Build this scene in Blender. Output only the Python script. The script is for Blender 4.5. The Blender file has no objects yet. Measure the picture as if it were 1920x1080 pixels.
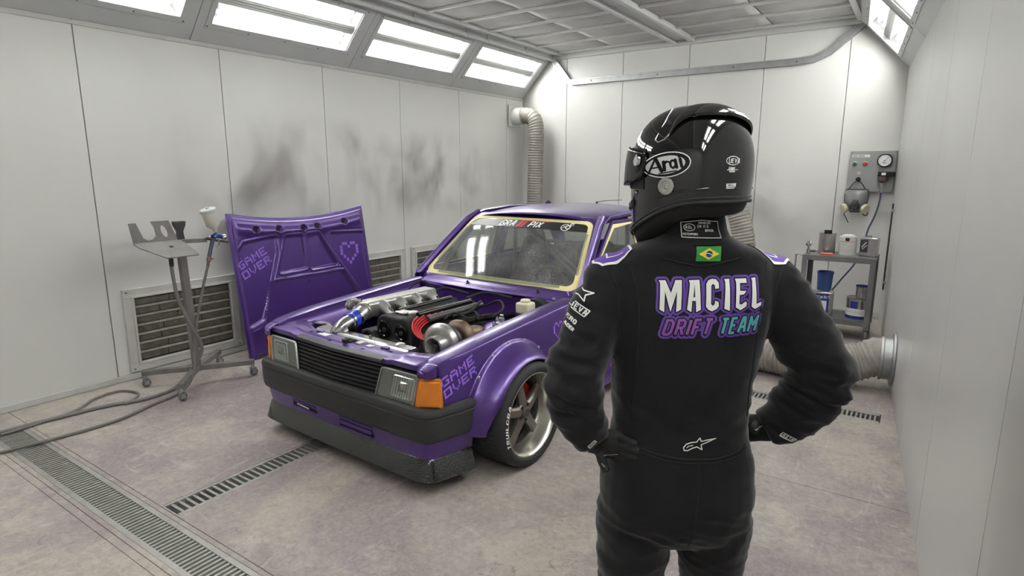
import bpy, bmesh, math, random
from mathutils import Vector, Matrix, noise
from mathutils.bvhtree import BVHTree
from mathutils.geometry import tessellate_polygon
random.seed(7)
PI = math.pi
S = bpy.context.scene
C = S.collection

# ------------------------------------------------------------------ camera, world, exposure
YAW = math.radians(34.2)
FPX = 1120.0
PITCH = math.atan(220.0 / FPX)
FWD = Vector((-math.sin(YAW) * math.cos(PITCH), math.cos(YAW) * math.cos(PITCH), -math.sin(PITCH)))
cam_data = bpy.data.cameras.new('camera')
cam_data.sensor_width = 36.0
cam_data.lens = FPX / 1920.0 * 36.0
cam_data.clip_start = 0.05
cam = bpy.data.objects.new('camera', cam_data)
cam.location = (0, 0, 1.65)
cam.rotation_euler = FWD.to_track_quat('-Z', 'Y').to_euler()
C.objects.link(cam)
S.camera = cam

w = bpy.data.worlds.new('world')
S.world = w
w.use_nodes = True
w.node_tree.nodes['Background'].inputs[0].default_value = (0.8, 0.85, 0.9, 1)
w.node_tree.nodes['Background'].inputs[1].default_value = 0.15
S.view_settings.view_transform = 'Standard'
S.view_settings.look = 'None'
S.view_settings.gamma = 1.0
S.view_settings.use_curve_mapping = False
S.view_settings.exposure = 0.0
TUBE_STRENGTH = 44.0

# room dimensions
XL, YB, YF, ZC, ZS = -5.1, 7.8, -2.6, 3.25, 2.70      # left wall, back wall, front wall, ceiling, slope foot
SLX = 0.52                                            # horizontal run of the slopes
def xr(y):                                            # the right wall runs slightly off square
    return -0.25 + (YB - y) * 0.084

# ------------------------------------------------------------------ helpers
def V(*a): return Vector(a)

class MB:
    def __init__(s): s.v = []; s.f = []; s.m = []; s.cur = 0
    def add(s, vs, fs):
        o = len(s.v)
        s.v += [tuple(p) for p in vs]
        for f in fs:
            s.f.append(tuple(i + o for i in f)); s.m.append(s.cur)
        return s
    def box(s, x0, x1, y0, y1, z0, z1):
        vs = [(x, y, z) for z in (z0, z1) for y in (y0, y1) for x in (x0, x1)]
        return s.add(vs, [(0, 2, 3, 1), (4, 5, 7, 6), (0, 1, 5, 4), (2, 6, 7, 3), (0, 4, 6, 2), (1, 3, 7, 5)])
    def obox(s, c, h, R=None):
        R = R or Matrix.Identity(3); c = Vector(c)
        vs = [c + R @ Vector((x * h[0], y * h[1], z * h[2])) for z in (-1, 1) for y in (-1, 1) for x in (-1, 1)]
        return s.add(vs, [(0, 2, 3, 1), (4, 5, 7, 6), (0, 1, 5, 4), (2, 6, 7, 3), (0, 4, 6, 2), (1, 3, 7, 5)])
    def bar(s, p0, p1, w, h, up=(0, 0, 1)):           # rectangular bar between two points
        p0, p1 = Vector(p0), Vector(p1); d = (p1 - p0)
        L = d.length; d.normalize(); up = Vector(up)
        if abs(d.dot(up)) > 0.98: up = Vector((1, 0, 0))
        a = d.cross(up).normalized(); b = a.cross(d)
        return s.obox((p0 + p1) / 2, (w / 2, L / 2, h / 2), Matrix((a, d, b)).transposed())
    def loft(s, rings, closed=True, cap=True):
        n = len(rings[0]); vs = [p for r in rings for p in r]; fs = []
        for i in range(len(rings) - 1):
            for j in range(n if closed else n - 1):
                k = (j + 1) % n
                fs.append((i * n + j, i * n + k, (i + 1) * n + k, (i + 1) * n + j))
        if cap and closed:
            fs.append(tuple(range(n - 1, -1, -1)))
            b = (len(rings) - 1) * n
            fs.append(tuple(range(b, b + n)))
        return s.add(vs, fs)
    def tube(s, pts, r, n=10, cap=True, closed=False, sx=1.0, sy=1.0, up=None):
        pts = [Vector(p) for p in pts]; m = len(pts)
        rs = r if isinstance(r, (list, tuple)) else [r] * m
        rings = []; prev = None
        for i, p in enumerate(pts):
            if closed: t = pts[(i + 1) % m] - pts[i - 1]
            elif i == 0: t = pts[1] - p
            elif i == m - 1: t = p - pts[i - 1]
            else: t = (pts[i + 1] - p).normalized() + (p - pts[i - 1]).normalized()
            t.normalize()
            if prev is None:
                u = Vector(up) if up else (Vector((0, 0, 1)) if abs(t.z) < 0.9 else Vector((1, 0, 0)))
                a = t.cross(u).normalized()
            else:
                a = (prev - t * prev.dot(t)).normalized()
            prev = a; b = t.cross(a)
            rings.append([p + (a * math.cos(2 * PI * k / n) * sx + b * math.sin(2 * PI * k / n) * sy) * rs[i] for k in range(n)])
        if closed:
            rings.append(rings[0]); cap = False
        return s.loft(rings, True, cap)
    def lathe(s, prof, o=(0, 0, 0), ax=(0, 0, 1), n=24, cap=True, squash=None):
        o = Vector(o); ax = Vector(ax).normalized()
        u = Vector((1, 0, 0)) if abs(ax.x) < 0.9 else Vector((0, 1, 0))
        a = ax.cross(u).normalized(); b = ax.cross(a)
        rings = [[o + ax * h + (a * math.cos(2 * PI * k / n) + b * math.sin(2 * PI * k / n)) * r for k in range(n)] for r, h in prof]
        return s.loft(rings, True, cap)
    def prism(s, poly, O, U, Vv, t):                  # extruded polygon, thickness t along U x V
        O, U, Vv = Vector(O), Vector(U), Vector(Vv); N = U.cross(Vv).normalized()
        n = len(poly)
        lo = [O + U * x + Vv * y for x, y in poly]; hi = [p + N * t for p in lo]
        fs = [(i, (i + 1) % n, n + (i + 1) % n, n + i) for i in range(n)]
        fs += [tuple(range(n - 1, -1, -1)), tuple(range(n, 2 * n))]
        return s.add(lo + hi, fs)
    def grid(s, P, flip=False):
        m, n = len(P), len(P[0]); vs = [p for r in P for p in r]; fs = []
        for i in range(m - 1):
            for j in range(n - 1):
                f = (i * n + j, i * n + j + 1, (i + 1) * n + j + 1, (i + 1) * n + j)
                fs.append(f[::-1] if flip else f)
        return s.add(vs, fs)
    def sphere(s, c, r, n=12, sc=(1, 1, 1)):
        c = Vector(c); rings = []
        for i in range(1, n // 2):
            t = PI * i / (n // 2)
            rings.append([c + Vector((math.sin(t) * math.cos(2 * PI * k / n) * sc[0], math.sin(t) * math.sin(2 * PI * k / n) * sc[1], math.cos(t) * sc[2])) * r for k in range(n)])
        return s.loft(rings, True, True)
    def mirror(s):                                    # mirrored copy across x = 0
        o = MB(); o.v = [(-x, y, z) for x, y, z in s.v]; o.f = [f[::-1] for f in s.f]; o.m = list(s.m); return o
    def mesh(s, name, mats, smooth=True, ang=35):
        me = bpy.data.meshes.new(name); me.from_pydata(s.v, [], s.f)
        for m in (mats if isinstance(mats, (list, tuple)) else [mats]): me.materials.append(m)
        if any(s.m): me.polygons.foreach_set('material_index', s.m)
        me.update()
        if smooth:
            me.shade_smooth(); me.set_sharp_from_angle(angle=math.radians(ang))
        return me
    def build(s, name, mats, parent=None, smooth=True, ang=35, bevel=0, seg=2, solid=0, sub=0, fix=False, off=-1):
        me = s.mesh(name, mats, smooth, ang)
        if fix:
            bm = bmesh.new(); bm.from_mesh(me); bmesh.ops.remove_doubles(bm, verts=bm.verts, dist=1e-5)
            bmesh.ops.recalc_face_normals(bm, faces=bm.faces); bm.to_mesh(me); bm.free()
            if smooth: me.shade_smooth(); me.set_sharp_from_angle(angle=math.radians(ang))
        return put(name, me, parent, bevel, seg, solid, sub, off)

def put(name, me, parent=None, bevel=0, seg=2, solid=0, sub=0, off=-1):
    o = bpy.data.objects.new(name, me); C.objects.link(o)
    if parent is not None: o.parent = parent
    if sub:
        m = o.modifiers.new('subdivide', 'SUBSURF'); m.levels = m.render_levels = sub
    if solid:
        m = o.modifiers.new('thickness', 'SOLIDIFY'); m.thickness = solid; m.offset = off
    if bevel:
        m = o.modifiers.new('bevel', 'BEVEL'); m.width = bevel; m.segments = seg; m.limit_method = 'ANGLE'; m.angle_limit = math.radians(40)
    return o

def thing(name, label, cat, loc=(0, 0, 0), rz=0.0, group=None):
    o = bpy.data.objects.new(name, None); C.objects.link(o)
    o.empty_display_size = 0.1; o.location = loc; o.rotation_euler = (0, 0, rz)
    o['label'] = label; o['category'] = cat
    if group: o['group'] = group
    return o
def tag(o, label, cat, group=None):
    o['label'] = label; o['category'] = cat
    if group: o['group'] = group
    return o
def structure(o): o['kind'] = 'structure'; return o
def lab(o, t): o['label'] = t; return o
def dup(root, label=None, group=None):
    def cp(o, par):
        c = o.copy(); C.objects.link(c)
        if par is not None:
            c.parent = par; c.matrix_parent_inverse = o.matrix_parent_inverse.copy()
        for ch in kids.get(o.name, []): cp(ch, c)
        return c
    kids = {}
    for o in C.objects:
        if o.parent: kids.setdefault(o.parent.name, []).append(o)
    r = cp(root, None)
    if label: r['label'] = label
    if group: r['group'] = group
    return r

def lerp(a, b, t): return a + (b - a) * t
def smooth_path(pts, k=6, closed=False):              # Catmull-Rom
    pts = [Vector(p) for p in pts]; n = len(pts); out = []
    for i in range(n if closed else n - 1):
        p0 = pts[i - 1] if (closed or i > 0) else pts[0] * 2 - pts[1]
        p1 = pts[i]; p2 = pts[(i + 1) % n]
        p3 = pts[(i + 2) % n] if (closed or i + 2 < n) else pts[-1] * 2 - pts[-2]
        for j in range(k):
            t = j / k
            out.append(0.5 * ((2 * p1) + (p2 - p0) * t + (2 * p0 - 5 * p1 + 4 * p2 - p3) * t * t + (3 * p1 - p0 - 3 * p2 + p3) * t ** 3))
    if not closed: out.append(pts[-1])
    return out
def interp(x, tab):                                   # piecewise linear table
    if x <= tab[0][0]: return tab[0][1]
    for (a, b), (c, d) in zip(tab, tab[1:]):
        if x <= c: return b + (d - b) * (x - a) / (c - a)
    return tab[-1][1]
def sinterp(x, tab):                                  # smooth table
    if x <= tab[0][0]: return tab[0][1]
    n = len(tab)
    for i in range(n - 1):
        if x <= tab[i + 1][0]:
            x1, y1 = tab[i]; x2, y2 = tab[i + 1]
            m1 = (y2 - tab[i - 1][1]) / (x2 - tab[i - 1][0]) if i else (y2 - y1) / (x2 - x1)
            m2 = (tab[i + 2][1] - y1) / (tab[i + 2][0] - x1) if i + 2 < n else (y2 - y1) / (x2 - x1)
            h = x2 - x1; t = (x - x1) / h
            return (2 * t ** 3 - 3 * t * t + 1) * y1 + (t ** 3 - 2 * t * t + t) * h * m1 + (-2 * t ** 3 + 3 * t * t) * y2 + (t ** 3 - t * t) * h * m2
    return tab[-1][1]
def rrect(w, h, r, n=5, cx=0, cy=0):                  # rounded rectangle outline, counter-clockwise
    out = []
    for (sx, sy, a0) in ((1, -1, -PI / 2), (1, 1, 0), (-1, 1, PI / 2), (-1, -1, PI)):
        for k in range(n + 1):
            a = a0 + PI / 2 * k / n
            out.append((cx + sx * (w / 2 - r) + r * math.cos(a), cy + sy * (h / 2 - r) + r * math.sin(a)))
    return out
def circ(r, n=24, cx=0, cy=0, ry=None):
    return [(cx + r * math.cos(2 * PI * k / n), cy + (ry or r) * math.sin(2 * PI * k / n)) for k in range(n)]

# ------------------------------------------------------------------ materials
def srgb(r, g, b):
    f = lambda c: ((c / 255) / 12.92 if c / 255 <= 0.04045 else (((c / 255) + 0.055) / 1.055) ** 2.4)
    return (f(r), f(g), f(b), 1)
def mat(name, col, rough=0.5, metal=0.0, spec=0.5, coat=0, coat_r=0.1, var=0.0, vs=8.0, bump=0.0, bs=60.0, trans=0.0, ior=1.45, emit=None, es=0.0, sheen=0.0, rvar=0.0, stretch=None):
    m = bpy.data.materials.new(name); m.use_nodes = True
    nt = m.node_tree; N = nt.nodes; Lk = nt.links; p = N['Principled BSDF']
    c = srgb(*col)
    p.inputs['Base Color'].default_value = c; p.inputs['Roughness'].default_value = rough
    p.inputs['Metallic'].default_value = metal; p.inputs['Specular IOR Level'].default_value = spec
    p.inputs['Coat Weight'].default_value = coat; p.inputs['Coat Roughness'].default_value = coat_r
    p.inputs['Transmission Weight'].default_value = trans; p.inputs['IOR'].default_value = ior
    if sheen:
        p.inputs['Sheen Weight'].default_value = sheen; p.inputs['Sheen Roughness'].default_value = 0.4
    if emit:
        p.inputs['Emission Color'].default_value = srgb(*emit); p.inputs['Emission Strength'].default_value = es
    if var or bump or rvar:
        tc = N.new('ShaderNodeTexCoord'); src = tc.outputs['Object']
        if stretch:
            mp = N.new('ShaderNodeMapping'); mp.inputs['Scale'].default_value = stretch
            Lk.new(src, mp.inputs['Vector']); src = mp.outputs['Vector']
    if var or rvar:
        nz = N.new('ShaderNodeTexNoise'); nz.inputs['Scale'].default_value = vs; nz.inputs['Detail'].default_value = 6
        Lk.new(src, nz.inputs['Vector'])
    if var:
        mr = N.new('ShaderNodeMapRange'); mr.inputs['From Min'].default_value = 0.25; mr.inputs['From Max'].default_value = 0.75
        mr.inputs['To Min'].default_value = 1 - var; mr.inputs['To Max'].default_value = 1 + var
        Lk.new(nz.outputs['Fac'], mr.inputs['Value'])
        mx = N.new('ShaderNodeMix'); mx.data_type = 'RGBA'; mx.blend_type = 'MULTIPLY'; mx.inputs['Factor'].default_value = 1
        mx.inputs['A'].default_value = c
        Lk.new(mr.outputs['Result'], mx.inputs['B']); Lk.new(mx.outputs['Result'], p.inputs['Base Color'])
    if rvar:
        m2 = N.new('ShaderNodeMapRange'); m2.inputs['From Min'].default_value = 0.25; m2.inputs['From Max'].default_value = 0.75
        m2.inputs['To Min'].default_value = max(0.02, rough - rvar); m2.inputs['To Max'].default_value = min(1, rough + rvar)
        Lk.new(nz.outputs['Fac'], m2.inputs['Value']); Lk.new(m2.outputs['Result'], p.inputs['Roughness'])
    if bump:
        nb = N.new('ShaderNodeTexNoise'); nb.inputs['Scale'].default_value = bs; nb.inputs['Detail'].default_value = 4
        Lk.new(src, nb.inputs['Vector'])
        bp = N.new('ShaderNodeBump'); bp.inputs['Strength'].default_value = bump; bp.inputs['Distance'].default_value = 0.01
        Lk.new(nb.outputs['Fac'], bp.inputs['Height']); Lk.new(bp.outputs['Normal'], p.inputs['Normal'])
    return m
def glass(name, col, fac, rough=0.03, dust=0.0):      # thin pane: transparent mixed with gloss, dust and an even painted haze
    m = bpy.data.materials.new(name); m.use_nodes = True
    nt = m.node_tree; N = nt.nodes; Lk = nt.links; N.clear()
    out = N.new('ShaderNodeOutputMaterial'); tr = N.new('ShaderNodeBsdfTransparent'); gl = N.new('ShaderNodeBsdfGlossy')
    tr.inputs['Color'].default_value = srgb(*col); gl.inputs['Roughness'].default_value = rough
    fr = N.new('ShaderNodeLayerWeight'); fr.inputs['Blend'].default_value = 0.5
    pw = N.new('ShaderNodeMath'); pw.operation = 'POWER'; pw.inputs[1].default_value = 5; Lk.new(fr.outputs['Facing'], pw.inputs[0])
    ad = N.new('ShaderNodeMath'); ad.operation = 'MULTIPLY_ADD'; ad.inputs[1].default_value = 0.85; ad.inputs[2].default_value = fac; ad.use_clamp = True
    mx = N.new('ShaderNodeMixShader')
    Lk.new(pw.outputs[0], ad.inputs[0]); Lk.new(ad.outputs[0], mx.inputs[0]); Lk.new(tr.outputs[0], mx.inputs[1]); Lk.new(gl.outputs[0], mx.inputs[2])
    last = mx
    if dust:
        tc = N.new('ShaderNodeTexCoord'); n1 = N.new('ShaderNodeTexNoise'); n1.inputs['Scale'].default_value = 260; n1.inputs['Detail'].default_value = 2
        n2 = N.new('ShaderNodeTexNoise'); n2.inputs['Scale'].default_value = 5; n2.inputs['Detail'].default_value = 3
        Lk.new(tc.outputs['Object'], n1.inputs['Vector']); Lk.new(tc.outputs['Object'], n2.inputs['Vector'])
        a = N.new('ShaderNodeMapRange'); a.inputs['From Min'].default_value = 0.44; a.inputs['From Max'].default_value = 0.78; a.inputs['To Min'].default_value = dust * 0.12; a.inputs['To Max'].default_value = dust
        b = N.new('ShaderNodeMapRange'); b.inputs['From Min'].default_value = 0.3; b.inputs['From Max'].default_value = 0.7; b.inputs['To Min'].default_value = 0.25
        Lk.new(n1.outputs['Fac'], a.inputs['Value']); Lk.new(n2.outputs['Fac'], b.inputs['Value'])
        mu = N.new('ShaderNodeMath'); mu.operation = 'MULTIPLY'; Lk.new(a.outputs[0], mu.inputs[0]); Lk.new(b.outputs[0], mu.inputs[1])
        df = N.new('ShaderNodeBsdfDiffuse'); df.inputs['Color'].default_value = (0.55, 0.56, 0.55, 1)
        m2 = N.new('ShaderNodeMixShader'); Lk.new(mu.outputs[0], m2.inputs[0]); Lk.new(mx.outputs[0], m2.inputs[1]); Lk.new(df.outputs[0], m2.inputs[2]); last = m2
    Lk.new(last.outputs[0], out.inputs[0])
    return m
def node_math(N, Lk, op, a, b=None, clamp=False):
    n = N.new('ShaderNodeMath'); n.operation = op; n.use_clamp = clamp
    for i, x in enumerate((a, b)):
        if x is None: continue
        if isinstance(x, (int, float)): n.inputs[i].default_value = x
        else: Lk.new(x, n.inputs[i])
    return n.outputs[0]
def wall_mat(name, smudge, axis, k=0.95):
    """glossy white booth paint with grey overspray clouds; axis is the wall's horizontal axis"""
    m = mat(name, (214, 214, 210), rough=0.3, spec=0.4)
    nt = m.node_tree; N = nt.nodes; Lk = nt.links; p = N['Principled BSDF']
    tc = N.new('ShaderNodeNewGeometry'); sp = N.new('ShaderNodeSeparateXYZ'); Lk.new(tc.outputs['Position'], sp.inputs[0])
    def nz(scale, det, st=(1, 1, 1), off=0, dist=0.0):
        mp = N.new('ShaderNodeMapping'); mp.inputs['Scale'].default_value = st; mp.inputs['Location'].default_value = (off, off * 2, off)
        Lk.new(tc.outputs['Position'], mp.inputs['Vector'])
        n = N.new('ShaderNodeTexNoise'); n.inputs['Scale'].default_value = scale; n.inputs['Detail'].default_value = det; n.inputs['Distortion'].default_value = dist
        n.inputs['Roughness'].default_value = 0.55
        Lk.new(mp.outputs[0], n.inputs['Vector']); return n.outputs['Fac']
    cloud = N.new('ShaderNodeMapRange'); cloud.interpolation_type = 'SMOOTHSTEP'; cloud.inputs['From Min'].default_value = 0.34; cloud.inputs['From Max'].default_value = 0.80
    Lk.new(nz(1.7, 2.5, (1, 1, 0.7), 3.3, 0.35), cloud.inputs['Value'])
    fac = cloud.outputs[0]
    for s_axis, lo0, lo1, hi0, hi1 in smudge:         # window of heights / places that the guns reach
        for a, b, inv in ((lo0, lo1, False), (hi0, hi1, True)):
            r = N.new('ShaderNodeMapRange'); r.interpolation_type = 'SMOOTHSTEP'
            r.inputs['From Min'].default_value = a; r.inputs['From Max'].default_value = b
            r.inputs['To Min'].default_value = 1 if inv else 0; r.inputs['To Max'].default_value = 0 if inv else 1
            Lk.new(sp.outputs[s_axis], r.inputs['Value'])
            fac = node_math(N, Lk, 'MULTIPLY', fac, r.outputs[0])
    fine = N.new('ShaderNodeMapRange'); fine.inputs['From Min'].default_value = 0.3; fine.inputs['From Max'].default_value = 0.8; fine.inputs['To Min'].default_value = 0.0; fine.inputs['To Max'].default_value = 0.09
    Lk.new(nz(0.9, 4, (1, 1, 1), 8.1), fine.inputs['Value'])
    tot = node_math(N, Lk, 'ADD', node_math(N, Lk, 'MULTIPLY', fac, k), fine.outputs[0], True)
    mx = N.new('ShaderNodeMix'); mx.data_type = 'RGBA'
    mx.inputs['A'].default_value = srgb(216, 216, 212); mx.inputs['B'].default_value = srgb(98, 93, 88)
    Lk.new(tot, mx.inputs['Factor']); Lk.new(mx.outputs['Result'], p.inputs['Base Color'])
    rr = N.new('ShaderNodeMapRange'); rr.inputs['To Min'].default_value = 0.30; rr.inputs['To Max'].default_value = 0.5
    Lk.new(tot, rr.inputs['Value']); Lk.new(rr.outputs[0], p.inputs['Roughness'])
    return m
def floor_mat():
    m = mat('dusty_concrete', (165, 160, 155), rough=0.62, spec=0.35)
    nt = m.node_tree; N = nt.nodes; Lk = nt.links; p = N['Principled BSDF']
    g = N.new('ShaderNodeNewGeometry')
    def nz(scale, det, dist=0.0, off=0.0, rough=0.55, st=(1, 1, 1), rot=0):
        mp = N.new('ShaderNodeMapping'); mp.inputs['Location'].default_value = (off, off, 0); mp.inputs['Scale'].default_value = st; mp.inputs['Rotation'].default_value = (0, 0, rot)
        Lk.new(g.outputs['Position'], mp.inputs['Vector'])
        n = N.new('ShaderNodeTexNoise'); n.inputs['Scale'].default_value = scale; n.inputs['Detail'].default_value = det
        n.inputs['Distortion'].default_value = dist; n.inputs['Roughness'].default_value = rough
        Lk.new(mp.outputs[0], n.inputs['Vector']); return n.outputs['Fac']
    def rng(x, a, b, c=0.0, d=1.0):
        r = N.new('ShaderNodeMapRange'); r.inputs['From Min'].default_value = a; r.inputs['From Max'].default_value = b
        r.inputs['To Min'].default_value = c; r.inputs['To Max'].default_value = d; Lk.new(x, r.inputs['Value']); return r.outputs[0]
    def mixc(f, a, b, blend='MIX'):
        mx = N.new('ShaderNodeMix'); mx.data_type = 'RGBA'; mx.blend_type = blend
        for k, x in (('Factor', f), ('A', a), ('B', b)):
            if isinstance(x, tuple): mx.inputs[k].default_value = x
            elif isinstance(x, (int, float)): mx.inputs[k].default_value = x
            else: Lk.new(x, mx.inputs[k])
        return mx.outputs['Result']
    col = mixc(rng(nz(0.8, 6, 0.5, 2.0, 0.62), 0.43, 0.57), srgb(174, 168, 157), srgb(142, 130, 134))      # bare grey against violet dust
    col = mixc(rng(nz(1.7, 6, 1.2, 7.0), 0.5, 0.75, 0, 0.5), col, srgb(184, 178, 167))
    col = mixc(rng(nz(3.0, 8, 2.5, 1.0, 0.65), 0.5, 0.66, 0, 0.4), col, srgb(138, 130, 126))
    scr = rng(nz(5, 9, 3.2, 4.0, 0.7, (1, 0.25, 1), 0.5), 0.58, 0.66, 0, 0.4)                       # pale scrapes
    scr2 = rng(nz(6, 9, 2.8, 9.0, 0.7, (0.3, 1, 1), -0.4), 0.58, 0.67, 0, 0.4)
    col = mixc(scr, col, srgb(200, 195, 186)); col = mixc(scr2, col, srgb(196, 190, 184))
    drk = rng(nz(7, 9, 3.5, 14.0, 0.7), 0.60, 0.68, 0, 0.6)
    col = mixc(drk, col, srgb(95, 91, 90))
    spk = rng(nz(60, 2, 0, 3.0), 0.74, 0.78, 0, 0.6)
    col = mixc(spk, col, srgb(70, 66, 66))
    wh = rng(nz(26, 6, 2.0, 21.0, 0.6), 0.735, 0.75, 0, 0.8)
    gate = rng(nz(0.9, 2, 0, 31.0), 0.5, 0.6)
    col = mixc(node_math(N, Lk, 'MULTIPLY', wh, gate), col, srgb(222, 218, 214))                     # dried white drips
    col = mixc(rng(nz(14, 8, 1.8, 41.0, 0.7), 0.40, 0.62, 0, 0.30), col, srgb(112, 104, 102))
    col = mixc(rng(nz(34, 10, 0.8, 61.0, 0.75), 0.42, 0.60, 0, 0.24), col, srgb(196, 190, 180))
    crk = nz(0.7, 6, 0.6, 71.0, 0.6)
    crk = rng(node_math(N, Lk, 'ABSOLUTE', node_math(N, Lk, 'SUBTRACT', crk, 0.5)), 0.0, 0.003, 0.28, 0)   # hairline cracks
    col = mixc(node_math(N, Lk, 'MULTIPLY', crk, rng(nz(1.1, 2, 0, 81.0), 0.5, 0.55)), col, srgb(84, 79, 76))
    fs = rng(nz(16, 8, 1.0, 51.0, 0.65, (1, 0.12, 1), 0.9), 0.60, 0.68, 0, 0.22)                       # fine sweeping scratches
    col = mixc(fs, col, srgb(206, 200, 192))
    Lk.new(col, p.inputs['Base Color'])
    Lk.new(rng(nz(2.2, 6, 1, 5.0), 0.3, 0.7, 0.45, 0.8), p.inputs['Roughness'])
    bp = N.new('ShaderNodeBump'); bp.inputs['Strength'].default_value = 0.25; bp.inputs['Distance'].default_value = 0.01
    Lk.new(nz(9, 9, 1.5, 4.0, 0.65), bp.inputs['Height']); Lk.new(bp.outputs[0], p.inputs['Normal'])
    return m
def purple_mat(name, rough=0.36, bump=0.0):
    m = mat(name, (104, 66, 160), rough=rough, metal=0.5, spec=0.5, coat=0.75, coat_r=0.22)
    nt = m.node_tree; N = nt.nodes; Lk = nt.links; p = N['Principled BSDF']
    tc = N.new('ShaderNodeTexCoord'); nz = N.new('ShaderNodeTexNoise'); nz.inputs['Scale'].default_value = 900; nz.inputs['Detail'].default_value = 1
    Lk.new(tc.outputs['Object'], nz.inputs['Vector'])
    mx = N.new('ShaderNodeMix'); mx.data_type = 'RGBA'; mx.inputs['A'].default_value = srgb(58, 32, 101); mx.inputs['B'].default_value = srgb(80, 47, 128)
    Lk.new(nz.outputs['Fac'], mx.inputs['Factor']); Lk.new(mx.outputs['Result'], p.inputs['Base Color'])
    return m
def carbon_mat():
    m = mat('carbon_weave', (40, 41, 40), rough=0.22, coat=0.9, coat_r=0.06, metal=0.3)
    nt = m.node_tree; N = nt.nodes; Lk = nt.links; p = N['Principled BSDF']
    tc = N.new('ShaderNodeTexCoord'); ck = N.new('ShaderNodeTexChecker'); ck.inputs['Scale'].default_value = 160
    ck.inputs['Color1'].default_value = srgb(62, 63, 60); ck.inputs['Color2'].default_value = srgb(34, 35, 34)
    mp = N.new('ShaderNodeMapping'); mp.inputs['Rotation'].default_value = (0.3, 0.4, 0.785)
    Lk.new(tc.outputs['Object'], mp.inputs['Vector']); Lk.new(mp.outputs[0], ck.inputs['Vector']); Lk.new(ck.outputs['Color'], p.inputs['Base Color'])
    return m

M = {}
M['wall_left'] = wall_mat('stained_booth_paint', [('Z', 0.9, 1.55, 1.75, 2.25), ('Y', 2.2, 3.6, 6.0, 7.6)], 'Y')
M['wall_back'] = wall_mat('white_booth_paint', [('Z', 0.6, 1.2, 1.5, 2.0), ('X', -2.2, -1.5, -1.2, -0.4)], 'X', 0.45)
M['wall_plain'] = mat('plain_booth_paint', (206, 206, 202), rough=0.3, var=0.04, vs=1.2)
M['frame_grey'] = mat('grey_painted_sheet', (186, 188, 186), rough=0.42, var=0.05, vs=4)
M['frame_pale'] = mat('pale_painted_frame', (190, 190, 185), rough=0.5, var=0.10, vs=7)
M['seam'] = mat('grey_wall_backing', (120, 120, 117), rough=0.8)  # even grey of the wall backing, seen through the panel joints
M['floor'] = floor_mat()
M['filter'] = mat('grey_ceiling_filter', (184, 184, 180), rough=0.95, var=0.12, vs=5, bump=0.35, bs=30)
M['tbar'] = mat('ceiling_bar_paint', (200, 201, 198), rough=0.45)
M['tube'] = mat('lit_fluorescent_tube', (255, 255, 255), rough=0.5, emit=(252, 250, 253), es=TUBE_STRENGTH)
M['reflector'] = mat('white_lamp_reflector', (235, 235, 232), rough=0.35)
M['lamp_glass'] = glass('lamp_cover_glass', (247, 248, 246), 0.02, 0.05)
M['screw'] = mat('dull_screw', (120, 120, 118), rough=0.4, metal=0.8)
M['galv'] = mat('galvanised_steel', (165, 167, 166), rough=0.42, metal=0.75, var=0.12, vs=14)
M['duct'] = mat('grey_flexible_duct', (150, 146, 138), rough=0.6, metal=0.25, var=0.1, vs=12)
M['duct_floor'] = mat('dusty_flexible_duct', (158, 153, 146), rough=0.75, var=0.15, vs=16, bump=0.4, bs=40)
M['grille_dark'] = mat('painted_recess_shade', (38, 37, 35), rough=0.9)  # flat dark tone standing in for shade in recesses and holes
M['filter_block'] = mat('loaded_filter_wool', (94, 90, 83), rough=0.95, var=0.3, vs=22, bump=0.8, bs=45)
M['grille_slat'] = mat('dusty_grille_slat', (146, 143, 134), rough=0.8, var=0.18, vs=18)
M['grate'] = mat('galvanised_drain', (156, 155, 150), rough=0.5, metal=0.45, var=0.15, vs=20)
M['drain_dark'] = mat('dark_channel_bed', (62, 60, 57), rough=0.9, var=0.3, vs=10)  # plain dark tone under the floor and in the drain channels
M['purple'] = purple_mat('satin_purple_paint')
M['purple_d'] = purple_mat('purple_bay_paint', 0.45)
M['sticker_purple'] = mat('light_violet_vinyl', (136, 97, 204), rough=0.45)
M['carbon'] = carbon_mat()
M['black_trim'] = mat('black_bumper_plastic', (42, 43, 43), rough=0.5, bump=0.08, bs=300)
M['grille_slat_black'] = mat('satin_black_slat', (52, 53, 53), rough=0.32)
M['black_gloss'] = mat('gloss_black', (18, 18, 19), rough=0.18)
M['black_matt'] = mat('matt_black', (22, 22, 23), rough=0.75)
M['rubber'] = mat('tyre_rubber', (40, 41, 41), rough=0.7, var=0.1, vs=30)
M['wheel'] = mat('bronze_grey_alloy', (112, 106, 99), rough=0.38, metal=0.7)
M['chrome'] = mat('polished_aluminium', (205, 205, 203), rough=0.2, metal=1.0, rvar=0.08, vs=12)
M['alu'] = mat('cast_aluminium', (190, 190, 186), rough=0.38, metal=0.9, var=0.12, vs=18)
M['rim_lip'] = mat('machined_rim_lip', (185, 183, 176), rough=0.25, metal=0.95)
M['steel_dark'] = mat('dark_steel', (78, 78, 77), rough=0.45, metal=0.7, var=0.2, vs=16)
M['iron_brown'] = mat('heat_browned_iron', (120, 104, 88), rough=0.5, metal=0.7, var=0.2, vs=20)
M['amber'] = mat('amber_lens', (226, 132, 24), rough=0.15, coat=0.6, trans=0.2, bump=0.05, bs=200)
M['lens'] = glass('headlamp_glass', (235, 238, 236), 0.06, 0.05)
M['silver_refl'] = mat('headlamp_reflector', (222, 224, 222), rough=0.18, metal=0.95)
M['ws_glass'] = glass('dusty_windscreen', (205, 212, 208), 0.13, 0.04, 0.8)
M['side_glass'] = glass('side_window_glass', (205, 210, 207), 0.09, 0.04, 0.3)
M['tape'] = mat('pale_yellow_masking_tape', (226, 216, 156), rough=0.7)
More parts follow.
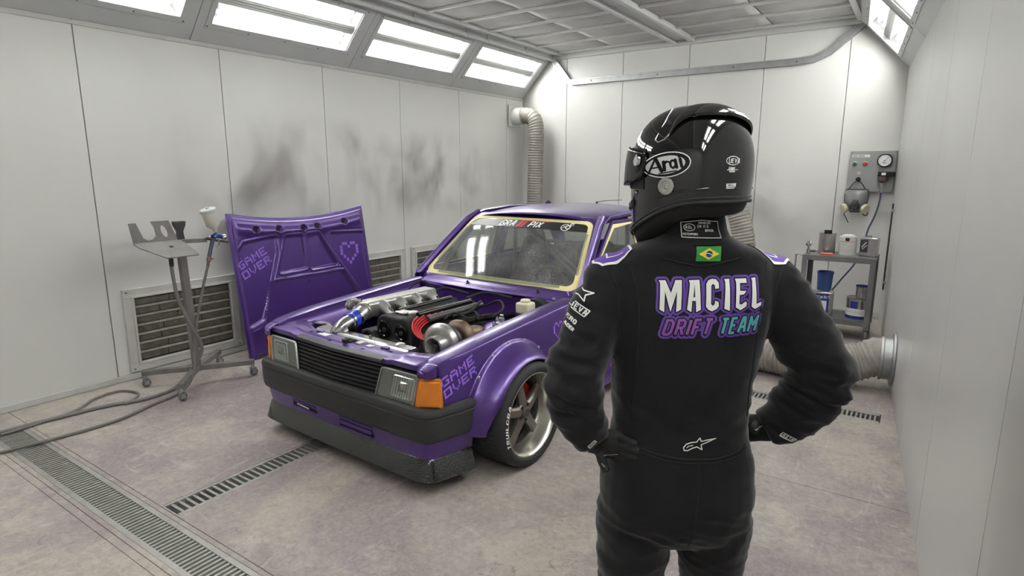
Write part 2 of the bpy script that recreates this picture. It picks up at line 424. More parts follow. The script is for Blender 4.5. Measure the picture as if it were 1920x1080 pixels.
M['interior'] = mat('bare_grey_interior', (124, 126, 123), rough=0.8, var=0.15, vs=9)
M['banner'] = mat('black_sunstrip', (32, 32, 34), rough=0.35)
M['white_print'] = mat('white_print', (235, 235, 232), rough=0.55)
M['red_print'] = mat('red_print', (190, 30, 36), rough=0.5)
M['blue_silicone'] = mat('blue_silicone', (28, 60, 170), rough=0.3)
M['red_lead'] = mat('red_ignition_lead', (176, 30, 34), rough=0.35)
M['reservoir'] = mat('cream_plastic', (214, 208, 180), rough=0.4)
M['caliper'] = mat('red_caliper', (150, 28, 26), rough=0.35)
M['suit'] = mat('black_suit_cloth', (25, 25, 27), rough=0.82, spec=0.25, sheen=0.22, var=0.12, vs=5, bump=0.12, bs=420)
M['suit_seam'] = mat('black_seam_tape', (20, 20, 21), rough=0.8)
M['glove'] = mat('black_glove', (24, 24, 25), rough=0.7, bump=0.1, bs=200)
M['glove_line'] = mat('pale_glove_piping', (150, 150, 146), rough=0.6)
M['helmet'] = mat('gloss_black_helmet', (14, 14, 15), rough=0.07, coat=1.0, coat_r=0.03)
M['visor'] = glass('smoked_visor', (118, 122, 124), 0.10, 0.04)
M['suit_purple'] = mat('purple_embroidery', (92, 62, 150), rough=0.7)
M['suit_violet'] = mat('violet_embroidery', (136, 78, 158), rough=0.7)
M['suit_teal'] = mat('teal_embroidery', (84, 164, 170), rough=0.7)
M['white_cloth'] = mat('white_embroidery', (232, 232, 226), rough=0.75)
M['flag_green'] = mat('flag_green', (58, 146, 66), rough=0.7)
M['flag_yellow'] = mat('flag_yellow', (232, 212, 62), rough=0.7)
M['flag_blue'] = mat('flag_blue', (38, 52, 130), rough=0.7)
M['stand'] = mat('dusty_grey_steel', (120, 118, 115), rough=0.6, metal=0.4, var=0.16, vs=14)
M['hose_grey'] = mat('grey_air_hose', (112, 110, 107), rough=0.6)
M['cup'] = mat('cloudy_cup_plastic', (224, 220, 208), rough=0.35, trans=0.25)
M['gun_blue'] = mat('blue_anodised', (72, 96, 150), rough=0.35, metal=0.6)
M['brass'] = mat('brass_fitting', (118, 98, 86), rough=0.4, metal=0.8)
M['trolley'] = mat('worn_trolley_paint', (118, 118, 117), rough=0.5, metal=0.35, var=0.15, vs=12)
M['tin'] = mat('bare_tin', (182, 181, 178), rough=0.28, metal=0.9, var=0.12, vs=25)
M['tin_white'] = mat('white_can_paint', (218, 217, 212), rough=0.4, var=0.05, vs=20)
M['label_blue'] = mat('blue_can_label', (36, 52, 132), rough=0.45)
M['blue_clear'] = mat('blue_cup', (66, 96, 158), rough=0.25, trans=0.3)
M['box_grey'] = mat('control_panel_grey', (150, 151, 149), rough=0.45)
M['green_btn'] = mat('green_button', (30, 110, 70), rough=0.3)
M['red_btn'] = mat('red_button', (186, 52, 52), rough=0.3)
M['mask_grey'] = mat('grey_face_piece', (138, 140, 140), rough=0.3, trans=0.2)
M['mask_dark'] = mat('dark_mask_rubber', (62, 63, 64), rough=0.55)
M['cart'] = mat('yellowed_cartridge', (196, 192, 166), rough=0.5)
M['hose_blue'] = mat('blue_air_hose', (58, 66, 92), rough=0.5)
M['red_pack'] = mat('red_packet', (196, 82, 70), rough=0.5)
M['caster'] = mat('grey_caster', (110, 109, 107), rough=0.6)

# ================================================================== THE ROOM
def room():
    # ---- floor with drain channels, an expansion joint and slab base
    holes = [(-4.75, -1.2, 1.05, 1.24), (-2.99, -2.83, 1.275, 2.9), (-2.0, -0.07, 4.46, 4.63)]
    joints = [(-5.2, 1.0, 3.296, 3.301), (-5.2, 1.0, 1.263, 1.267), (-5.2, 1.0, 1.023, 1.027), (-5.2, 1.0, 0.985, 0.988)]
    xs = sorted({-5.2, 1.0} | {v for h in holes for v in h[:2]})
    ys = sorted({YF - 0.1, YB + 0.1} | {v for h in holes + joints for v in h[2:]})
    b = MB()
    for i in range(len(xs) - 1):
        for j in range(len(ys) - 1):
            cx, cy = (xs[i] + xs[i + 1]) / 2, (ys[j] + ys[j + 1]) / 2
            if any(h[0] < cx < h[1] and h[2] < cy < h[3] for h in holes): continue
            top = -0.006 if any(h[2] < cy < h[3] for h in joints) else 0.0
            b.box(xs[i], xs[i + 1], ys[j], ys[j + 1], -0.12, top)
    b.cur = 1
    b.box(-5.2, 1.0, YF - 0.1, YB + 0.1, -0.2, -0.12)
    structure(b.build('floor', [M['floor'], M['drain_dark']], smooth=False))

    def grate(label, x0, x1, y0, y1, pitch, bw, along, rail=0.02):
        t = thing('drain_grate', label, 'drain', ((x0 + x1) / 2, (y0 + y1) / 2, -0.03), 0, 'drain grates in the floor')
        w, d = (x1 - x0) / 2, (y1 - y0) / 2
        f = MB()
        if along == 'x':
            f.box(-w, w, -d, -d + rail, 0, 0.029); f.box(-w, w, d - rail, d, 0, 0.029)
        else:
            f.box(-w, -w + rail, -d, d, 0, 0.029); f.box(w - rail, w, -d, d, 0, 0.029)
        f.build('frame', M['grate'], t, smooth=False)
        bm = MB()
        if along == 'x': bm.box(-bw / 2, bw / 2, -d + rail, d - rail, 0.002, 0.026)
        else: bm.box(-w + rail, w - rail, -bw / 2, bw / 2, 0.002, 0.026)
        me = bm.mesh('bar', M['grate'], smooth=False)
        n = int((2 * w if along == 'x' else 2 * d) / pitch)
        for k in range(n):
            o = put('bar', me, t)
            q = (k + 0.5) * pitch - n * pitch / 2
            o.location = (q, 0, 0) if along == 'x' else (0, q, 0)
    grate('wide galvanised drain grate in the lower left corner of the floor', -4.74, -1.21, 1.052, 1.238, 0.0285, 0.0115, 'x', 0.026)
    grate('narrow galvanised drain grate running under the front of the purple car', -2.988, -2.832, 1.277, 2.89, 0.036, 0.014, 'y', 0.02)
    grate('slotted drain grate crossing the floor behind the person\'s right elbow', -1.99, -0.08, 4.462, 4.628, 0.0278, 0.011, 'x', 0.03)

    # ---- left wall: panels with open joints over a backing
    bk = MB(); bk.box(XL - 0.12, XL - 0.03, YF - 0.1, YB + 0.1, 0, 3.4)
    wl = structure(bk.build('wall_left', M['seam'], smooth=False))
    seams = [3.05 + 1.0775 * k for k in range(-6, 5)]
    seams = [s for s in seams if YF < s < YB - 0.1]
    ed = [YF] + seams + [YB]
    for a, c in zip(ed, ed[1:]):
        p = MB(); p.box(XL - 0.03, XL, a + 0.003, c - 0.003, 0, ZS)
        p.build('wall_panel', M['wall_left'], wl, bevel=0.003)
    tr = MB(); tr.box(XL, XL + 0.012, YF, YB, ZS - 0.035, ZS - 0.008)
    tr.build('top_strip', M['frame_pale'], wl, bevel=0.003)
    ba = MB(); ba.box(XL, XL + 0.012, YF, YB, 0.002, 0.05)
    structure(ba.build('baseboard_left', M['frame_pale'], bevel=0.003))

    # ---- exhaust filter grilles low in the left wall
    def grille(s, label, blocks=True):
        t = thing('exhaust_grille', label, 'vent', (XL, s, 0), 0, 'exhaust grilles along the left wall')
        y0, y1, z0, z1 = 0.165, 0.965, 0.137, 0.66
        r = MB(); r.box(0.001, 0.004, y0 - 0.03, y1 + 0.03, z0 - 0.03, z1 + 0.03)
        r.build('shade_backing', M['grille_dark'], t, smooth=False)  # dark sheet paints the shade behind the filter blocks
        f = MB()
        for (a, b_, c, d) in ((y0 - 0.075, y1 + 0.075, z1, z1 + 0.075), (y0 - 0.075, y1 + 0.075, z0 - 0.075, z0), (y0 - 0.075, y0, z0, z1), (y1, y1 + 0.075, z0, z1)):
            f.box(0.001, 0.03, a, b_, c, d)
        f.build('frame', M['frame_pale'], t, bevel=0.004)
        g = MB(); e = 0.018
        for (a, b_, c, d) in ((y0 - e, y1 + e, z1, z1 + e), (y0 - e, y1 + e, z0 - e, z0), (y0 - e, y0, z0, z1), (y1, y1 + e, z0, z1)):
            g.box(0.03, 0.042, a, b_, c, d)
        g.build('inner_bead', M['frame_pale'], t, bevel=0.003)
        for (yy, zz) in ((y0 - 0.05, z0 - 0.05), (y1 + 0.05, z0 - 0.05), (y0 - 0.05, z1 + 0.05), (y1 + 0.05, z1 + 0.05)):
            MB().lathe([(0.007, 0.0), (0.006, 0.004)], (0.03, yy, zz), (1, 0, 0), 8).build('screw', M['screw'], t)
        n = 7; h = (z1 - z0) / n
        for k in range(n):
            zz = z0 + k * h
            if k:
                q = MB(); q.box(0.004, 0.026, y0, y1, zz - 0.009, zz + 0.009); q.build('slat', M['grille_slat'], t, bevel=0.003)
            cuts = sorted([y0 + 0.004, y1 - 0.004] + [y0 + (y1 - y0) * (random.uniform(0.22, 0.42) + 0.32 * q) for q in range(2)])
            for a, c in zip(cuts, cuts[1:]):
                q = MB(); q.box(0.004, 0.012 + random.uniform(0, 0.006), a + 0.003, c - 0.003, zz + 0.013, zz + h - 0.013)
                q.build('filter_block', M['filter_block'], t, bevel=0.004)
    grille(seams[[abs(s - 1.9725) < 0.01 for s in seams].index(True)], 'pale framed exhaust grille with dusty filter blocks behind the steel stand')
    grille(3.05, 'exhaust grille low in the wall, hidden behind the leaning purple hood')
    grille(4.1275, 'exhaust grille low in the wall just right of the leaning hood')
    grille(5.205, 'exhaust grille low in the wall beside the lower corner of the windscreen')

    # ---- back wall
    bk = MB(); bk.box(XL - 0.1, 0.6, YB + 0.03, YB + 0.12, 0, 3.4)
    wb = structure(bk.build('wall_back', M['seam'], smooth=False))
    ed = [XL - 0.05, -4.355, -3.5, -2.605, -1.708, -0.824, 0.3]
    for a, c in zip(ed, ed[1:]):
        p = MB(); p.box(a + 0.003, c - 0.003, YB, YB + 0.03, 0, ZC + 0.03)
        p.build('wall_panel', M['wall_back'], wb, bevel=0.003)
    cr = MB(); cr.box(-4.55, -0.72, YB - 0.06, YB, ZC - 0.055, ZC + 0.02)
    structure(cr.build('trim_1', M['tbar'], bevel=0.006))
    ba = MB(); ba.box(XL, -0.26, YB - 0.012, YB, 0.002, 0.06)
    structure(ba.build('baseboard_back', M['frame_pale'], bevel=0.003))

    # ---- right wall (slightly off square) and front wall
    r = MB()
    x0, x1 = xr(YF - 0.1), xr(YB + 0.05)
    r.add([(x0, YF - 0.1, 0), (x1, YB + 0.05, 0), (x1 + 0.1, YB + 0.05, 0), (x0 + 0.1, YF - 0.1, 0),
           (x0, YF - 0.1, 3.4), (x1, YB + 0.05, 3.4), (x1 + 0.1, YB + 0.05, 3.4), (x0 + 0.1, YF - 0.1, 3.4)],
          [(0, 4, 5, 1), (1, 5, 6, 2), (2, 6, 7, 3), (3, 7, 4, 0), (0, 1, 2, 3), (4, 7, 6, 5)])
    wr = structure(r.build('wall_right', M['seam'], smooth=False))
    yy = [YF, -1.4, -0.3, 0.8, 1.9, 3.0, 4.1, 5.2, 6.3, YB]
    for a, c in zip(yy, yy[1:]):
        p = MB(); a += 0.003; c -= 0.003
        q = [(xr(a), a), (xr(c), c), (xr(c) - 0.012, c), (xr(a) - 0.012, a)]
        p.add([(x, y, 0) for x, y in q] + [(x, y, ZS) for x, y in q], [(3, 2, 1, 0), (4, 5, 6, 7), (0, 1, 5, 4), (1, 2, 6, 5), (2, 3, 7, 6), (3, 0, 4, 7)])
        p.build('wall_panel', M['wall_plain'], wr, smooth=False)
    f = MB(); f.box(XL - 0.1, 1.0, YF - 0.1, YF, 0, 3.4)
    structure(f.build('wall_front', M['wall_plain'], smooth=False))

    # ---- ceiling: slab, bars and sagging filter mats
    cl = MB(); cl.box(XL - 0.1, 0.9, YF - 0.1, YB + 0.1, ZC + 0.05, ZC + 0.15)
    ce = structure(cl.build('ceiling', M['filter'], smooth=False))
    rows = [7.06 - 0.5325 * k for k in range(0, 12)]
    rows = [7.6] + rows
    xb = [-4.42, -2.80, -2.555, -0.76]
    for x, wd, hh in ((-4.42, 0.05, 0.07), (-2.79, 0.055, 0.09), (-2.56, 0.055, 0.09), (-0.745, 0.06, 0.08)):
        q = MB(); q.box(x - wd / 2, x + wd / 2, YF, YB - 0.06, ZC - hh + 0.05, ZC + 0.05)
        q.build('main_beam', M['tbar'], ce, bevel=0.006)
    q = MB(); q.box(-2.77, -2.58, YF, YB - 0.06, ZC - 0.0, ZC + 0.05); q.build('beam_cover', M['frame_grey'], ce, bevel=0.004)
    for (a, c, mid) in ((-4.395, -2.82, -3.61), (-2.53, -0.775, -1.60)):
        for y in rows:
            q = MB(); q.box(a, c, y - 0.018, y + 0.018, ZC - 0.012, ZC + 0.03); q.build('cross_bar', M['tbar'], ce, bevel=0.004)
        for y0, y1 in zip(rows[1:], rows):
            for (u0, u1) in ((a, mid), (mid, c)):
                if y0 < 1.0: continue
                P = []
                for i in range(9):
                    rr = []
                    for j in range(7):
                        u, v = i / 8, j / 6
                        sag = 0.022 * math.sin(PI * u) ** 0.7 * math.sin(PI * v) ** 0.7 + 0.006 * noise.noise((u * 5 + u0, v * 4 + y0 * 3, 0.3))
                        rr.append((lerp(u0 + 0.008, u1 - 0.008, u), lerp(y0 + 0.02, y1 - 0.02, v), ZC + 0.028 - sag))
                    P.append(rr)
                MB().grid(P, True).build('filter_mat', M['filter'], ce, solid=0.015, off=-1)
    # ---- sloping sides behind the lamp panels
    n = Vector((0.727, 0, -0.687))
    for side in ('left', 'right'):
        q = MB()
        def pt(y, k, d):
            if side == 'left': return (XL + SLX * k - 0.727 * d, y, ZS + 0.55 * k + 0.687 * d)
            return (xr(y) - SLX * k + 0.727 * d, y, ZS + 0.55 * k + 0.687 * d)
        vs = [pt(y, k, d) for d in (0.16, 0.2) for (y, k) in ((YF, -0.1), (YB, -0.1), (YB, 1.1), (YF, 1.1))]
        q.add(vs, [(0, 1, 2, 3), (7, 6, 5, 4), (0, 4, 5, 1), (1, 5, 6, 2), (2, 6, 7, 3), (3, 7, 4, 0)])
        structure(q.build('ceiling_slope_' + side, M['frame_grey'], smooth=False))
        # strip between the lamp panels and the ceiling edge
        e = MB()
        for y0, y1 in ((YF, YB - 0.005),):
            if side == 'left': e.box(XL + SLX - 0.03, -4.445, y0, y1, ZC + 0.0, ZC + 0.05)
            else:
                xa, xb_ = xr(y0) - SLX, xr(y1) - SLX
                e.add([(xa + 0.03, y0, ZC), (xb_ + 0.03, y1, ZC), (-0.775, y1, ZC), (-0.775, y0, ZC)] + [(xa + 0.03, y0, ZC + .05), (xb_ + 0.03, y1, ZC + .05), (-0.775, y1, ZC + .05), (-0.775, y0, ZC + .05)],
                      [(0, 1, 2, 3), (7, 6, 5, 4), (0, 4, 5, 1), (1, 5, 6, 2), (2, 6, 7, 3), (3, 7, 4, 0)])
        structure(e.build('ceiling_edge_' + side, M['frame_grey'], smooth=False))

# ------------------------------------------------------------------ lamp panels
def lamp_panel():
    """local axes: x along the wall, y up the slope, z into the room"""
    L, H = 1.652, 0.757
    x0, x1, y0, y1 = 0.125, 1.525, 0.187, 0.612
    t = thing('light_fixture', 'x', 'light', group='lamp panels in the sloping ceiling edges')
    f = MB()
    for (a, b, c, d) in ((0.002, L, 0, y0), (0.002, L, y1, H), (0.002, x0, y0, y1), (x1, L, y0, y1)):
        f.box(a, b, c, d, -0.012, 0)
    for (a, b, c, d) in ((x0 - .01, x1 + .01, y0 - .01, y0), (x0 - .01, x1 + .01, y1, y1 + .01), (x0 - .01, x0, y0, y1), (x1, x1 + .01, y0, y1)):
        f.box(a, b, c, d, -0.13, -0.002)
    f.build('panel', M['frame_grey'], t, smooth=False)
    g = MB(); e = 0.048
    for (a, b, c, d) in ((x0 - e, x1 + e, y0 - e, y0), (x0 - e, x1 + e, y1, y1 + e), (x0 - e, x0, y0, y1), (x1, x1 + e, y0, y1)):
        g.box(a, b, c, d, 0, 0.006)
    g.build('cover_frame', M['frame_grey'], t, bevel=0.002)
    rf = MB(); rf.box(x0 - .01, x1 + .01, y0 - .01, y1 + .01, -0.135, -0.125)
    bal = MB(); mid = (y0 + y1) / 2
    bal.prism([(-0.046, 0), (0.046, 0), (0.046, 0.088), (0.040, 0.094), (-0.040, 0.094), (-0.046, 0.088)], (x0, mid, -0.125), (0, 1, 0), (0, 0, 1), x1 - x0)
    rf.build('reflector', M['reflector'], t, smooth=False)
    bal.build('ballast_cover', M['frame_grey'], t, smooth=False)
    for dy in (-0.022, 0.0, 0.022):
        MB().box(x0, x1, mid + dy - 0.003, mid + dy + 0.003, -0.031, -0.027).build('cover_rib', M['frame_grey'], t, smooth=False)
    for yy in (y0 + 0.045, y0 + 0.115, y1 - 0.115, y1 - 0.045):
        MB().lathe([(0.016, 0), (0.017, 0.01), (0.017, x1 - x0 - 0.15), (0.016, x1 - x0 - 0.14)], (x0 + 0.07, yy, -0.085), (1, 0, 0), 8).build('tube', M['tube'], t)
        for xx in (x0 + 0.055, x1 - 0.055):
            MB().box(xx - 0.012, xx + 0.012, yy - 0.018, yy + 0.018, -0.125, -0.062).build('tube_holder', M['reflector'], t, bevel=0.004)
    MB().box(x0, x1, y0, y1, -0.014, -0.010).build('glass_pane', M['lamp_glass'], t, smooth=False)
    sc = MB().lathe([(0.007, 0), (0.006, 0.004), (0.002, 0.005)], (0, 0, 0), (0, 0, 1), 8).mesh('screw', M['screw'])
    for xx in [x0 - .03 + (x1 - x0 + .06) * k / 4 for k in range(5)]:
        for yy in (y0 - 0.03, y1 + 0.03):
            o = put('screw', sc, t); o.location = (xx, yy, 0.006)
    return t

def lamps():
    proto = lamp_panel()
    up = Vector((SLX, 0, 0.55)).normalized(); nn = Vector((up.z, 0, -up.x))
    ys = [2.81 + 1.655 * k for k in range(-3, 3)]
    left_labels = {2: 'nearest lamp panel, cut off at the top left of the picture', 3: 'large lit lamp panel above the left wall, second from the left',
                   4: 'lit lamp panel above the left wall, third from the left', 5: 'smallest lit lamp panel, above the corner with the hanging duct'}
    sk = math.atan(0.084)
    for k, y in enumerate(ys):
        for side in (0, 1):
            if k < 1 and side == 0: continue
            if k == 1 and side == 0: nm = 'lamp panel in the left slope, out of view before the first one'
            o = proto if (k == 5 and side == 0) else dup(proto)
            if side == 0:
                Mx = Matrix((Vector((0, 1, 0)), up, nn)).transposed().to_4x4(); Mx.translation = (XL, y, ZS)
                o['label'] = left_labels.get(k, 'lamp panel in the left slope near the camera, outside the picture')
            else:
                R = Matrix.Rotation(sk, 3, 'Z')
                yy = y + 1.652
                Mx = Matrix((R @ Vector((0, -1, 0)), R @ Vector((-up.x, 0, up.z)), R @ Vector((-nn.x, 0, nn.z)))).transposed().to_4x4()
                Mx.translation = (xr(yy) , yy, ZS)
                o['label'] = {5: 'lit lamp panel in the right slope, at the top right corner'}.get(k, 'lamp panel in the right slope, ' + ['fifth', 'fourth', 'third', 'second', 'next', 'last'][k] + ' one before the far right corner')
            o.matrix_world = Mx

def fittings():
    # conduit along the left ceiling edge
    t = thing('conduit', 'thin painted conduit pipe running along the left ceiling edge', 'pipe', (-4.535, 4.9, 3.185))
    MB().tube([(0, -3.5, 0), (0, 2.88, 0)], 0.02, 12).build('pipe', M['tbar'], t)
    cm = MB(); cm.tube([(0, -0.012, 0), (0, 0.012, 0)], 0.027, 12); cm.box(-0.012, 0.012, -0.01, 0.01, 0.01, 0.062)
    me = cm.mesh('clamp', M['frame_grey'])
    for y in (-2.6, -1.75, -0.9, -0.02, 0.85, 1.25, 2.1, 2.75):
        o = put('clamp', me, t); o.location = (0, y, 0)
    # strut rail on the back wall
    t = thing('wall_rail', 'grey strut rail bent up to the ceiling at both ends on the back wall', 'rail', (-2.65, YB - 0.03, 2.87))
    pts = [V(-1.92, 0, 0.345), V(-1.66, 0, 0.02)] + [V(x, 0, 0) for x in (-1.61, -1.4, 0, 1.25)] + [V(1.47, 0, 0.012), V(1.62, 0, 0.07), V(1.72, 0, 0.15), V(1.95, 0, 0.35)]
    m = MB()
    for k, off in enumerate(((-0.028, 0.0), (0.0, 0.006), (0.028, 0.0))):
        rr = []
        hw = (0.010, 0.02, 0.010)[k]
        for i, p in enumerate(pts):
            d = (pts[min(i + 1, len(pts) - 1)] - pts[max(i - 1, 0)]).normalized(); q = Vector((-d.z, 0, d.x))
            c = p + q * off[0]
            rr.append([c - q * hw + V(0, -0.026 + off[1], 0), c + q * hw + V(0, -0.026 + off[1], 0), c + q * hw + V(0, 0.026, 0), c - q * hw + V(0, 0.026, 0)])
        m.loft(rr)
    m.build('channel', M['galv'], t, smooth=True, ang=30)
    for x in (-1.3, -0.35, 0.6, 1.3):
        MB().lathe([(0.012, 0), (0.01, 0.008)], (x, -0.02, 0), (0, -1, 0), 6).build('bolt', M['screw'], t)

    def hose(name, pts, r, mt, parent, pitch=0.032, depth=0.012, n=20, wob=0.0):
        P = smooth_path(pts, 40)
        d = [0.0]
        for a, c in zip(P, P[1:]): d.append(d[-1] + (c - a).length)
        Lt = d[-1]; k = int(Lt / pitch) * 4; out = []; rs = []; j = 0
        for i in range(k + 1):
            s = Lt * i / k
            while j < len(d) - 2 and d[j + 1] < s: j += 1
            u = (s - d[j]) / max(1e-6, d[j + 1] - d[j])
            out.append(P[j].lerp(P[j + 1], u)); rs.append(r + (0.0, -depth * .6, -depth, -depth * .6)[i % 4] + wob * noise.noise((s * 9, 1.3, 0)))
        return MB().tube(out, rs, n).build(name, mt, parent, ang=70)
    # corner duct
    t = thing('exhaust_duct', 'grey ribbed duct hanging from a collar high in the far left corner', 'duct', (-4.70, 7.53, 0))
    cl = MB(); cl.box(-0.38, -0.365, -0.15, 0.15, 2.28, 2.58)
    cl.build('wall_plate', M['wall_plain'], t, bevel=0.004)
    MB().lathe([(0.125, 0), (0.128, 0.02), (0.118, 0.025), (0.116, 0.13), (0.122, 0.135), (0.122, 0.15)], (-0.366, 0, 2.43), (1, 0, 0), 28).build('collar', M['tin_white'], t)
    hose('hose', [(-0.24, 0, 2.43), (-0.13, 0, 2.425), (-0.03, 0, 2.36), (0.01, 0, 2.2), (0.0, 0, 1.9), (-0.01, -0.01, 1.3), (0.0, -0.02, 0.6), (0.02, -0.03, 0.06)], 0.115, M['duct'], t, 0.036, 0.010)
    # duct behind the helmet
    t = thing('extraction_hose', 'ribbed grey hose on the back wall just right of the helmet', 'duct', (-1.72, 7.45, 0))
    MB().lathe([(0.16, 0), (0.16, 0.02), (0.13, 0.03), (0.125, 0.1)], (-0.2, 0.345, 1.36), (0, -1, 0), 28).build('collar', M['tin_white'], t)
    hose('hose', [(-0.2, 0.25, 1.36), (-0.19, 0.1, 1.36), (-0.13, 0.0, 1.28), (-0.05, -0.02, 1.08), (0.02, -0.02, 0.8), (0.05, -0.02, 0.4), (0.06, -0.02, 0.08)], 0.13, M['duct'], t, 0.036, 0.011)
    # floor duct by the right wall
    t = thing('floor_duct', 'fat dusty flexible duct leaving the right wall and lying on the floor', 'duct', (-0.04, 5.2, 0))
    ax = (-1, -0.084, 0)
    MB().lathe([(0.20, 0), (0.20, 0.015), (0.158, 0.018), (0.158, 0.07), (0.165, 0.075), (0.165, 0.09)], (xr(5.2) + 0.024, 0, 0.25), ax, 28).build('flange', M['galv'], t)
    hose('hose', [(-0.05, 0, 0.25), (-0.12, -0.01, 0.25), (-0.24, -0.04, 0.20), (-0.42, -0.10, 0.158), (-0.75, -0.08, 0.152), (-1.15, 0.05, 0.152), (-1.5, 0.25, 0.152)], 0.15, M['duct_floor'], t, 0.034, 0.011, 22, 0.012)
    # right wall bits: a riser pipe near the far corner
    t = thing('wall_riser', 'thin dark vertical strip on the right wall beside the trolley', 'pipe', (xr(7.3) - 0.03, 7.3, 0))
    MB().box(-0.008, 0.008, -0.012, 0.012, 0.42, 1.32).build('strip', M['steel_dark'], t, bevel=0.003)
    for z in (0.5, 1.25):
        MB().box(-0.012, 0.018, -0.02, 0.02, z - 0.015, z + 0.015).build('bracket', M['galv'], t, bevel=0.003)

room(); lamps(); fittings()

# ================================================================== flat print helpers
def stroke_font():
    F = {}
    F['A'] = (0.62, [[(0, 0), (0.22, 1), (0.40, 1), (0.62, 0)], [(0.09, 0.36), (0.53, 0.36)]])
    F['B'] = (0.56, [[(0, 0), (0, 1), (0.40, 1), (0.54, 0.86), (0.54, 0.64), (0.40, 0.52), (0, 0.52)], [(0.40, 0.52), (0.56, 0.38), (0.56, 0.14), (0.42, 0), (0, 0)]])
    F['C'] = (0.54, [[(0.54, 0.72), (0.54, 0.86), (0.42, 1), (0.12, 1), (0, 0.86), (0, 0.14), (0.12, 0), (0.42, 0), (0.54, 0.14), (0.54, 0.28)]])
    F['D'] = (0.56, [[(0, 0), (0, 1), (0.36, 1), (0.56, 0.82), (0.56, 0.18), (0.36, 0), (0, 0)]])
    F['E'] = (0.48, [[(0.48, 1), (0, 1), (0, 0), (0.48, 0)], [(0, 0.52), (0.40, 0.52)]])
    F['F'] = (0.46, [[(0.46, 1), (0, 1), (0, 0)], [(0, 0.50), (0.38, 0.50)]])
    F['G'] = (0.56, [[(0.56, 0.76), (0.56, 0.88), (0.44, 1), (0.12, 1), (0, 0.88), (0, 0.12), (0.12, 0), (0.44, 0), (0.56, 0.12), (0.56, 0.45), (0.30, 0.45)]])
    F['H'] = (0.54, [[(0, 0), (0, 1)], [(0.54, 0), (0.54, 1)], [(0, 0.5), (0.54, 0.5)]])
    F['I'] = (0.0, [[(0, 0), (0, 1)]])
    F['L'] = (0.46, [[(0, 1), (0, 0), (0.46, 0)]])
    F['M'] = (0.70, [[(0, 0), (0, 1), (0.35, 0.42), (0.70, 1), (0.70, 0)]])
    F['N'] = (0.56, [[(0, 0), (0, 1), (0.56, 0), (0.56, 1)]])
    F['O'] = (0.56, [[(0.14, 0), (0.42, 0), (0.56, 0.14), (0.56, 0.86), (0.42, 1), (0.14, 1), (0, 0.86), (0, 0.14), (0.14, 0)]])
    F['P'] = (0.54, [[(0, 0), (0, 1), (0.40, 1), (0.54, 0.86), (0.54, 0.58), (0.40, 0.44), (0, 0.44)]])
    F['R'] = (0.56, [[(0, 0), (0, 1), (0.40, 1), (0.54, 0.86), (0.54, 0.62), (0.40, 0.48), (0, 0.48)], [(0.30, 0.48), (0.56, 0)]])
    F['S'] = (0.54, [[(0.54, 0.84), (0.42, 1), (0.12, 1), (0, 0.86), (0, 0.64), (0.12, 0.52), (0.42, 0.48), (0.54, 0.36), (0.54, 0.14), (0.42, 0), (0.12, 0), (0, 0.16)]])
    F['T'] = (0.54, [[(0, 1), (0.54, 1)], [(0.27, 1), (0.27, 0)]])
    F['U'] = (0.56, [[(0, 1), (0, 0.14), (0.14, 0), (0.42, 0), (0.56, 0.14), (0.56, 1)]])
    F['V'] = (0.58, [[(0, 1), (0.29, 0), (0.58, 1)]])
    F['X'] = (0.58, [[(0, 0), (0.58, 1)], [(0, 1), (0.58, 0)]])
    F['W'] = (0.8, [[(0, 1), (0.2, 0), (0.4, 0.7), (0.6, 0), (0.8, 1)]])
    F['K'] = (0.56, [[(0, 0), (0, 1)], [(0.52, 1), (0, 0.42)], [(0.18, 0.6), (0.56, 0)]])
    F['Y'] = (0.56, [[(0, 1), (0.28, 0.5), (0.56, 1)], [(0.28, 0.5), (0.28, 0)]])
    F['1'] = (0.2, [[(0, 0.8), (0.2, 1), (0.2, 0)]])
    F[' '] = (0.2, [])
    return F
FONT = stroke_font()
def text_strokes(s, gap=0.3, shear=0.0):
    out = []; x = 0
    for ch in s:
        w, st = FONT[ch]
        for l in st: out.append([(x + a + b * shear, b) for a, b in l])
        x += w + gap
    return out, x - gap

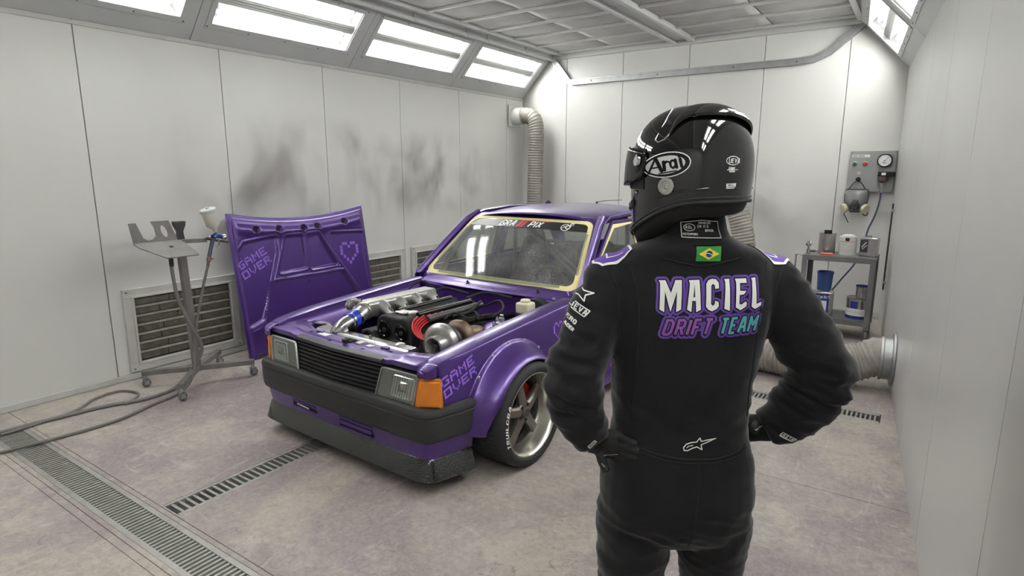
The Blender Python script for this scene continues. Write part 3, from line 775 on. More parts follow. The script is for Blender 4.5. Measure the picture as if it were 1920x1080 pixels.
class Flat:
    """a flat print made of triangles in a plane, projected onto a surface later"""
    def __init__(s): s.tris = []
    def poly(s, p):
        for t in tessellate_polygon([[Vector((x, y, 0)) for x, y in p]]): s.tris.append([p[i] for i in t])
        return s
    def hole(s, outer, inner):
        pts = list(outer) + list(inner)
        for t in tessellate_polygon([[Vector((x, y, 0)) for x, y in outer], [Vector((x, y, 0)) for x, y in inner]]): s.tris.append([pts[i] for i in t])
        return s
    def stroke(s, line, w, closed=False, cap=True):
        L = list(line) + ([line[0]] if closed else [])
        for (a, b), (c, d) in zip(L, L[1:]):
            dx, dy = c - a, d - b; l = math.hypot(dx, dy)
            if l < 1e-9: continue
            nx, ny = -dy / l * w / 2, dx / l * w / 2
            s.tris.append([(a - nx, b - ny), (c - nx, d - ny), (c + nx, d + ny)]); s.tris.append([(a - nx, b - ny), (c + nx, d + ny), (a + nx, b + ny)])
        pts = L if (cap or closed) else L[1:-1]
        for (a, b) in pts:
            o = [(a + w / 2 * math.cos(PI * k / 4 + PI / 8), b + w / 2 * math.sin(PI * k / 4 + PI / 8)) for k in range(8)]
            for k in range(1, 7): s.tris.append([o[0], o[k], o[k + 1]])
        return s
    def text(s, t, x, y, h, w, gap=0.3, shear=0.0, sx=1.0, cap=False, center=False):
        st, L = text_strokes(t, gap, shear)
        x -= L * h * sx / 2 if center else 0
        for l in st: s.stroke([(x + a * h * sx, y + b * h) for a, b in l], w, cap=cap)
        return s
    def thick(s, polys, r):
        for p in polys: s.poly(p); s.stroke(p, 2 * r, True)
        return s
    def bmesh(s, maxe):
        bm = bmesh.new()
        for t in s.tris:
            vs = [bm.verts.new((x, y, 0)) for x, y in t]
            try: bm.faces.new(vs)
            except ValueError: pass
        bmesh.ops.remove_doubles(bm, verts=bm.verts, dist=1e-6)
        for _ in range(6):
            es = [e for e in bm.edges if e.calc_length() > maxe]
            if not es: break
            bmesh.ops.subdivide_edges(bm, edges=es, cuts=1)
            bmesh.ops.triangulate(bm, faces=bm.faces)
        return bm
def decal(name, flat, mt, parent, fn, maxe=0.01):
    """fn maps a flat (x, y) to a local 3D point on the surface"""
    bm = flat.bmesh(maxe)
    for v in list(bm.verts):
        p = fn(v.co.x, v.co.y)
        if p is None: bm.verts.remove(v)
        else: v.co = p
    me = bpy.data.meshes.new(name); bm.to_mesh(me); bm.free(); me.materials.append(mt)
    return put(name, me, parent)
def caster_on(bvh, O, U, Vv, D, eps):                 # projection along D onto a surface
    O, U, Vv, D = Vector(O), Vector(U), Vector(Vv), Vector(D).normalized()
    def f(x, y):
        h = bvh.ray_cast(O + U * x + Vv * y, D)
        if h[0] is None: return None
        n = h[1] if h[1].dot(D) < 0 else -h[1]
        return h[0] - D * eps * 0.6 + n * eps * 0.4
    return f
PIX = {'G': ['01111', '10000', '10011', '10001', '01111'], 'A': ['01110', '10001', '11111', '10001', '10001'], 'M': ['10001', '11011', '10101', '10001', '10001'],
       'E': ['11111', '10000', '11110', '10000', '11111'], 'O': ['11111', '10001', '10001', '10001', '11111'], 'V': ['10001', '10001', '10001', '01010', '00100'], 'R': ['11110', '10001', '11110', '10010', '10001']}
def pixel_text(lines, px):
    f = Flat(); y = 0
    for ln in lines:
        x = 0
        for ch in ln:
            for r, row in enumerate(PIX[ch]):
                for c_, b in enumerate(row):
                    if b == '1':
                        a, d = (x + c_) * px, (y - r) * px
                        f.tris.append([(a, d), (a + px, d), (a + px, d + px)]); f.tris.append([(a, d), (a + px, d + px), (a, d + px)])
            x += 6
        y -= 6.4
    return f
HEART = ['0110110', '1001001', '1000001', '1000001', '0100010', '0010100', '0001000']
def pixel_heart(px):
    f = Flat()
    for r, row in enumerate(HEART):
        for c_, b in enumerate(row):
            if b == '1':
                a, d = c_ * px, -r * px
                f.tris.append([(a, d), (a + px * .9, d), (a + px * .9, d + px * .9)]); f.tris.append([(a, d), (a + px * .9, d + px * .9), (a, d + px * .9)])
    return f

# ================================================================== THE CAR   (x across, y from nose to tail, z up)
WC, WZ, WR = 0.64, 0.303, 0.303                      # front wheel centre, height, radius
RWC = 3.02
def nose_path(off=0.0, n=26, end=0.30, side=0.79):
    """plan of the front: list of points from the far side (x<0) round the nose to the near side"""
    half = [(0.0, 0.0), (0.2, 0.0), (0.4, 0.001), (0.56, 0.003), (0.655, 0.008), (0.708, 0.020), (0.736, 0.050), (side - 0.038, 0.11), (side - 0.015, 0.19), (side + 0.004, end)]
    pts = smooth_path([V(-x, y, 0) for x, y in half[::-1]] + [V(x, y, 0) for x, y in half[1:]], 5)
    out = []
    for i, p in enumerate(pts):
        d = pts[min(i + 1, len(pts) - 1)] - pts[max(i - 1, 0)]
        nrm = Vector((d.y, -d.x, 0)).normalized()
        out.append((p, nrm))
    return [p + nn * off for p, nn in out], [nn for p, nn in out]
def sweep(prof, end=0.30, side=0.79, closed=True):
    P, Nn = nose_path(0, end=end, side=side)
    return [[p + nn * o + V(0, 0, z) for o, z in prof] for p, nn in zip(P, Nn)]
def crease(y): return sinterp(y, [(0.0, 0.652), (0.04, 0.674), (0.09, 0.695), (0.16, 0.711), (0.6, 0.748), (1.1, 0.782), (1.45, 0.800), (2.0, 0.822), (3.0, 0.835), (3.95, 0.82)])
def side_x(y, z):
    base = sinterp(y, [(0.0, 0.728), (0.12, 0.754), (0.3, 0.784), (0.6, 0.79), (1.5, 0.795), (2.6, 0.795), (3.6, 0.78), (3.95, 0.75)])
    t = (z - 0.48) / 0.3
    return base - 0.022 * max(0, t) ** 2 - 0.03 * max(0, -t) ** 2
ROOF_Z = 1.300
def roof_pt(u, y):                                    # u -1..1 across
    hw = sinterp(y, [(1.93, 0.575), (2.3, 0.60), (3.0, 0.595), (3.15, 0.57)])
    z0 = sinterp(y, [(1.93, 1.272), (2.1, 1.298), (2.5, 1.318), (2.9, 1.312), (3.15, 1.285)])
    return V(u * hw, y + 0.03 * u * u * (1 if y < 2.4 else -1), z0 + 0.045 * (1 - abs(u) ** 2.4) - 0.012 * abs(u) ** 8)
# windscreen patch: u -1..1, v 0..1
def ws_pt(u, v, off=0.0):
    b = V(0.725 * u, 1.405 + 0.075 * u * u, 0.838 - 0.004 * u * u)
    t = V(0.572 * u, 1.925 + 0.045 * u * u, 1.285 - 0.012 * u * u)
    p = b.lerp(t, v); p.z += 0.02 * math.sin(PI * v) ; p.y -= 0.02 * math.sin(PI * v)
    return p + V(0, -0.66, 0.75) * off
def car():
    car = thing('car', 'purple two-door race saloon without its bonnet, engine bay open', 'car', (-2.645, 2.085, 0), math.radians(-2.5))
    pu, pud = M['purple'], M['purple_d']
    both = lambda fn: [fn(1), fn(-1)]
    def B(mb, name, mt, par=car, **k): return mb.build(name, mt, par, **k)

    # ---- side panels -------------------------------------------------
    def side_grid(y0, y1, n, top, arch=None, bottom=0.165, rows=14):
        P = []
        for i in range(n + 1):
            y = lerp(y0, y1, i / n); zb = bottom(y) if callable(bottom) else bottom
            if arch:
                d = arch[1] ** 2 - (y - arch[0]) ** 2
                if d > 0: zb = max(zb, WZ + math.sqrt(d))
            zt = top(y); col = []
            for j in range(rows + 1):
                z = lerp(zb, zt, j / rows)
                col.append(V(side_x(y, z), y, z))
            P.append(col)
        return P
    def fender():
        m = MB()
        P = side_grid(0.092, 1.40, 62, crease, (WC, 0.345), lambda y: 0.47 if y < 0.30 else 0.165)
        for col in P:                                 # roll over the crease to the top of the wing, then down into the bay
            y = col[0].y; x, z = col[-1].x, col[-1].z
            kr = max(0.25, min(1, y / 0.4)); col.append(V(x - 0.004, y, z + 0.006 * kr)); col.append(V(x - 0.016, y, z + 0.011 * kr))
            xi = sinterp(y, [(0.0, 0.655), (0.2, 0.648), (0.6, 0.64), (1.4, 0.655)])
            col.append(V(x - 0.06, y, z + 0.018 * kr)); col.append(V(xi + 0.02, y, z + 0.02 * kr)); col.append(V(xi, y, z + 0.012 * kr)); col.append(V(xi - 0.004, y, z - 0.03))
        m.grid(P, True); return m
    f = fender()
    B(f, 'front_wing', pu, solid=0.004, ang=50); B(f.mirror(), 'front_wing', pu, solid=0.004, ang=50, off=-1)
    def nosewing():                                   # short piece of wing above and behind the indicator
        m = MB(); P = []
        for i in range(7):
            y = lerp(0.030, 0.0925, i / 6); zt = crease(y); x = sinterp(y, [(0.030, 0.706), (0.045, 0.726), (0.065, 0.736), (0.0925, side_x(0.0925, zt))])
            xi = 0.652
            col = [V(x, y, lerp(0.634, zt, j / 5)) for j in range(6)]
            col += [V(x - 0.004, y, zt + .0016), V(x - 0.016, y, zt + .003), V(x - 0.03, y, zt + .0045), V(xi + 0.02, y, zt + 0.005), V(xi, y, zt + 0.003)]
            P.append(col)
        m.grid(P, True)
        c0 = P[0]; m.add(c0 + [V(0.652, c0[0].y, 0.634)], [tuple(range(len(c0) + 1))]); return m
    f = nosewing(); B(f, 'wing_tip', pu, solid=0.004, ang=50); B(f.mirror(), 'wing_tip', pu, solid=0.004, ang=50)
    belt = lambda y: crease(y) + 0.035
    def door():
        m = MB(); P = side_grid(1.405, 2.46, 24, belt)
        for col in P: col.append(V(col[-1].x - 0.02, col[-1].y, col[-1].z + 0.012)); col.append(V(col[-1].x - 0.03, col[-1].y, col[-1].z))
        m.grid(P, True); return m
    d = door()
    for mm in (d, d.mirror()): B(mm, 'door', pu, solid=0.004, ang=50)
    def quarter():
        m = MB(); P = side_grid(2.465, 3.93, 50, belt, (RWC, 0.345))
        for col in P: col.append(V(col[-1].x - 0.02, col[-1].y, col[-1].z + 0.012)); col.append(V(col[-1].x - 0.10, col[-1].y, col[-1].z + 0.004))
        m.grid(P, True); return m
    d = quarter()
    for mm in (d, d.mirror()): B(mm, 'rear_wing', pu, solid=0.004, ang=50)
    # side skirts
    sk = MB(); rr = []
    for i in range(15):
        y = lerp(WC + 0.37, RWC - 0.37, i / 14)
        rr.append([V(0.765, y, 0.20), V(0.800, y, 0.195), V(0.812, y, 0.155), V(0.808, y, 0.115), V(0.74, y, 0.105), V(0.72, y, 0.15)])
    sk.loft(rr)
    for mm in (sk, sk.mirror()): B(mm, 'side_skirt', pu, ang=40)
    # flares
    def flare(cy):
        m = MB(); P = []
        for i in range(41):
            a = math.radians(lerp(-4, 184, i / 40)); ca, sa = math.cos(a), math.sin(a)
            low = max(0.0, 1 - max(0, sa) * 2.2)       # the flare slims towards its ends
            col = []
            ro = 0.400
            for (r, x) in ((ro + 0.012, 0.0), (ro + 0.008, 0.006), (ro, 0.008), (ro - 0.012, 0.022), (ro - 0.034, 0.075), (ro - 0.055, 0.118), (ro - 0.070, 0.139), (ro - 0.080, 0.146), (ro - 0.087, 0.138), (ro - 0.088, 0.07), (ro - 0.085, -0.03)):
                r2 = ro + (r - ro) * (1 - 0.25 * low)
                y, z = cy + r2 * ca, WZ - 0.004 + r2 * sa
                bx = side_x(y, max(0.25, min(z, 0.72)))
                col.append(V(bx + x * (1 - 0.28 * low), y, z))
            P.append(col)
        m.grid(P, True); return m
    for cy in (WC, RWC):
        f = flare(cy)
        for sgn, mm in ((1, f), (-1, f.mirror())):
            o = B(mm, 'wheel_flare', pu, ang=60)
            rv = MB().lathe([(0.009, -0.004), (0.0085, 0.003), (0.005, 0.006), (0.0, 0.0065)], (0, 0, 0), (sgn, 0, 0), 10).mesh('rivet', M['alu'])
            for a in (8, 28, 50, 72, 94, 116, 137, 157, 174):
                y, z = cy + 0.404 * math.cos(math.radians(a)), WZ - 0.004 + 0.404 * math.sin(math.radians(a))
                r = put('rivet', rv, o); r.location = (sgn * (side_x(y, min(z, .72)) + 0.006), y, z)
    # ---- front end ---------------------------------------------------
    bp = [(-0.03, 0.30), (0.0, 0.295), (0.014, 0.305), (0.022, 0.33), (0.024, 0.38), (0.024, 0.428), (0.018, 0.432), (0.018, 0.438), (0.026, 0.442), (0.026, 0.456), (0.016, 0.474), (-0.01, 0.482), (-0.05, 0.484), (-0.05, 0.45)]
    B(MB().loft(sweep(bp)), 'front_bumper', M['black_trim'], ang=40)
    P_, N_ = nose_path(0.024)
    vp = [(-0.008, 0.30), (-0.012, 0.26), (-0.020, 0.22), (-0.024, 0.195), (-0.06, 0.195), (-0.06, 0.30)]
    val = B(MB().loft(sweep(vp)), 'front_valance', pu, ang=40)
    lp = [(-0.024, 0.198), (-0.012, 0.185), (-0.002, 0.155), (0.010, 0.118), (0.018, 0.094), (0.012, 0.086), (-0.06, 0.088), (-0.08, 0.10), (-0.06, 0.19)]
    B(MB().loft(sweep(lp, end=0.285, side=0.795)), 'front_lip', M['carbon'], ang=50)
    def slot(xa, xb, z0, z1):
        m = MB(); xs_ = [lerp(xa, xb, k / 6) for k in range(7)]
        def yf(x): return interp(abs(x), [(0, 0.0), (0.4, 0.001), (0.56, 0.003), (0.67, 0.01)]) + 0.008
        a = [[V(x, yf(x) + 0.002, z0), V(x, yf(x) + 0.004, z1), V(x, yf(x) + 0.02, z1), V(x, yf(x) + 0.02, z0)] for x in xs_]
        m.loft(a); o = B(m, 'valance_slot_shade', M['black_matt'], val, ang=30)  # black block set proud as the shade inside the slot
        for zz, dz in ((z0 - 0.004, -1), (z1 + 0.0, 1)):
            B(MB().loft([[V(x, yf(x) - 0.005, zz), V(x, yf(x) - 0.003, zz + 0.007), V(x, yf(x) + 0.012, zz + 0.007), V(x, yf(x) + 0.012, zz)] for x in xs_]), 'slot_lip', pu, val, ang=30)
        return o
    slot(0.03, 0.31, 0.222, 0.242); slot(0.03, 0.31, 0.256, 0.274)
    slot(-0.42, -0.19, 0.238, 0.268)
    B(MB().tube([V(-0.37, 0.012, 0.257), V(-0.24, 0.006, 0.254)], 0.008, 8), 'slot_tube', M['chrome'], val)
    # grille
    def gy(x): return 0.004 + 0.018 * (abs(x) / 0.37) ** 1.3
    gr = B(MB().loft([[V(x, gy(x) + 0.03, 0.478), V(x, gy(x) + 0.05, 0.662), V(x, gy(x) + 0.065, 0.662), V(x, gy(x) + 0.05, 0.478)] for x in (-0.37, -0.2, 0, 0.2, 0.37)]), 'grille_backing', M['black_matt'], ang=30)
    nsl = 8
    for k in range(nsl):
        z = lerp(0.480, 0.640, k / (nsl - 1)); lean = 0.12 * (z - 0.480)
        hw_ = 0.332 + 0.24 * (z - 0.478); xs_ = [lerp(-hw_, hw_, i / 10) for i in range(11)]
        B(MB().loft([[V(x, gy(x) + lean, z - 0.006), V(x, gy(x) + lean - 0.002, z + 0.002), V(x, gy(x) + lean + 0.03, z + 0.007), V(x, gy(x) + lean + 0.03, z)] for x in xs_]), 'slat', M['grille_slat_black'], gr, ang=30)
    tops = [lerp(-0.375, 0.385, i / 10) for i in range(11)]
    B(MB().loft([[V(x, gy(x) + 0.008, 0.658), V(x, gy(x) + 0.012, 0.674), V(x, gy(x) + 0.05, 0.684), V(x, gy(x) + 0.05, 0.66)] for x in tops]), 'grille_top_bar', M['black_trim'], gr, ang=30)
    # headlamps
    def lamp(s):
        def fy(x): return interp(x, [(0.30, 0.020), (0.5, 0.022), (0.65, 0.028), (0.70, 0.034)])
        xi0, xo0, xi1, xo1 = 0.338, 0.628, 0.382, 0.655      # bottom / top edges
        def ring(ins, dy, u0=0.0, u1=1.0, v0=0.0, v1=1.0):
            out = []
            for (u, v) in rrect(2 - ins * 2, 2 - ins * 2, 0.12, 4):
                uu, vv = lerp(u0, u1, (u + 1) / 2), lerp(v0, v1, (v + 1) / 2)
                x = lerp(lerp(xi0, xo0, uu), lerp(xi1, xo1, uu), vv); z = lerp(0.468, 0.640, vv)
                out.append(V(s * x, fy(x) + 0.12 * (z - 0.468) + dy, z))
            return out if s > 0 else out[::-1]
        hb = B(MB().loft([ring(0, 0.0), ring(0, 0.03), ring(0.1, 0.14)], True, True), 'headlamp', M['black_trim'], ang=40)
        B(MB().loft([ring(0.0, -0.004), ring(0.03, -0.012), ring(0.06, -0.012), ring(0.075, -0.004)], True, False), 'bezel', M['alu'], hb, ang=30)
        B(MB().loft([ring(0.07, -0.0035), ring(0.5, -0.002)], True, True), 'lamp_inner', M['li'], hb, ang=20)
        rg = (0.36, 0.93, 0.16, 0.86)
        B(MB().loft([ring(0.0, -0.0045, *rg), ring(0.06, -0.009, *rg), ring(0.16, -0.0055, *rg), ring(0.45, -0.003, *rg), ring(0.8, -0.0028, *rg)], True, True), 'reflector', M['silver_refl'], hb, ang=70)
        rb = (0.55, 0.78, 0.38, 0.68)
        B(MB().loft([ring(0.0, -0.004, *rb), ring(0.3, -0.011, *rb), ring(0.7, -0.013, *rb)], True, True), 'bulb_shield', M['chrome'], hb, ang=60)
        for q in range(9):                            # moulded flutes of the glass
            uu = 0.40 + 0.06 * q
            pa = [V(s * lerp(lerp(xi0, xo0, uu), lerp(xi1, xo1, uu), vv), 0, lerp(0.468, 0.640, vv)) for vv in (0.18, 0.5, 0.84)]
            pa = [V(p.x, fy(abs(p.x)) + 0.12 * (p.z - 0.468) - 0.0135, p.z) for p in pa]
            B(MB().tube(pa, 0.0022, 5), 'flute', M['lens'], hb)
        R0 = ring(0.05, -0.0125); R1 = ring(0.2, -0.0155)
        g = MB(); g.loft([R0, R1], True, False); g.add(R1, [tuple(range(len(R1)))])
        B(g, 'lens', M['lens'], hb, ang=60)
        # indicator
        def ir(ins, o):
            out = []
            for (u, v) in rrect(2 - ins * 2, 2 - ins * 2, 0.16, 4):
                uu, vv = (u + 1) / 2, (v + 1) / 2; z = lerp(0.470, 0.632, vv)
                q = lerp(0.0, 1.0, uu)
                path = [V(0.632 + 0.025 * vv, 0.030, 0), V(0.675 + 0.01 * vv, 0.034, 0), V(0.716, 0.044, 0), V(0.738, 0.068, 0), V(0.752, 0.105 - 0.01 * vv, 0)]
                k = min(3, int(q * 4)); p = path[k].lerp(path[k + 1], q * 4 - k)
                nrm = Vector((lerp(0.15, 1.0, q), lerp(-1.0, -0.1, q), 0)).normalized()
                p = p + nrm * o; out.append(V(s * p.x, p.y + 0.10 * (z - 0.482) * (1 - q), z))
            return out if s > 0 else out[::-1]
        ind = B(MB().loft([ir(0, -0.03), ir(0, 0.004), ir(0.06, 0.012)], True, True), 'indicator', M['amber'], ang=50)
        B(MB().loft([ir(-0.02, -0.03), ir(-0.03, 0.003), ir(0.02, 0.005), ir(0.02, -0.02)], True, False), 'indicator_rim', M['black_trim'], ind, ang=40)
        B(MB().loft([ir(0.16, 0.012), ir(0.2, 0.0145), ir(0.3, 0.014)], True, True), 'indicator_ridge', M['amber'], ind, ang=40)
    M['li'] = mat('lamp_inner_grey', (150, 153, 150), 0.3, 0.6)
    lamp(1); lamp(-1)
    # side of the nose between indicator, bumper and wing
    m = MB(); P = []
    for i in range(7):
        y = lerp(0.145, 0.30, i / 6); P.append([V(side_x(y, lerp(0.44, 0.50, j / 3)) - 0.002, y, lerp(0.44, 0.50, j / 3)) for j in range(4)])
    # ---- radiator support panel (slam panel) --------------------------
    def sy(x): return gy(x) + 0.034 if abs(x) < 0.37 else interp(abs(x), [(0.37, 0.056), (0.5, 0.056), (0.65, 0.060), (0.70, 0.07)])
    m = MB(); P = []
    for i in range(33):
        x = lerp(-0.66, 0.66, i / 32); a = abs(x)
        yb = interp(a, [(0, 0.185), (0.38, 0.193), (0.50, 0.212), (0.58, 0.245), (0.62, 0.285), (0.70, 0.31)])
        y0 = sy(x); z = 0.680 + 0.008 * (a > 0.42)
        P.append([V(x, y0 - 0.012, z - 0.03), V(x, y0 - 0.008, z - 0.004), V(x, y0, z), V(x, lerp(y0, yb, 0.3), z + 0.002), V(x, lerp(y0, yb, 0.36), z + 0.012), V(x, lerp(y0, yb, 0.7), z + 0.012), V(x, lerp(y0, yb, 0.76), z + 0.002), V(x, yb, z), V(x, yb + 0.004, z - 0.05)])
    sp = B(m.grid(P, True), 'slam_panel', pud, solid=0.003, ang=45)
    hl = MB().lathe([(0.012, 0.0), (0.012, 0.0015)], (0, 0, 0), (0, 0, 1), 14).mesh('panel_hole_shade', M['black_matt'])  # black discs laid on as the dark of the openings
    for (x, y) in ((-0.56, 0.17), (-0.50, 0.22), (-0.34, 0.115), (-0.12, 0.085), (0.17, 0.09), (0.36, 0.12), (0.46, 0.17), (0.56, 0.2)):
        o = put('panel_hole_shade', hl, sp); o.location = (x, y, 0.6935 + (0.012 if abs(x) > 0.42 else 0) - (0.010 if y < 0.10 else 0.0))
    B(MB().box(-0.265, -0.185, 0.105, 0.145, 0.692, 0.694), 'paper_sticker', M['white_print'], sp)
    lt = MB(); lt.box(-0.02, 0.05, 0.10, 0.15, 0.690, 0.700); lt.box(0.0, 0.03, 0.08, 0.11, 0.690, 0.710); lt.tube([V(-0.03, 0.13, 0.700), V(0.07, 0.13, 0.700)], 0.004, 6)
    B(lt, 'bonnet_latch', M['black_matt'], sp)
    B(MB().box(0.09, 0.13, 0.10, 0.145, 0.690, 0.702), 'latch_plate', M['alu'], sp); B(MB().box(0.17, 0.21, 0.105, 0.14, 0.690, 0.696), 'latch_plate', M['alu'], sp)
    for x in (-0.31, 0.27):
        q = MB(); q.prism([(0, 0), (0.06, 0), (0.045, 0.03), (0.01, 0.03)], (x, 0.13, 0.691), (1, 0, 0), (0, 1, 0), 0.012); B(q, 'bump_stop', pud, sp, bevel=0.003)
    # ---- engine bay shell ---------------------------------------------
    m = MB(); P = []
    for i in range(25):
        y = lerp(0.10, 1.36, i / 24)
        xi = sinterp(y, [(0.0, 0.655), (0.2, 0.648), (0.6, 0.64), (1.4, 0.655)]) - 0.006
        zt = crease(y) + 0.004
        bul = 0.05 * math.exp(-((y - 0.88) / 0.2) ** 2)
        P.append([V(xi, y, zt), V(xi - 0.012, y, zt - 0.05), V(xi - 0.03, y, zt - 0.07), V(xi - 0.035, y, zt - 0.17), V(xi - 0.05 - bul, y, zt - 0.19), V(xi - 0.07 - bul, y, 0.42), V(xi - 0.09, y, 0.22)])
    m.grid(P)
    for mm in (m, m.mirror()): B(mm, 'inner_wing', pud, solid=0.003, ang=40)
    fw = MB(); P = []
    for i in range(21):
        x = lerp(-0.66, 0.66, i / 20); P.append([V(x, 1.35, 0.20), V(x, 1.35, 0.62), V(x, 1.37, 0.70), V(x, 1.352, 0.765), V(x, 1.348, 0.79)])
    fw.grid(P, True); B(fw, 'firewall', pud, solid=0.003, ang=40)
    B(MB().box(-0.62, 0.62, 0.12, 1.36, 0.17, 0.19), 'bay_floor', M['black_matt'], smooth=False)
    B(MB().box(-0.64, 0.64, 0.10, 0.12, 0.19, 0.66), 'front_panel', M['black_matt'], smooth=False)
    for s in (1, -1):
        st = B(MB().lathe([(0.125, -0.16), (0.12, -0.02), (0.10, 0.0), (0.06, 0.008), (0.058, 0.0), (0.0, 0.0)], (s * 0.50, 0.92, 0.70), (0, 0, 1), 28), 'strut_tower', pud, ang=40)
        B(MB().lathe([(0.04, 0), (0.04, 0.01), (0.018, 0.014), (0.018, 0.04), (0.012, 0.044), (0.012, 0.06), (0.0, 0.062)], (s * 0.50, 0.92, 0.702), (0, 0, 1), 16), 'damper_top', M['alu'], st)
        for a in (0.5, 2.6, 4.7):
            B(MB().lathe([(0.011, 0), (0.011, 0.012), (0.006, 0.013), (0.006, 0.024)], (s * 0.50 + 0.08 * math.cos(a), 0.92 + 0.08 * math.sin(a), 0.706), (0, 0, 1), 6), 'tower_nut', M['alu'], st)
    # ---- cowl ----------------------------------------------------------
    m = MB(); P = []
    for i in range(29):
        u = lerp(-1, 1, i / 28); x = 0.70 * u
        yb = 1.405 + 0.075 * u * u
        P.append([V(x, 1.345 + 0.02 * u * u, 0.775), V(x, 1.338 + 0.02 * u * u, 0.794), V(x, 1.345 + 0.02 * u * u, 0.803), V(x, yb - 0.02, 0.826 - 0.006 * u * u), V(x * 1.03, yb + 0.012, 0.838), V(x * 1.03, yb + 0.03, 0.845)])
    cw = B(m.grid(P, True), 'cowl_panel', pu, solid=0.004, ang=40)
    m = MB()
    for i in range(27):
        for j in range(4):
            x = lerp(-0.18, 0.36, i / 26); u = x / 0.7; y = lerp(1.355, 1.39, j / 3) + 0.05 * u * u; z = lerp(0.8075, 0.822, j / 3) + 0.0015
            m.box(x - 0.006, x + 0.006, y - 0.004, y + 0.004, z, z + 0.0015)
    o = B(m, 'cowl_vent_holes', M['black_matt'], cw, smooth=False); o['kind'] = 'stuff'
    for (x, y) in ((-0.18, 1.385), (0.44, 1.41)):
        B(MB().lathe([(0.016, 0), (0.015, 0.012), (0.008, 0.014), (0.008, 0.028), (0.0, 0.029)], (x, y, 0.815), (0, -0.3, 1), 12), 'wiper_spindle', M['steel_dark'], cw)
    for s in (-1, 1):
        B(MB().lathe([(0.014, 0), (0.013, 0.008), (0.006, 0.009), (0.006, 0.016)], (s * 0.615, 1.345, 0.80), (0, 0, 1), 8), 'hinge_bolt', M['alu'], cw)
    # ---- roof, pillars, glass -------------------------------------------
    P = [[roof_pt(lerp(-1, 1, i / 24), lerp(1.93, 3.15, j / 20)) for j in range(21)] for i in range(25)]
    B(MB().grid(P, True), 'roof', pu, solid=0.006, ang=60)
    an = B(MB().tube([V(0.1, 2.85, 1.352), V(0.1, 2.84, 1.372), V(0.1, 3.0, 1.378), V(0.1, 3.35, 1.372)], [0.009, 0.006, 0.003, 0.002], 8), 'aerial', M['black_trim'])
    B(MB().sphere(V(0.1, 2.845, 1.368), 0.011, 10), 'aerial_base', M['black_trim'], an)
    # windscreen surround + glass + tape
    ring = rrect(2, 1, 0.13, 6, 0, 0.5)
    def wring(k, off, grow):                          # grow in metres
        return [ws_pt(u * (1 + grow / 0.65) , (v - 0.5) * (1 + grow / 0.33) + 0.5, off) for u, v in k]
    # rounded rectangle in (u, v) with matching corner radii
    def uvring(grow):
        w, h = 1.30, 0.69
        return [(x / w * 2, y / h + 0.5) for x, y in rrect(w + grow * 2, h + grow * 2, 0.075 + grow * .6, 8)]
    g = MB(); k = 24
    Gd = [[ws_pt(lerp(-0.965, 0.965, i / 30), lerp(0.04, 0.955, j / 16), 0.0) for j in range(17)] for i in range(31)]
    ws = B(g.grid(Gd, True), 'windscreen', M['ws_glass'], ang=80)
    R = [[ws_pt(u, v, o) for u, v in uvring(gr_)] for gr_, o in ((-0.042, 0.003), (-0.041, 0.006), (-0.002, 0.007), (-0.001, 0.002))]
    B(MB().loft([r + [r[0]] for r in R], False, False), 'masking_tape', M['tape'], ws, ang=50)
    R = [[ws_pt(u, v, o) for u, v in uvring(gr_)] for gr_, o in ((-0.005, -0.004), (0.0, 0.0035), (0.03, 0.004), (0.055, -0.004))]
    B(MB().loft([r + [r[0]] for r in R], False, False), 'screen_surround', pu, solid=0.004, ang=60)
    for v0, v1 in ((0.815, 0.945),):
        Gd = [[ws_pt(lerp(-0.95, 0.95, i / 30), lerp(v0, v1 - 0.006 * 0, j / 4), 0.0025) for j in range(5)] for i in range(31)]
        sb = B(MB().grid(Gd, True), 'sun_strip', M['banner'], ws, ang=80)
    def wmap(x, y, o): return ws_pt(x / 0.60, 0.88 + y / 0.69, o)
    for tx, x0 in (('GRA', -0.235), ('PIX', 0.055)):
        f = Flat(); f.text(tx, x0, -0.031, 0.062, 0.0125, 0.34, 0.30, 0.95)
        decal('banner_lettering', f, M['white_print'], sb, lambda x, y: wmap(x, y, 0.0035), 0.03)
    f = Flat()
    for x in (-0.062, -0.024): f.poly([(x, -0.038), (x + 0.026, -0.038), (x + 0.054, 0.04), (x + 0.028, 0.04)])
    f.poly([(0.01, 0.036), (0.235, 0.036), (0.238, 0.044), (0.01, 0.044)])
    decal('banner_stripes', f, M['red_print'], sb, lambda x, y: wmap(x, y, 0.0036), 0.03)
    f = Flat(); f.stroke(circ(0.036, 18, 0.38, -0.008), 0.006, True); f.stroke(circ(0.02, 14, 0.40, 0.0), 0.006, True); f.stroke([(0.35, -0.02), (0.42, 0.02)], 0.005); f.stroke([(0.36, 0.01), (0.40, -0.03)], 0.005); f.stroke(circ(0.014, 12, 0.425, 0.03), 0.005, True); f.stroke([(0.41, 0.03), (0.45, 0.05)], 0.006)
    decal('banner_emblem', f, M['white_print'], sb, lambda x, y: wmap(x, y, 0.0035), 0.03)
    # A pillars with roof rails, B and C pillars
    for s in (1, -1):
        def pil(pts, w, d, nm, up=(0, 1, 0)):
            m = MB(); rr = []
            pts = [V(s * p[0], p[1], p[2]) for p in pts]
            for i, p in enumerate(pts):
                t = (pts[min(i + 1, len(pts) - 1)] - pts[max(i - 1, 0)]).normalized()
                a = V(s, 0, 0.3); a = (a - t * a.dot(t)).normalized(); b = t.cross(a)
                rr.append([p + a * d * c_ + b * w * e_ for c_, e_ in ((-1, -1), (0.5, -1), (1, -0.6), (1, 0.6), (0.5, 1), (-1, 1))])
            if s < 0: rr = [r[::-1] for r in rr]
            return B(m.loft(rr), nm, pu, ang=45)
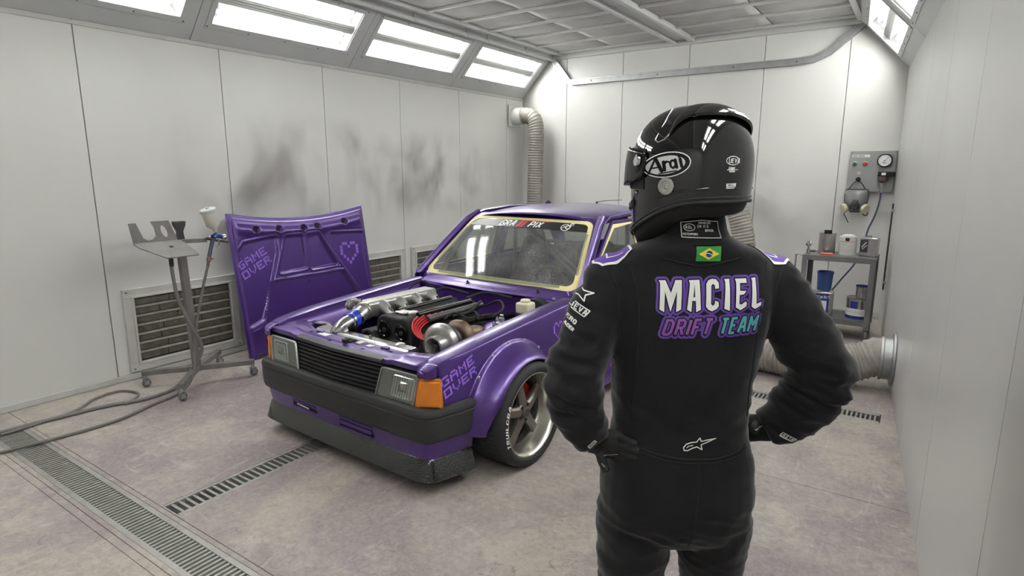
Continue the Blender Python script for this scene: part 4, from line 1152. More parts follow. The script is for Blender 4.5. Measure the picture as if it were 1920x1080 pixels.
        pil([(0.755, 1.435, 0.81), (0.745, 1.50, 0.86), (0.69, 1.71, 1.05), (0.628, 1.93, 1.235), (0.60, 2.03, 1.297)], 0.033, 0.020, 'screen_pillar')
        pil([(0.60, 1.99, 1.285), (0.625, 2.12, 1.303), (0.635, 2.5, 1.318), (0.625, 2.9, 1.312), (0.60, 3.1, 1.29)], 0.020, 0.020, 'roof_rail')
        pil([(0.765, 2.47, 0.85), (0.70, 2.49, 1.08), (0.635, 2.50, 1.31)], 0.035, 0.014, 'centre_pillar')
        pil([(0.60, 3.05, 1.30), (0.66, 3.32, 1.10), (0.73, 3.58, 0.86)], 0.075, 0.016, 'rear_pillar')
        # door window with tape and drip rail
        wn = [(0.758, 1.545, 0.868), (0.762, 2.40, 0.878), (0.655, 2.43, 1.262), (0.655, 2.075, 1.258)]
        Q = [V(s * x, y, z) for x, y, z in wn]
        gl = B(MB().add(Q, [(0, 1, 2, 3) if s > 0 else (3, 2, 1, 0)]), 'side_window', M['side_glass'], smooth=False)
        cen = sum(Q, Vector()) / 4
        tp = MB()
        for a, b in zip(Q, Q[1:] + Q[:1]):
            out = V(s * 0.006, 0, 0.001)
            ia, ib = a + (cen - a).normalized() * 0.034, b + (cen - b).normalized() * 0.034
            vs = [a + out, b + out, ib + out, ia + out, a - out * .2, b - out * .2, ib - out * .2, ia - out * .2]
            tp.add(vs, [(0, 1, 2, 3), (7, 6, 5, 4), (0, 4, 5, 1), (2, 6, 7, 3)])
        B(tp, 'window_tape', M['tape'], gl, smooth=False, fix=True)
        fr = MB()
        for a, b in zip(Q, Q[1:] + Q[:1]): fr.bar(a + V(s * 0.0, 0, 0) + (a - cen).normalized() * 0.01, b + (b - cen).normalized() * 0.01, 0.022, 0.024)
        B(fr, 'window_frame', pu, gl, bevel=0.003)
        B(MB().tube([V(s * x, y, z) for x, y, z in ((0.785, 1.44, 0.845), (0.72, 1.70, 1.07), (0.662, 1.93, 1.262), (0.645, 2.05, 1.31), (0.652, 2.5, 1.332), (0.635, 3.05, 1.318))], 0.007, 6), 'drip_rail', pu)
        qn = [(0.765, 2.55, 0.885), (0.745, 3.30, 0.89), (0.665, 3.02, 1.235), (0.655, 2.55, 1.255)]
        Q = [V(s * x, y, z) for x, y, z in qn]
        gl = B(MB().add(Q, [(0, 1, 2, 3) if s > 0 else (3, 2, 1, 0)]), 'quarter_window', M['side_glass'], smooth=False)
        fr = MB()
        for a, b in zip(Q, Q[1:] + Q[:1]): fr.bar(a, b, 0.03, 0.03)
        B(fr, 'window_frame', pu, gl, bevel=0.004)
    # rear screen, boot, tail
    Gd = [[V(lerp(-1, 1, i / 12) * lerp(0.66, 0.55, j / 6), lerp(3.60, 3.12, j / 6), lerp(0.87, 1.27, j / 6)) for j in range(7)] for i in range(13)]
    B(MB().grid(Gd, True), 'rear_screen', M['side_glass'], ang=80)
    Gd = [[V(lerp(-1, 1, i / 12) * 0.70, lerp(3.56, 3.93, j / 6), 0.868 - 0.02 * (j / 6) ** 2 + 0.012 * (1 - (i / 6 - 1) ** 2)) for j in range(7)] for i in range(13)]
    B(MB().grid(Gd, True), 'boot_lid', pu, solid=0.004)
    m = MB(); m.box(-0.74, 0.74, 3.90, 3.94, 0.30, 0.85); B(m, 'tail_panel', pu, bevel=0.02)
    m = MB(); m.box(-0.79, 0.79, 3.90, 4.02, 0.30, 0.46); B(m, 'rear_bumper', M['black_trim'], bevel=0.03, seg=3)
    # floor pan, dash, cage, seat, wheel
    B(MB().box(-0.74, 0.74, 1.37, 3.9, 0.14, 0.19), 'floor_pan', M['interior'], smooth=False)
    m = MB(); m.loft([[V(-0.68, y, z) for y, z in dp] if q == 0 else [V(0.68, y, z) for y, z in dp] for q in (0, 1) for dp in [[(1.39, 0.50), (1.70, 0.50), (1.76, 0.58), (1.75, 0.74), (1.68, 0.80), (1.47, 0.815), (1.39, 0.80)]]])
    B(m, 'dashboard', M['interior'], bevel=0.012)
    m = MB()
    for s in (1, -1):
        m.tube(smooth_path([V(s * 0.64, 1.52, 0.35), V(s * 0.63, 1.60, 0.85), V(s * 0.57, 2.02, 1.235), V(s * 0.56, 2.5, 1.265)], 6), 0.019, 10)
        m.tube([V(s * 0.60, 2.52, 0.2), V(s * 0.565, 2.52, 1.26)], 0.019, 10)
        m.tube([V(s * 0.55, 2.52, 1.25), V(s * 0.45, 3.45, 0.62)], 0.018, 10)
        m.tube([V(s * 0.60, 2.50, 0.55), V(s * 0.62, 1.60, 0.42)], 0.018, 10)
    m.tube([V(-0.56, 2.52, 1.26), V(0.56, 2.52, 1.26)], 0.019, 10); m.tube([V(-0.56, 2.05, 1.24), V(0.56, 2.05, 1.24)], 0.019, 10)
    m.tube([V(-0.56, 2.52, 1.24), V(0.58, 2.52, 0.35)], 0.018, 10); m.tube([V(0.5, 2.9, 0.98), V(-0.5, 2.9, 0.98)], 0.016, 8)
    B(m, 'roll_cage', M['interior'], ang=50)
    m = MB(); stq = V(0.34, 1.80, 0.80)
    ax = V(0, 0.85, 0.45).normalized(); a = V(1, 0, 0); b = ax.cross(a)
    m.tube([stq + (a * math.cos(t) + b * math.sin(t)) * 0.165 for t in [2 * PI * k / 28 for k in range(28)]], 0.014, 8, closed=True)
    for t in (0.2, PI - 0.2, -PI / 2): m.bar(stq, stq + (a * math.cos(t) + b * math.sin(t)) * 0.16, 0.03, 0.006, ax)
    m.tube([stq, stq - ax * 0.14], 0.025, 10); B(m, 'steering_wheel', M['black_matt'])
    for sx_ in (0.34, -0.34):
        m = MB(); rr = []
        for (y, z, w, d) in ((1.95, 0.36, 0.20, 0.05), (2.30, 0.34, 0.22, 0.06), (2.40, 0.42, 0.23, 0.06), (2.46, 0.70, 0.24, 0.05), (2.50, 0.88, 0.16, 0.045), (2.52, 1.02, 0.13, 0.04), (2.53, 1.10, 0.11, 0.03)):
            rr.append([V(sx_ + w * cx_, y + d * cy_, z - 0.02 * abs(cx_)) for cx_, cy_ in ((-1, -1.4), (-0.8, 0.2), (0, 0), (0.8, 0.2), (1, -1.4), (1, 1), (0, 1.2), (-1, 1))])
        B(m.loft(rr), 'bucket_seat', M['steel_dark'], ang=50, sub=1)
    # ---- wheels -----------------------------------------------------------
    def wheel(s, cy, letters):
        """axle along x; built for the near side (s=1) with its face at +x"""
        xo, xi = 0.945, 0.685
        ax = (1, 0, 0)
        def L(prof, nm, mt, par, n=48, ang=40):
            m = MB().lathe([(r, x) for r, x in prof], (0, 0, 0), ax, n, cap=False)
            if s < 0: m = m.mirror()
            m.v = [(x, y + cy, z + WZ) for x, y, z in m.v]
            return B(m, nm, mt, par, ang=ang)
        rim = L([(0.236, xi + 0.02), (0.225, xi + 0.03), (0.215, xi + 0.06), (0.205, xi + 0.10), (0.205, xo - 0.115), (0.214, xo - 0.085), (0.226, xo - 0.028), (0.232, xo - 0.014), (0.243, xo - 0.010), (0.246, xo - 0.003), (0.244, xo), (0.238, xo + 0.001), (0.231, xo - 0.006), (0.221, xo - 0.03), (0.208, xo - 0.083), (0.200, xo - 0.10), (0.196, xo - 0.11), (0.196, xi + 0.06)], 'wheel', M['rim_lip'], car)
        tyre = L([(0.236, xi + 0.012), (0.255, xi - 0.002), (0.278, xi - 0.006), (0.293, xi + 0.006), (0.299, xi + 0.022), (WR - 0.003, xi + 0.05), (WR - 0.003, xo - 0.052), (0.299, xo - 0.024), (0.293, xo - 0.006), (0.282, xo + 0.006), (0.270, xo + 0.009), (0.2695, xo + 0.0075), (0.258, xo + 0.0075), (0.2575, xo + 0.009), (0.250, xo + 0.005), (0.240, xo - 0.006)], 'tyre', M['rubber'], rim, 72)
        # tread: circumferential grooves and slanted cuts as raised blocks
        m = MB()
        for k in range(60):
            for (x0, x1, sk_) in ((xi + 0.052, xi + 0.088, 0.03), (xi + 0.094, xi + 0.146, -0.02), (xi + 0.152, xo - 0.054, 0.03)):
                a0, a1 = 2 * PI * k / 60, 2 * PI * (k + 0.86) / 60
                vs = []
                for r in (WR - 0.004, WR):
                    for (x, da) in ((x0, 0), (x1, sk_)):
                        for a in (a0 + da, a1 + da): vs.append((x, r * math.cos(a), r * math.sin(a)))
                m.add(vs, [(4, 5, 7, 6), (0, 4, 6, 2), (1, 3, 7, 5), (0, 1, 5, 4), (2, 6, 7, 3)])
        if s < 0: m = m.mirror()
        m.v = [(x, y + cy, z + WZ - 0.0) for x, y, z in m.v]
        o = B(m, 'tread', M['rubber'], rim, smooth=False); o['kind'] = 'stuff'
        # five spokes
        hubx = xo - 0.075
        for k in range(5):
            a = 2 * PI * k / 5 + PI / 2 + 0.12; rr = []
            for (r, w, dx, th) in ((0.035, 0.036, 0.012, 0.03), (0.075, 0.030, 0.010, 0.03), (0.13, 0.027, 0.0, 0.03), (0.175, 0.030, -0.006, 0.03), (0.207, 0.040, -0.012, 0.03)):
                c_ = V(hubx + dx, r * math.cos(a), r * math.sin(a)); t_ = V(0, -math.sin(a), math.cos(a))
                rr.append([c_ + t_ * w + V(-th, 0, 0), c_ + t_ * w + V(-0.010, 0, 0), c_ + t_ * w * 0.62 + V(0.003, 0, 0), c_ - t_ * w * 0.62 + V(0.003, 0, 0), c_ - t_ * w + V(-0.010, 0, 0), c_ - t_ * w + V(-th, 0, 0)])
            m = MB().loft(rr)
            if s < 0: m = m.mirror()
            m.v = [(x, y + cy, z + WZ) for x, y, z in m.v]; B(m, 'spoke', M['wheel'], rim, ang=30)
        L([(0.062, hubx - 0.03), (0.062, hubx + 0.006), (0.056, hubx + 0.013), (0.034, hubx + 0.013), (0.032, hubx + 0.022), (0.026, hubx + 0.026), (0.0, hubx + 0.027)], 'hub', M['wheel'], rim, 32, 30)
        L([(0.025, hubx + 0.0262), (0.024, hubx + 0.0285), (0.0, hubx + 0.029)], 'centre_cap', M['steel_dark'], rim, 24)
        for k in range(5):
            a = 2 * PI * (k + 0.5) / 5 + PI / 2 + 0.12
            m = MB().lathe([(0.010, 0), (0.010, 0.012), (0.006, 0.014), (0.0, 0.014)], (hubx + 0.006, 0.047 * math.cos(a), 0.047 * math.sin(a)), ax, 6)
            if s < 0: m = m.mirror()
            m.v = [(x, y + cy, z + WZ) for x, y, z in m.v]; B(m, 'wheel_nut', M['black_matt'], rim)
        L([(0.155, xi + 0.09), (0.155, xi + 0.10), (0.05, xi + 0.10), (0.05, xi + 0.09)], 'brake_disc', M['steel_dark'], rim, 36)
        m = MB(); rr = []
        for k in range(9):
            a = math.radians(lerp(5, 60, k / 8)); c_, d_ = math.cos(a), math.sin(a)
            rr.append([V(x, r * c_, r * d_) for x, r in ((xi + 0.075, 0.165), (xi + 0.13, 0.165), (xi + 0.13, 0.115), (xi + 0.075, 0.115))])
        m.loft(rr)
        if s < 0: m = m.mirror()
        m.v = [(x, y + cy, z + WZ) for x, y, z in m.v]; B(m, 'brake_caliper', M['caliper'], rim)
        L([(0.06, xi - 0.05), (0.06, hubx - 0.025)], 'axle_hub', M['black_matt'], rim, 16)
        if letters:
            f = Flat(); f.text('TRUILCBA', 0, -0.5, 1.0, 0.2, 0.42, 0.25)
            tot = text_strokes('TRUILCBA', 0.42)[1]
            def wrap(x, y):
                a = math.radians(205) - (x / tot) * math.radians(52); r = 0.2655 + y * 0.020
                return V(xo + 0.0105, cy + r * math.cos(a), WZ + r * math.sin(a))
            decal('tyre_lettering', f, M['white_print'], rim, wrap, 0.4)
            f = Flat(); f.text('TRUILCBA', 0, -0.5, 1.0, 0.2, 0.42, 0.25)
            decal('tyre_lettering', f, M['white_print'], rim, lambda x, y: V(xo + 0.0105, cy + (0.2655 + y * 0.02) * math.cos(math.radians(25) - (x / tot) * math.radians(52)), WZ + (0.2655 + y * 0.02) * math.sin(math.radians(25) - (x / tot) * math.radians(52))), 0.4)
    wheel(1, WC, True); wheel(-1, WC, False); wheel(1, RWC, False); wheel(-1, RWC, False)
    # inner arch liners
    for cy in (WC, RWC):
        m = MB(); P = [[V(x, cy + 0.348 * math.cos(a), WZ + 0.348 * math.sin(a)) for x in (0.775, 0.52)] for a in [PI * k / 20 for k in range(21)]]
        m.grid(P)
        for mm in (m, m.mirror()): B(mm, 'arch_liner', M['black_matt'], ang=60)
    # ---- body graphics --------------------------------------------------------
    ang = 0.40
    def smap(x, y):                                   # place on the near front wing; x runs backwards along the car
        yy, zz = 0.098 + x * math.cos(ang) - y * math.sin(ang) * 0.55, 0.612 + x * math.sin(ang) * 0.95 + y * math.cos(ang)
        return V(side_x(yy, zz) + 0.0022, yy, zz)
    decal('pixel_lettering', pixel_text(['GAME', 'OVER'], 0.0102), M['sticker_purple'], car, smap, 0.03)
    decal('pixel_heart', pixel_heart(0.017), M['sticker_purple'], car, lambda x, y: V(side_x(1.08 + x, 0.70 + y) + 0.0022, 1.08 + x, 0.70 + y), 0.05)
    f = Flat()
    for k in range(7): f.poly([(k * 0.085, 0.0), (k * 0.085 + 0.035, 0.0), (k * 0.085 + 0.115, 0.20 - 0.02 * (k % 2)), (k * 0.085 + 0.085, 0.20 - 0.02 * (k % 2))])
    decal('side_stripes', f, mat('pink_violet_vinyl', (150, 84, 170), 0.4, 0.2), car, lambda x, y: V(side_x(1.45 + x, 0.22 + y) + 0.003, 1.45 + x, 0.22 + y), 0.08)
    return car
CAR = car()

# ------------------------------------------------------------------ engine
def engine(car):
    def B(mb, name, mt, par, **k): return mb.build(name, mt, par, **k)
    eb = MB(); eb.box(-0.10, 0.17, 0.50, 1.12, 0.22, 0.66)
    e = B(eb, 'engine', M['steel_dark'], car, bevel=0.01)
    bg = M['black_gloss']
    # cam cover
    rr = []
    for (y, g) in ((0.52, 0.012), (0.53, 0.0), (1.09, 0.0), (1.10, 0.012)):
        rr.append([V(x, y, z) for x, z in ((-0.09 + g, 0.66), (-0.095 + g, 0.72), (-0.08 + g, 0.765 - g), (-0.03, 0.775 - g), (-0.015, 0.752 - g), (0.085, 0.752 - g), (0.10, 0.775 - g), (0.15 - g, 0.765 - g), (0.165 - g, 0.72), (0.16 - g, 0.66))])
    cc = B(MB().loft(rr), 'cam_cover', M['black_matt'], e, ang=35, bevel=0.004)
    for x in (-0.055, 0.125):
        B(MB().tube([V(x, 0.56, 0.776), V(x, 1.06, 0.776)], 0.017, 12), 'cam_rail', bg, e)
    B(MB().tube([V(0.185, 0.58, 0.752), V(0.185, 1.10, 0.752)], 0.022, 14), 'fuel_rail', M['steel_dark'], e)
    B(MB().box(0.0, 0.07, 0.60, 1.03, 0.752, 0.766), 'coil_cover', bg, e, bevel=0.005)
    for y in (0.56, 0.66, 0.78, 0.90, 1.02):
        for x in (-0.085, 0.155):
            B(MB().lathe([(0.008, 0), (0.008, 0.01), (0.0, 0.011)], (x, y, 0.745), (0, 0, 1), 6), 'cover_bolt', M['alu'], e)
    B(MB().lathe([(0.034, 0), (0.034, 0.02), (0.028, 0.026), (0.0, 0.027)], (0.075, 0.57, 0.764), (0, 0, 1), 20), 'oil_cap', M['alu'], e)
    B(MB().box(-0.055, 0.03, 0.53, 0.60, 0.764, 0.782), 'cover_plate', M['alu'], e, bevel=0.006)
    # timing cover: two-lobed housing at the front of the head
    out = []
    for k in range(13): a = PI - PI * k / 12 * 0.62; out.append((-0.045 + 0.075 * math.cos(a) , 0.70 + 0.075 * math.sin(a)))
    for k in range(13): a = PI * 0.62 - PI * k / 12 * 0.62; out.append((0.115 + 0.075 * math.cos(a), 0.70 + 0.075 * math.sin(a)))
    out += [(0.185, 0.62), (0.13, 0.50), (0.09, 0.44), (-0.02, 0.44), (-0.06, 0.50), (-0.115, 0.62)]
    tcv = B(MB().prism(out[::-1], (0, 0.525, 0), (1, 0, 0), (0, 0, 1), 0.09), 'timing_cover', M['black_matt'], e, bevel=0.012, seg=3)
    for cx in (-0.04, 0.11):
        B(MB().lathe([(0.055, 0), (0.055, 0.006), (0.045, 0.010), (0.04, 0.004), (0.0, 0.004)], (cx, 0.435, 0.69), (0, -1, 0), 26), 'pulley_boss', bg, e, ang=30)
        B(MB().lathe([(0.016, 0), (0.014, 0.008), (0.0, 0.009)], (cx, 0.431, 0.685), (0, -1, 0), 12), 'boss_cap', M['steel_dark'], e)
    B(MB().bar((-0.11, 0.432, 0.625), (0.18, 0.432, 0.625), 0.012, 0.014), 'cover_rib', bg, e, bevel=0.003)
    B(MB().lathe([(0.07, 0), (0.07, 0.01), (0.06, 0.013), (0.06, 0.03), (0.07, 0.033), (0.07, 0.045), (0.02, 0.047), (0.02, 0.055), (0, 0.055)], (0.03, 0.43, 0.46), (0, -1, 0), 28), 'crank_pulley', M['steel_dark'], e, ang=30)
    B(MB().lathe([(0.05, 0), (0.06, 0.02), (0.06, 0.07), (0.045, 0.09), (0.03, 0.092), (0.03, 0.11), (0.0, 0.11)], (-0.14, 0.47, 0.60), (0, -1, 0), 24), 'alternator', M['steel_dark'], e, ang=35)
    B(MB().sphere((-0.115, 0.36, 0.63), 0.022, 12), 'pulley_tensioner', M['chrome'], e)
    B(MB().tube(smooth_path([V(-0.22, 0.42, 0.63), V(-0.14, 0.385, 0.665), V(-0.08, 0.37, 0.62), V(-0.05, 0.37, 0.52)], 6), 0.012, 8), 'front_hose', M['black_matt'], e)
    # inlet plenum with trumpets, throttle and boost pipe
    rr = []
    for (y, g) in ((0.45, 0.012), (0.46, 0.0), (1.05, 0.0), (1.06, 0.012)):
        rr.append([V(-0.255 + x, y, 0.780 + z) for x, z in [(a * (1 - g * 8), b * (1 - g * 8)) for a, b in ((-0.062, -0.045), (0.05, -0.05), (0.066, -0.02), (0.066, 0.035), (0.052, 0.05), (-0.05, 0.05), (-0.066, 0.034), (-0.068, -0.02))]])
    pl = B(MB().loft(rr), 'inlet_plenum', M['alu'], e, ang=40, bevel=0.004)
    for k in range(4):
        y = 0.56 + 0.145 * k
        B(MB().tube(smooth_path([V(-0.205, y, 0.79), V(-0.165, y, 0.775), V(-0.12, y, 0.735), V(-0.085, y, 0.69)], 5), [0.045, 0.0445, 0.043, 0.041, 0.039, 0.037, 0.035, 0.033, 0.031, 0.03, 0.029, 0.028, 0.0275, 0.027, 0.027, 0.027], 18), 'inlet_runner', M['alu'], e, ang=60)
        B(MB().tube([V(-0.10, y, 0.73), V(-0.13, y, 0.79)], 0.010, 8), 'injector', bg, e)
    B(MB().lathe([(0.062, 0), (0.062, 0.012), (0.05, 0.014), (0.048, 0.07), (0.055, 0.075), (0.055, 0.085)], (-0.25, 0.455, 0.77), (0.25, -1, -0.32), 24), 'throttle_body', M['alu'], e, ang=40)
    th = MB(); th.box(-0.33, -0.30, 0.38, 0.44, 0.80, 0.85); th.tube([V(-0.32, 0.40, 0.84), V(-0.22, 0.41, 0.85)], 0.008, 8); th.lathe([(0.03, 0), (0.03, 0.012)], (-0.335, 0.41, 0.80), (-1, 0, 0), 16)
    B(th, 'throttle_linkage', M['chrome'], e)
    cp = [V(-0.265, 0.385, 0.782), V(-0.268, 0.335, 0.776)]
    B(MB().tube([V(-0.232, 0.385, 0.748), V(-0.226, 0.318, 0.728)], 0.054, 26), 'silicone_coupler', M['blue_silicone'], e, ang=40)
    for q in (0.12, 0.88):
        p = V(-0.232, 0.385, 0.748).lerp(V(-0.226, 0.318, 0.728), q)
        B(MB().tube([p + V(0, 0.007, 0), p - V(0, 0.007, 0)], 0.057, 26), 'hose_clamp', M['chrome'], e, ang=40)
    B(MB().tube(smooth_path([V(-0.226, 0.325, 0.730), V(-0.228, 0.275, 0.712), V(-0.245, 0.245, 0.672), V(-0.268, 0.236, 0.61), V(-0.28, 0.235, 0.50)], 8), 0.050, 24), 'boost_pipe', M['chrome'], e, ang=50)
    B(MB().tube(smooth_path([V(-0.62, 0.33, 0.65), V(-0.50, 0.34, 0.66), V(-0.40, 0.30, 0.655), V(-0.30, 0.28, 0.64)], 6), 0.026, 16), 'water_pipe', M['chrome'], e, ang=50)
    # turbocharger on the near side
    tb = MB(); c = V(0.385, 0.50, 0.648); ax = V(0.06, -1.0, 0.02).normalized(); u = V(1, 0.06, 0).normalized(); v = ax.cross(u)
    rr = []
    for k in range(37):                               # volute, growing round the wheel
        a = 2 * PI * k / 36 - 0.6; rad = lerp(0.026, 0.052, k / 36); R0 = 0.070 + rad * 0.65
        cc_ = c + (u * math.cos(a) + v * math.sin(a)) * R0
        d_ = (u * math.cos(a) + v * math.sin(a))
        rr.append([cc_ + (d_ * math.cos(t) + ax * math.sin(t)) * rad for t in [2 * PI * q / 14 for q in range(14)]])
    tb.loft(rr)
    turbo = B(tb, 'turbocharger', M['alu'], e, ang=60)
    B(MB().lathe([(0.10, -0.035), (0.085, -0.01), (0.075, 0.02), (0.064, 0.04), (0.062, 0.075), (0.066, 0.078), (0.066, 0.088), (0.056, 0.09), (0.05, 0.07), (0.040, 0.03), (0.0, 0.03)], c, ax, 32), 'compressor_inlet', M['alu'], e, ang=35)
    w = MB()
    for k in range(8):
        a = 2 * PI * k / 8
        w.bar(c + ax * 0.045 + (u * math.cos(a) + v * math.sin(a)) * 0.010, c + ax * 0.035 + (u * math.cos(a + .4) + v * math.sin(a + .4)) * 0.045, 0.003, 0.02, ax)
    w.lathe([(0.014, 0.03), (0.008, 0.055), (0.0, 0.06)], c, ax, 12)
    B(w, 'compressor_wheel', M['steel_dark'], e)
    B(MB().lathe([(0.108, -0.034), (0.112, -0.04), (0.112, -0.052), (0.10, -0.056), (0.05, -0.06), (0.05, -0.10)], c, ax, 32), 'turbo_core', M['steel_dark'], e, ang=35)
    rr = []
    c2 = c - ax * 0.165
    for k in range(31):
        a = 2 * PI * k / 30 + 2.2; rad = lerp(0.024, 0.044, k / 30); R0 = 0.052 + rad * 0.55; d_ = (u * math.cos(a) + v * math.sin(a))
        rr.append([c2 + d_ * R0 + (d_ * math.cos(t) + ax * math.sin(t)) * rad for t in [2 * PI * q / 12 for q in range(12)]])
    B(MB().loft(rr), 'turbine_housing', M['iron_brown'], e, ang=60)
    B(MB().lathe([(0.085, 0.03), (0.06, -0.02), (0.055, -0.06)], c2, ax, 24), 'turbine_outlet', M['iron_brown'], e, ang=40)
    B(MB().tube(smooth_path([c2 + V(0, 0.06, 0.01), c2 + V(0.02, 0.14, 0.005), c2 + V(0.03, 0.22, -0.06), c2 + V(0.0, 0.30, -0.2)], 7), 0.05, 20), 'downpipe', M['iron_brown'], e, ang=50)
    B(MB().tube(smooth_path([V(0.17, 0.72, 0.60), V(0.25, 0.70, 0.60), V(0.33, 0.71, 0.60)], 5), 0.04, 14), 'exhaust_manifold', M['iron_brown'], e)
    # red leads
    for k in range(5):
        q = k - 2
        B(MB().tube(smooth_path([V(0.150 + 0.006 * k, 0.53 + 0.05 * k, 0.772), V(0.185 + 0.004 * k, 0.46 + 0.012 * k, 0.758 - 0.010 * k), V(0.225 + 0.006 * k, 0.425 + 0.018 * k, 0.712 - 0.013 * k), V(0.275, 0.455 + 0.022 * k, 0.668 - 0.006 * k), V(0.315, 0.56 + 0.02 * k, 0.664), V(0.30, 0.64 + 0.02 * k, 0.69)], 7), 0.0055, 8), 'ignition_lead', M['red_lead'], e)
    # black plumbing and loom
    for pts, r in (([(0.17, 1.08, 0.76), (0.26, 1.0, 0.80), (0.30, 0.85, 0.77), (0.27, 0.72, 0.76)], 0.008), ([(0.2, 1.12, 0.74), (0.34, 1.1, 0.80), (0.45, 1.0, 0.78), (0.44, 0.9, 0.74)], 0.007),
                   ([(0.05, 1.10, 0.78), (0.10, 1.25, 0.80), (0.3, 1.3, 0.78)], 0.010), ([(-0.26, 1.06, 0.78), (-0.25, 1.2, 0.80), (-0.1, 1.3, 0.76)], 0.009), ([(0.29, 0.62, 0.76), (0.34, 0.66, 0.80), (0.40, 0.72, 0.76)], 0.007),
                   ([(-0.45, 0.95, 0.75), (-0.40, 1.1, 0.85), (-0.3, 1.15, 0.80)], 0.006), ([(0.2, 0.9, 0.72), (0.28, 0.92, 0.75), (0.36, 0.86, 0.72)], 0.009)):
        B(MB().tube(smooth_path([V(*p) for p in pts], 6), r, 8), 'engine_hose', M['black_matt'], e)
    for pts in ([(0.26, 0.75, 0.70), (0.36, 0.95, 0.72), (0.42, 1.15, 0.70)],):
        B(MB().tube(smooth_path([V(*p) for p in pts], 6), 0.02, 10), 'vacuum_pipe', bg, e)
    B(MB().tube(smooth_path([V(0.19, 0.44, 0.57), V(0.21, 0.35, 0.60), V(0.245, 0.30, 0.615), V(0.27, 0.34, 0.60), V(0.23, 0.27, 0.56), V(0.12, 0.26, 0.55)], 6), 0.033, 16), 'radiator_hose', M['steel_dark'], e, ang=60)
    # clutter under the turbo and behind the radiator
    for (x0, x1, y0, y1, z0, z1) in ((0.20, 0.34, 0.40, 0.56, 0.40, 0.56), (-0.30, -0.14, 0.50, 0.66, 0.50, 0.62), (0.22, 0.36, 0.80, 1.05, 0.5, 0.66), (-0.42, -0.30, 0.55, 0.85, 0.40, 0.60), (-0.55, -0.42, 0.36, 0.52, 0.45, 0.62)):
        B(MB().box(x0, x1, y0, y1, z0, z1), 'ancillary', M['black_matt'], e, bevel=0.015)
    # radiator with polished top tank
    rd = MB(); rd.box(-0.40, 0.38, 0.215, 0.275, 0.25, 0.645)
    ra = B(rd, 'radiator', M['steel_dark'], car, bevel=0.004)
    rr = [[V(x, y, z) for y, z in ((0.205, 0.640), (0.285, 0.640), (0.288, 0.672), (0.275, 0.688), (0.215, 0.688), (0.202, 0.672))] for x in (-0.42, -0.2, 0.1, 0.40)]
    B(MB().loft(rr), 'top_tank', M['chrome'], ra, bevel=0.004)
    B(MB().lathe([(0.028, 0), (0.03, 0.008), (0.022, 0.014), (0.0, 0.015)], (0.30, 0.245, 0.687), (0, 0, 1), 18), 'radiator_cap', M['alu'], ra)
    B(MB().tube([V(0.05, 0.245, 0.687), V(0.05, 0.245, 0.705)], 0.008, 8), 'bleed_fitting', M['chrome'], ra)
    # brake master cylinder and cream reservoir
    br = MB().tube([V(0.50, 1.36, 0.70), V(0.50, 1.28, 0.70)], [0.10, 0.095], 24)
    b_ = B(br, 'brake_servo', M['black_matt'], car, ang=40)
    B(MB().tube([V(0.50, 1.28, 0.70), V(0.50, 1.10, 0.70)], 0.022, 14), 'master_cylinder', M['alu'], b_)
    B(MB().box(0.455, 0.555, 1.12, 1.22, 0.725, 0.80), 'fluid_reservoir', M['reservoir'], b_, bevel=0.014, seg=3)
    B(MB().lathe([(0.032, 0), (0.034, 0.012), (0.028, 0.018), (0, 0.019)], (0.505, 1.17, 0.80), (0, 0, 1), 18), 'reservoir_cap', M['reservoir'], b_)
engine(CAR)

# ================================================================== THE PERSON (local: x right, y the way he faces, z up)
def realise(mb, voxel, smooth_it=6, subdiv=0):
    """unite overlapping closed tubes into one continuous surface"""
    me = mb.mesh('tmp', M['suit'], False)
    bm = bmesh.new(); bm.from_mesh(me); bmesh.ops.recalc_face_normals(bm, faces=bm.faces); bm.to_mesh(me); bm.free()
    o = bpy.data.objects.new('tmp', me); C.objects.link(o)
    r = o.modifiers.new('r', 'REMESH'); r.mode = 'VOXEL'; r.voxel_size = voxel; r.use_smooth_shade = True
    sm = o.modifiers.new('s', 'SMOOTH'); sm.factor = 0.5; sm.iterations = smooth_it
    dg = bpy.context.evaluated_depsgraph_get()
    out = bpy.data.meshes.new_from_object(o.evaluated_get(dg))
    bpy.data.objects.remove(o); bpy.data.meshes.remove(me)
    return out
def bvh_of(me):
    return BVHTree.FromPolygons([v.co.copy() for v in me.vertices], [tuple(p.vertices) for p in me.polygons])
def selip(cu, cv, z, a, b, n=28, e=2.5):
    out = []
    for k in range(n):
        t = 2 * PI * k / n; c_, s_ = math.cos(t), math.sin(t)
        out.append(V(cu + a * math.copysign(abs(c_) ** (2 / e), c_), cv + b * math.copysign(abs(s_) ** (2 / e), s_), z))
    return out
def resample(pts, rs, k=6):
    P = smooth_path(pts, k); n = len(pts) - 1
    return P, [interp(i / k, [(j, r) for j, r in enumerate(rs)]) for i in range(len(P))]

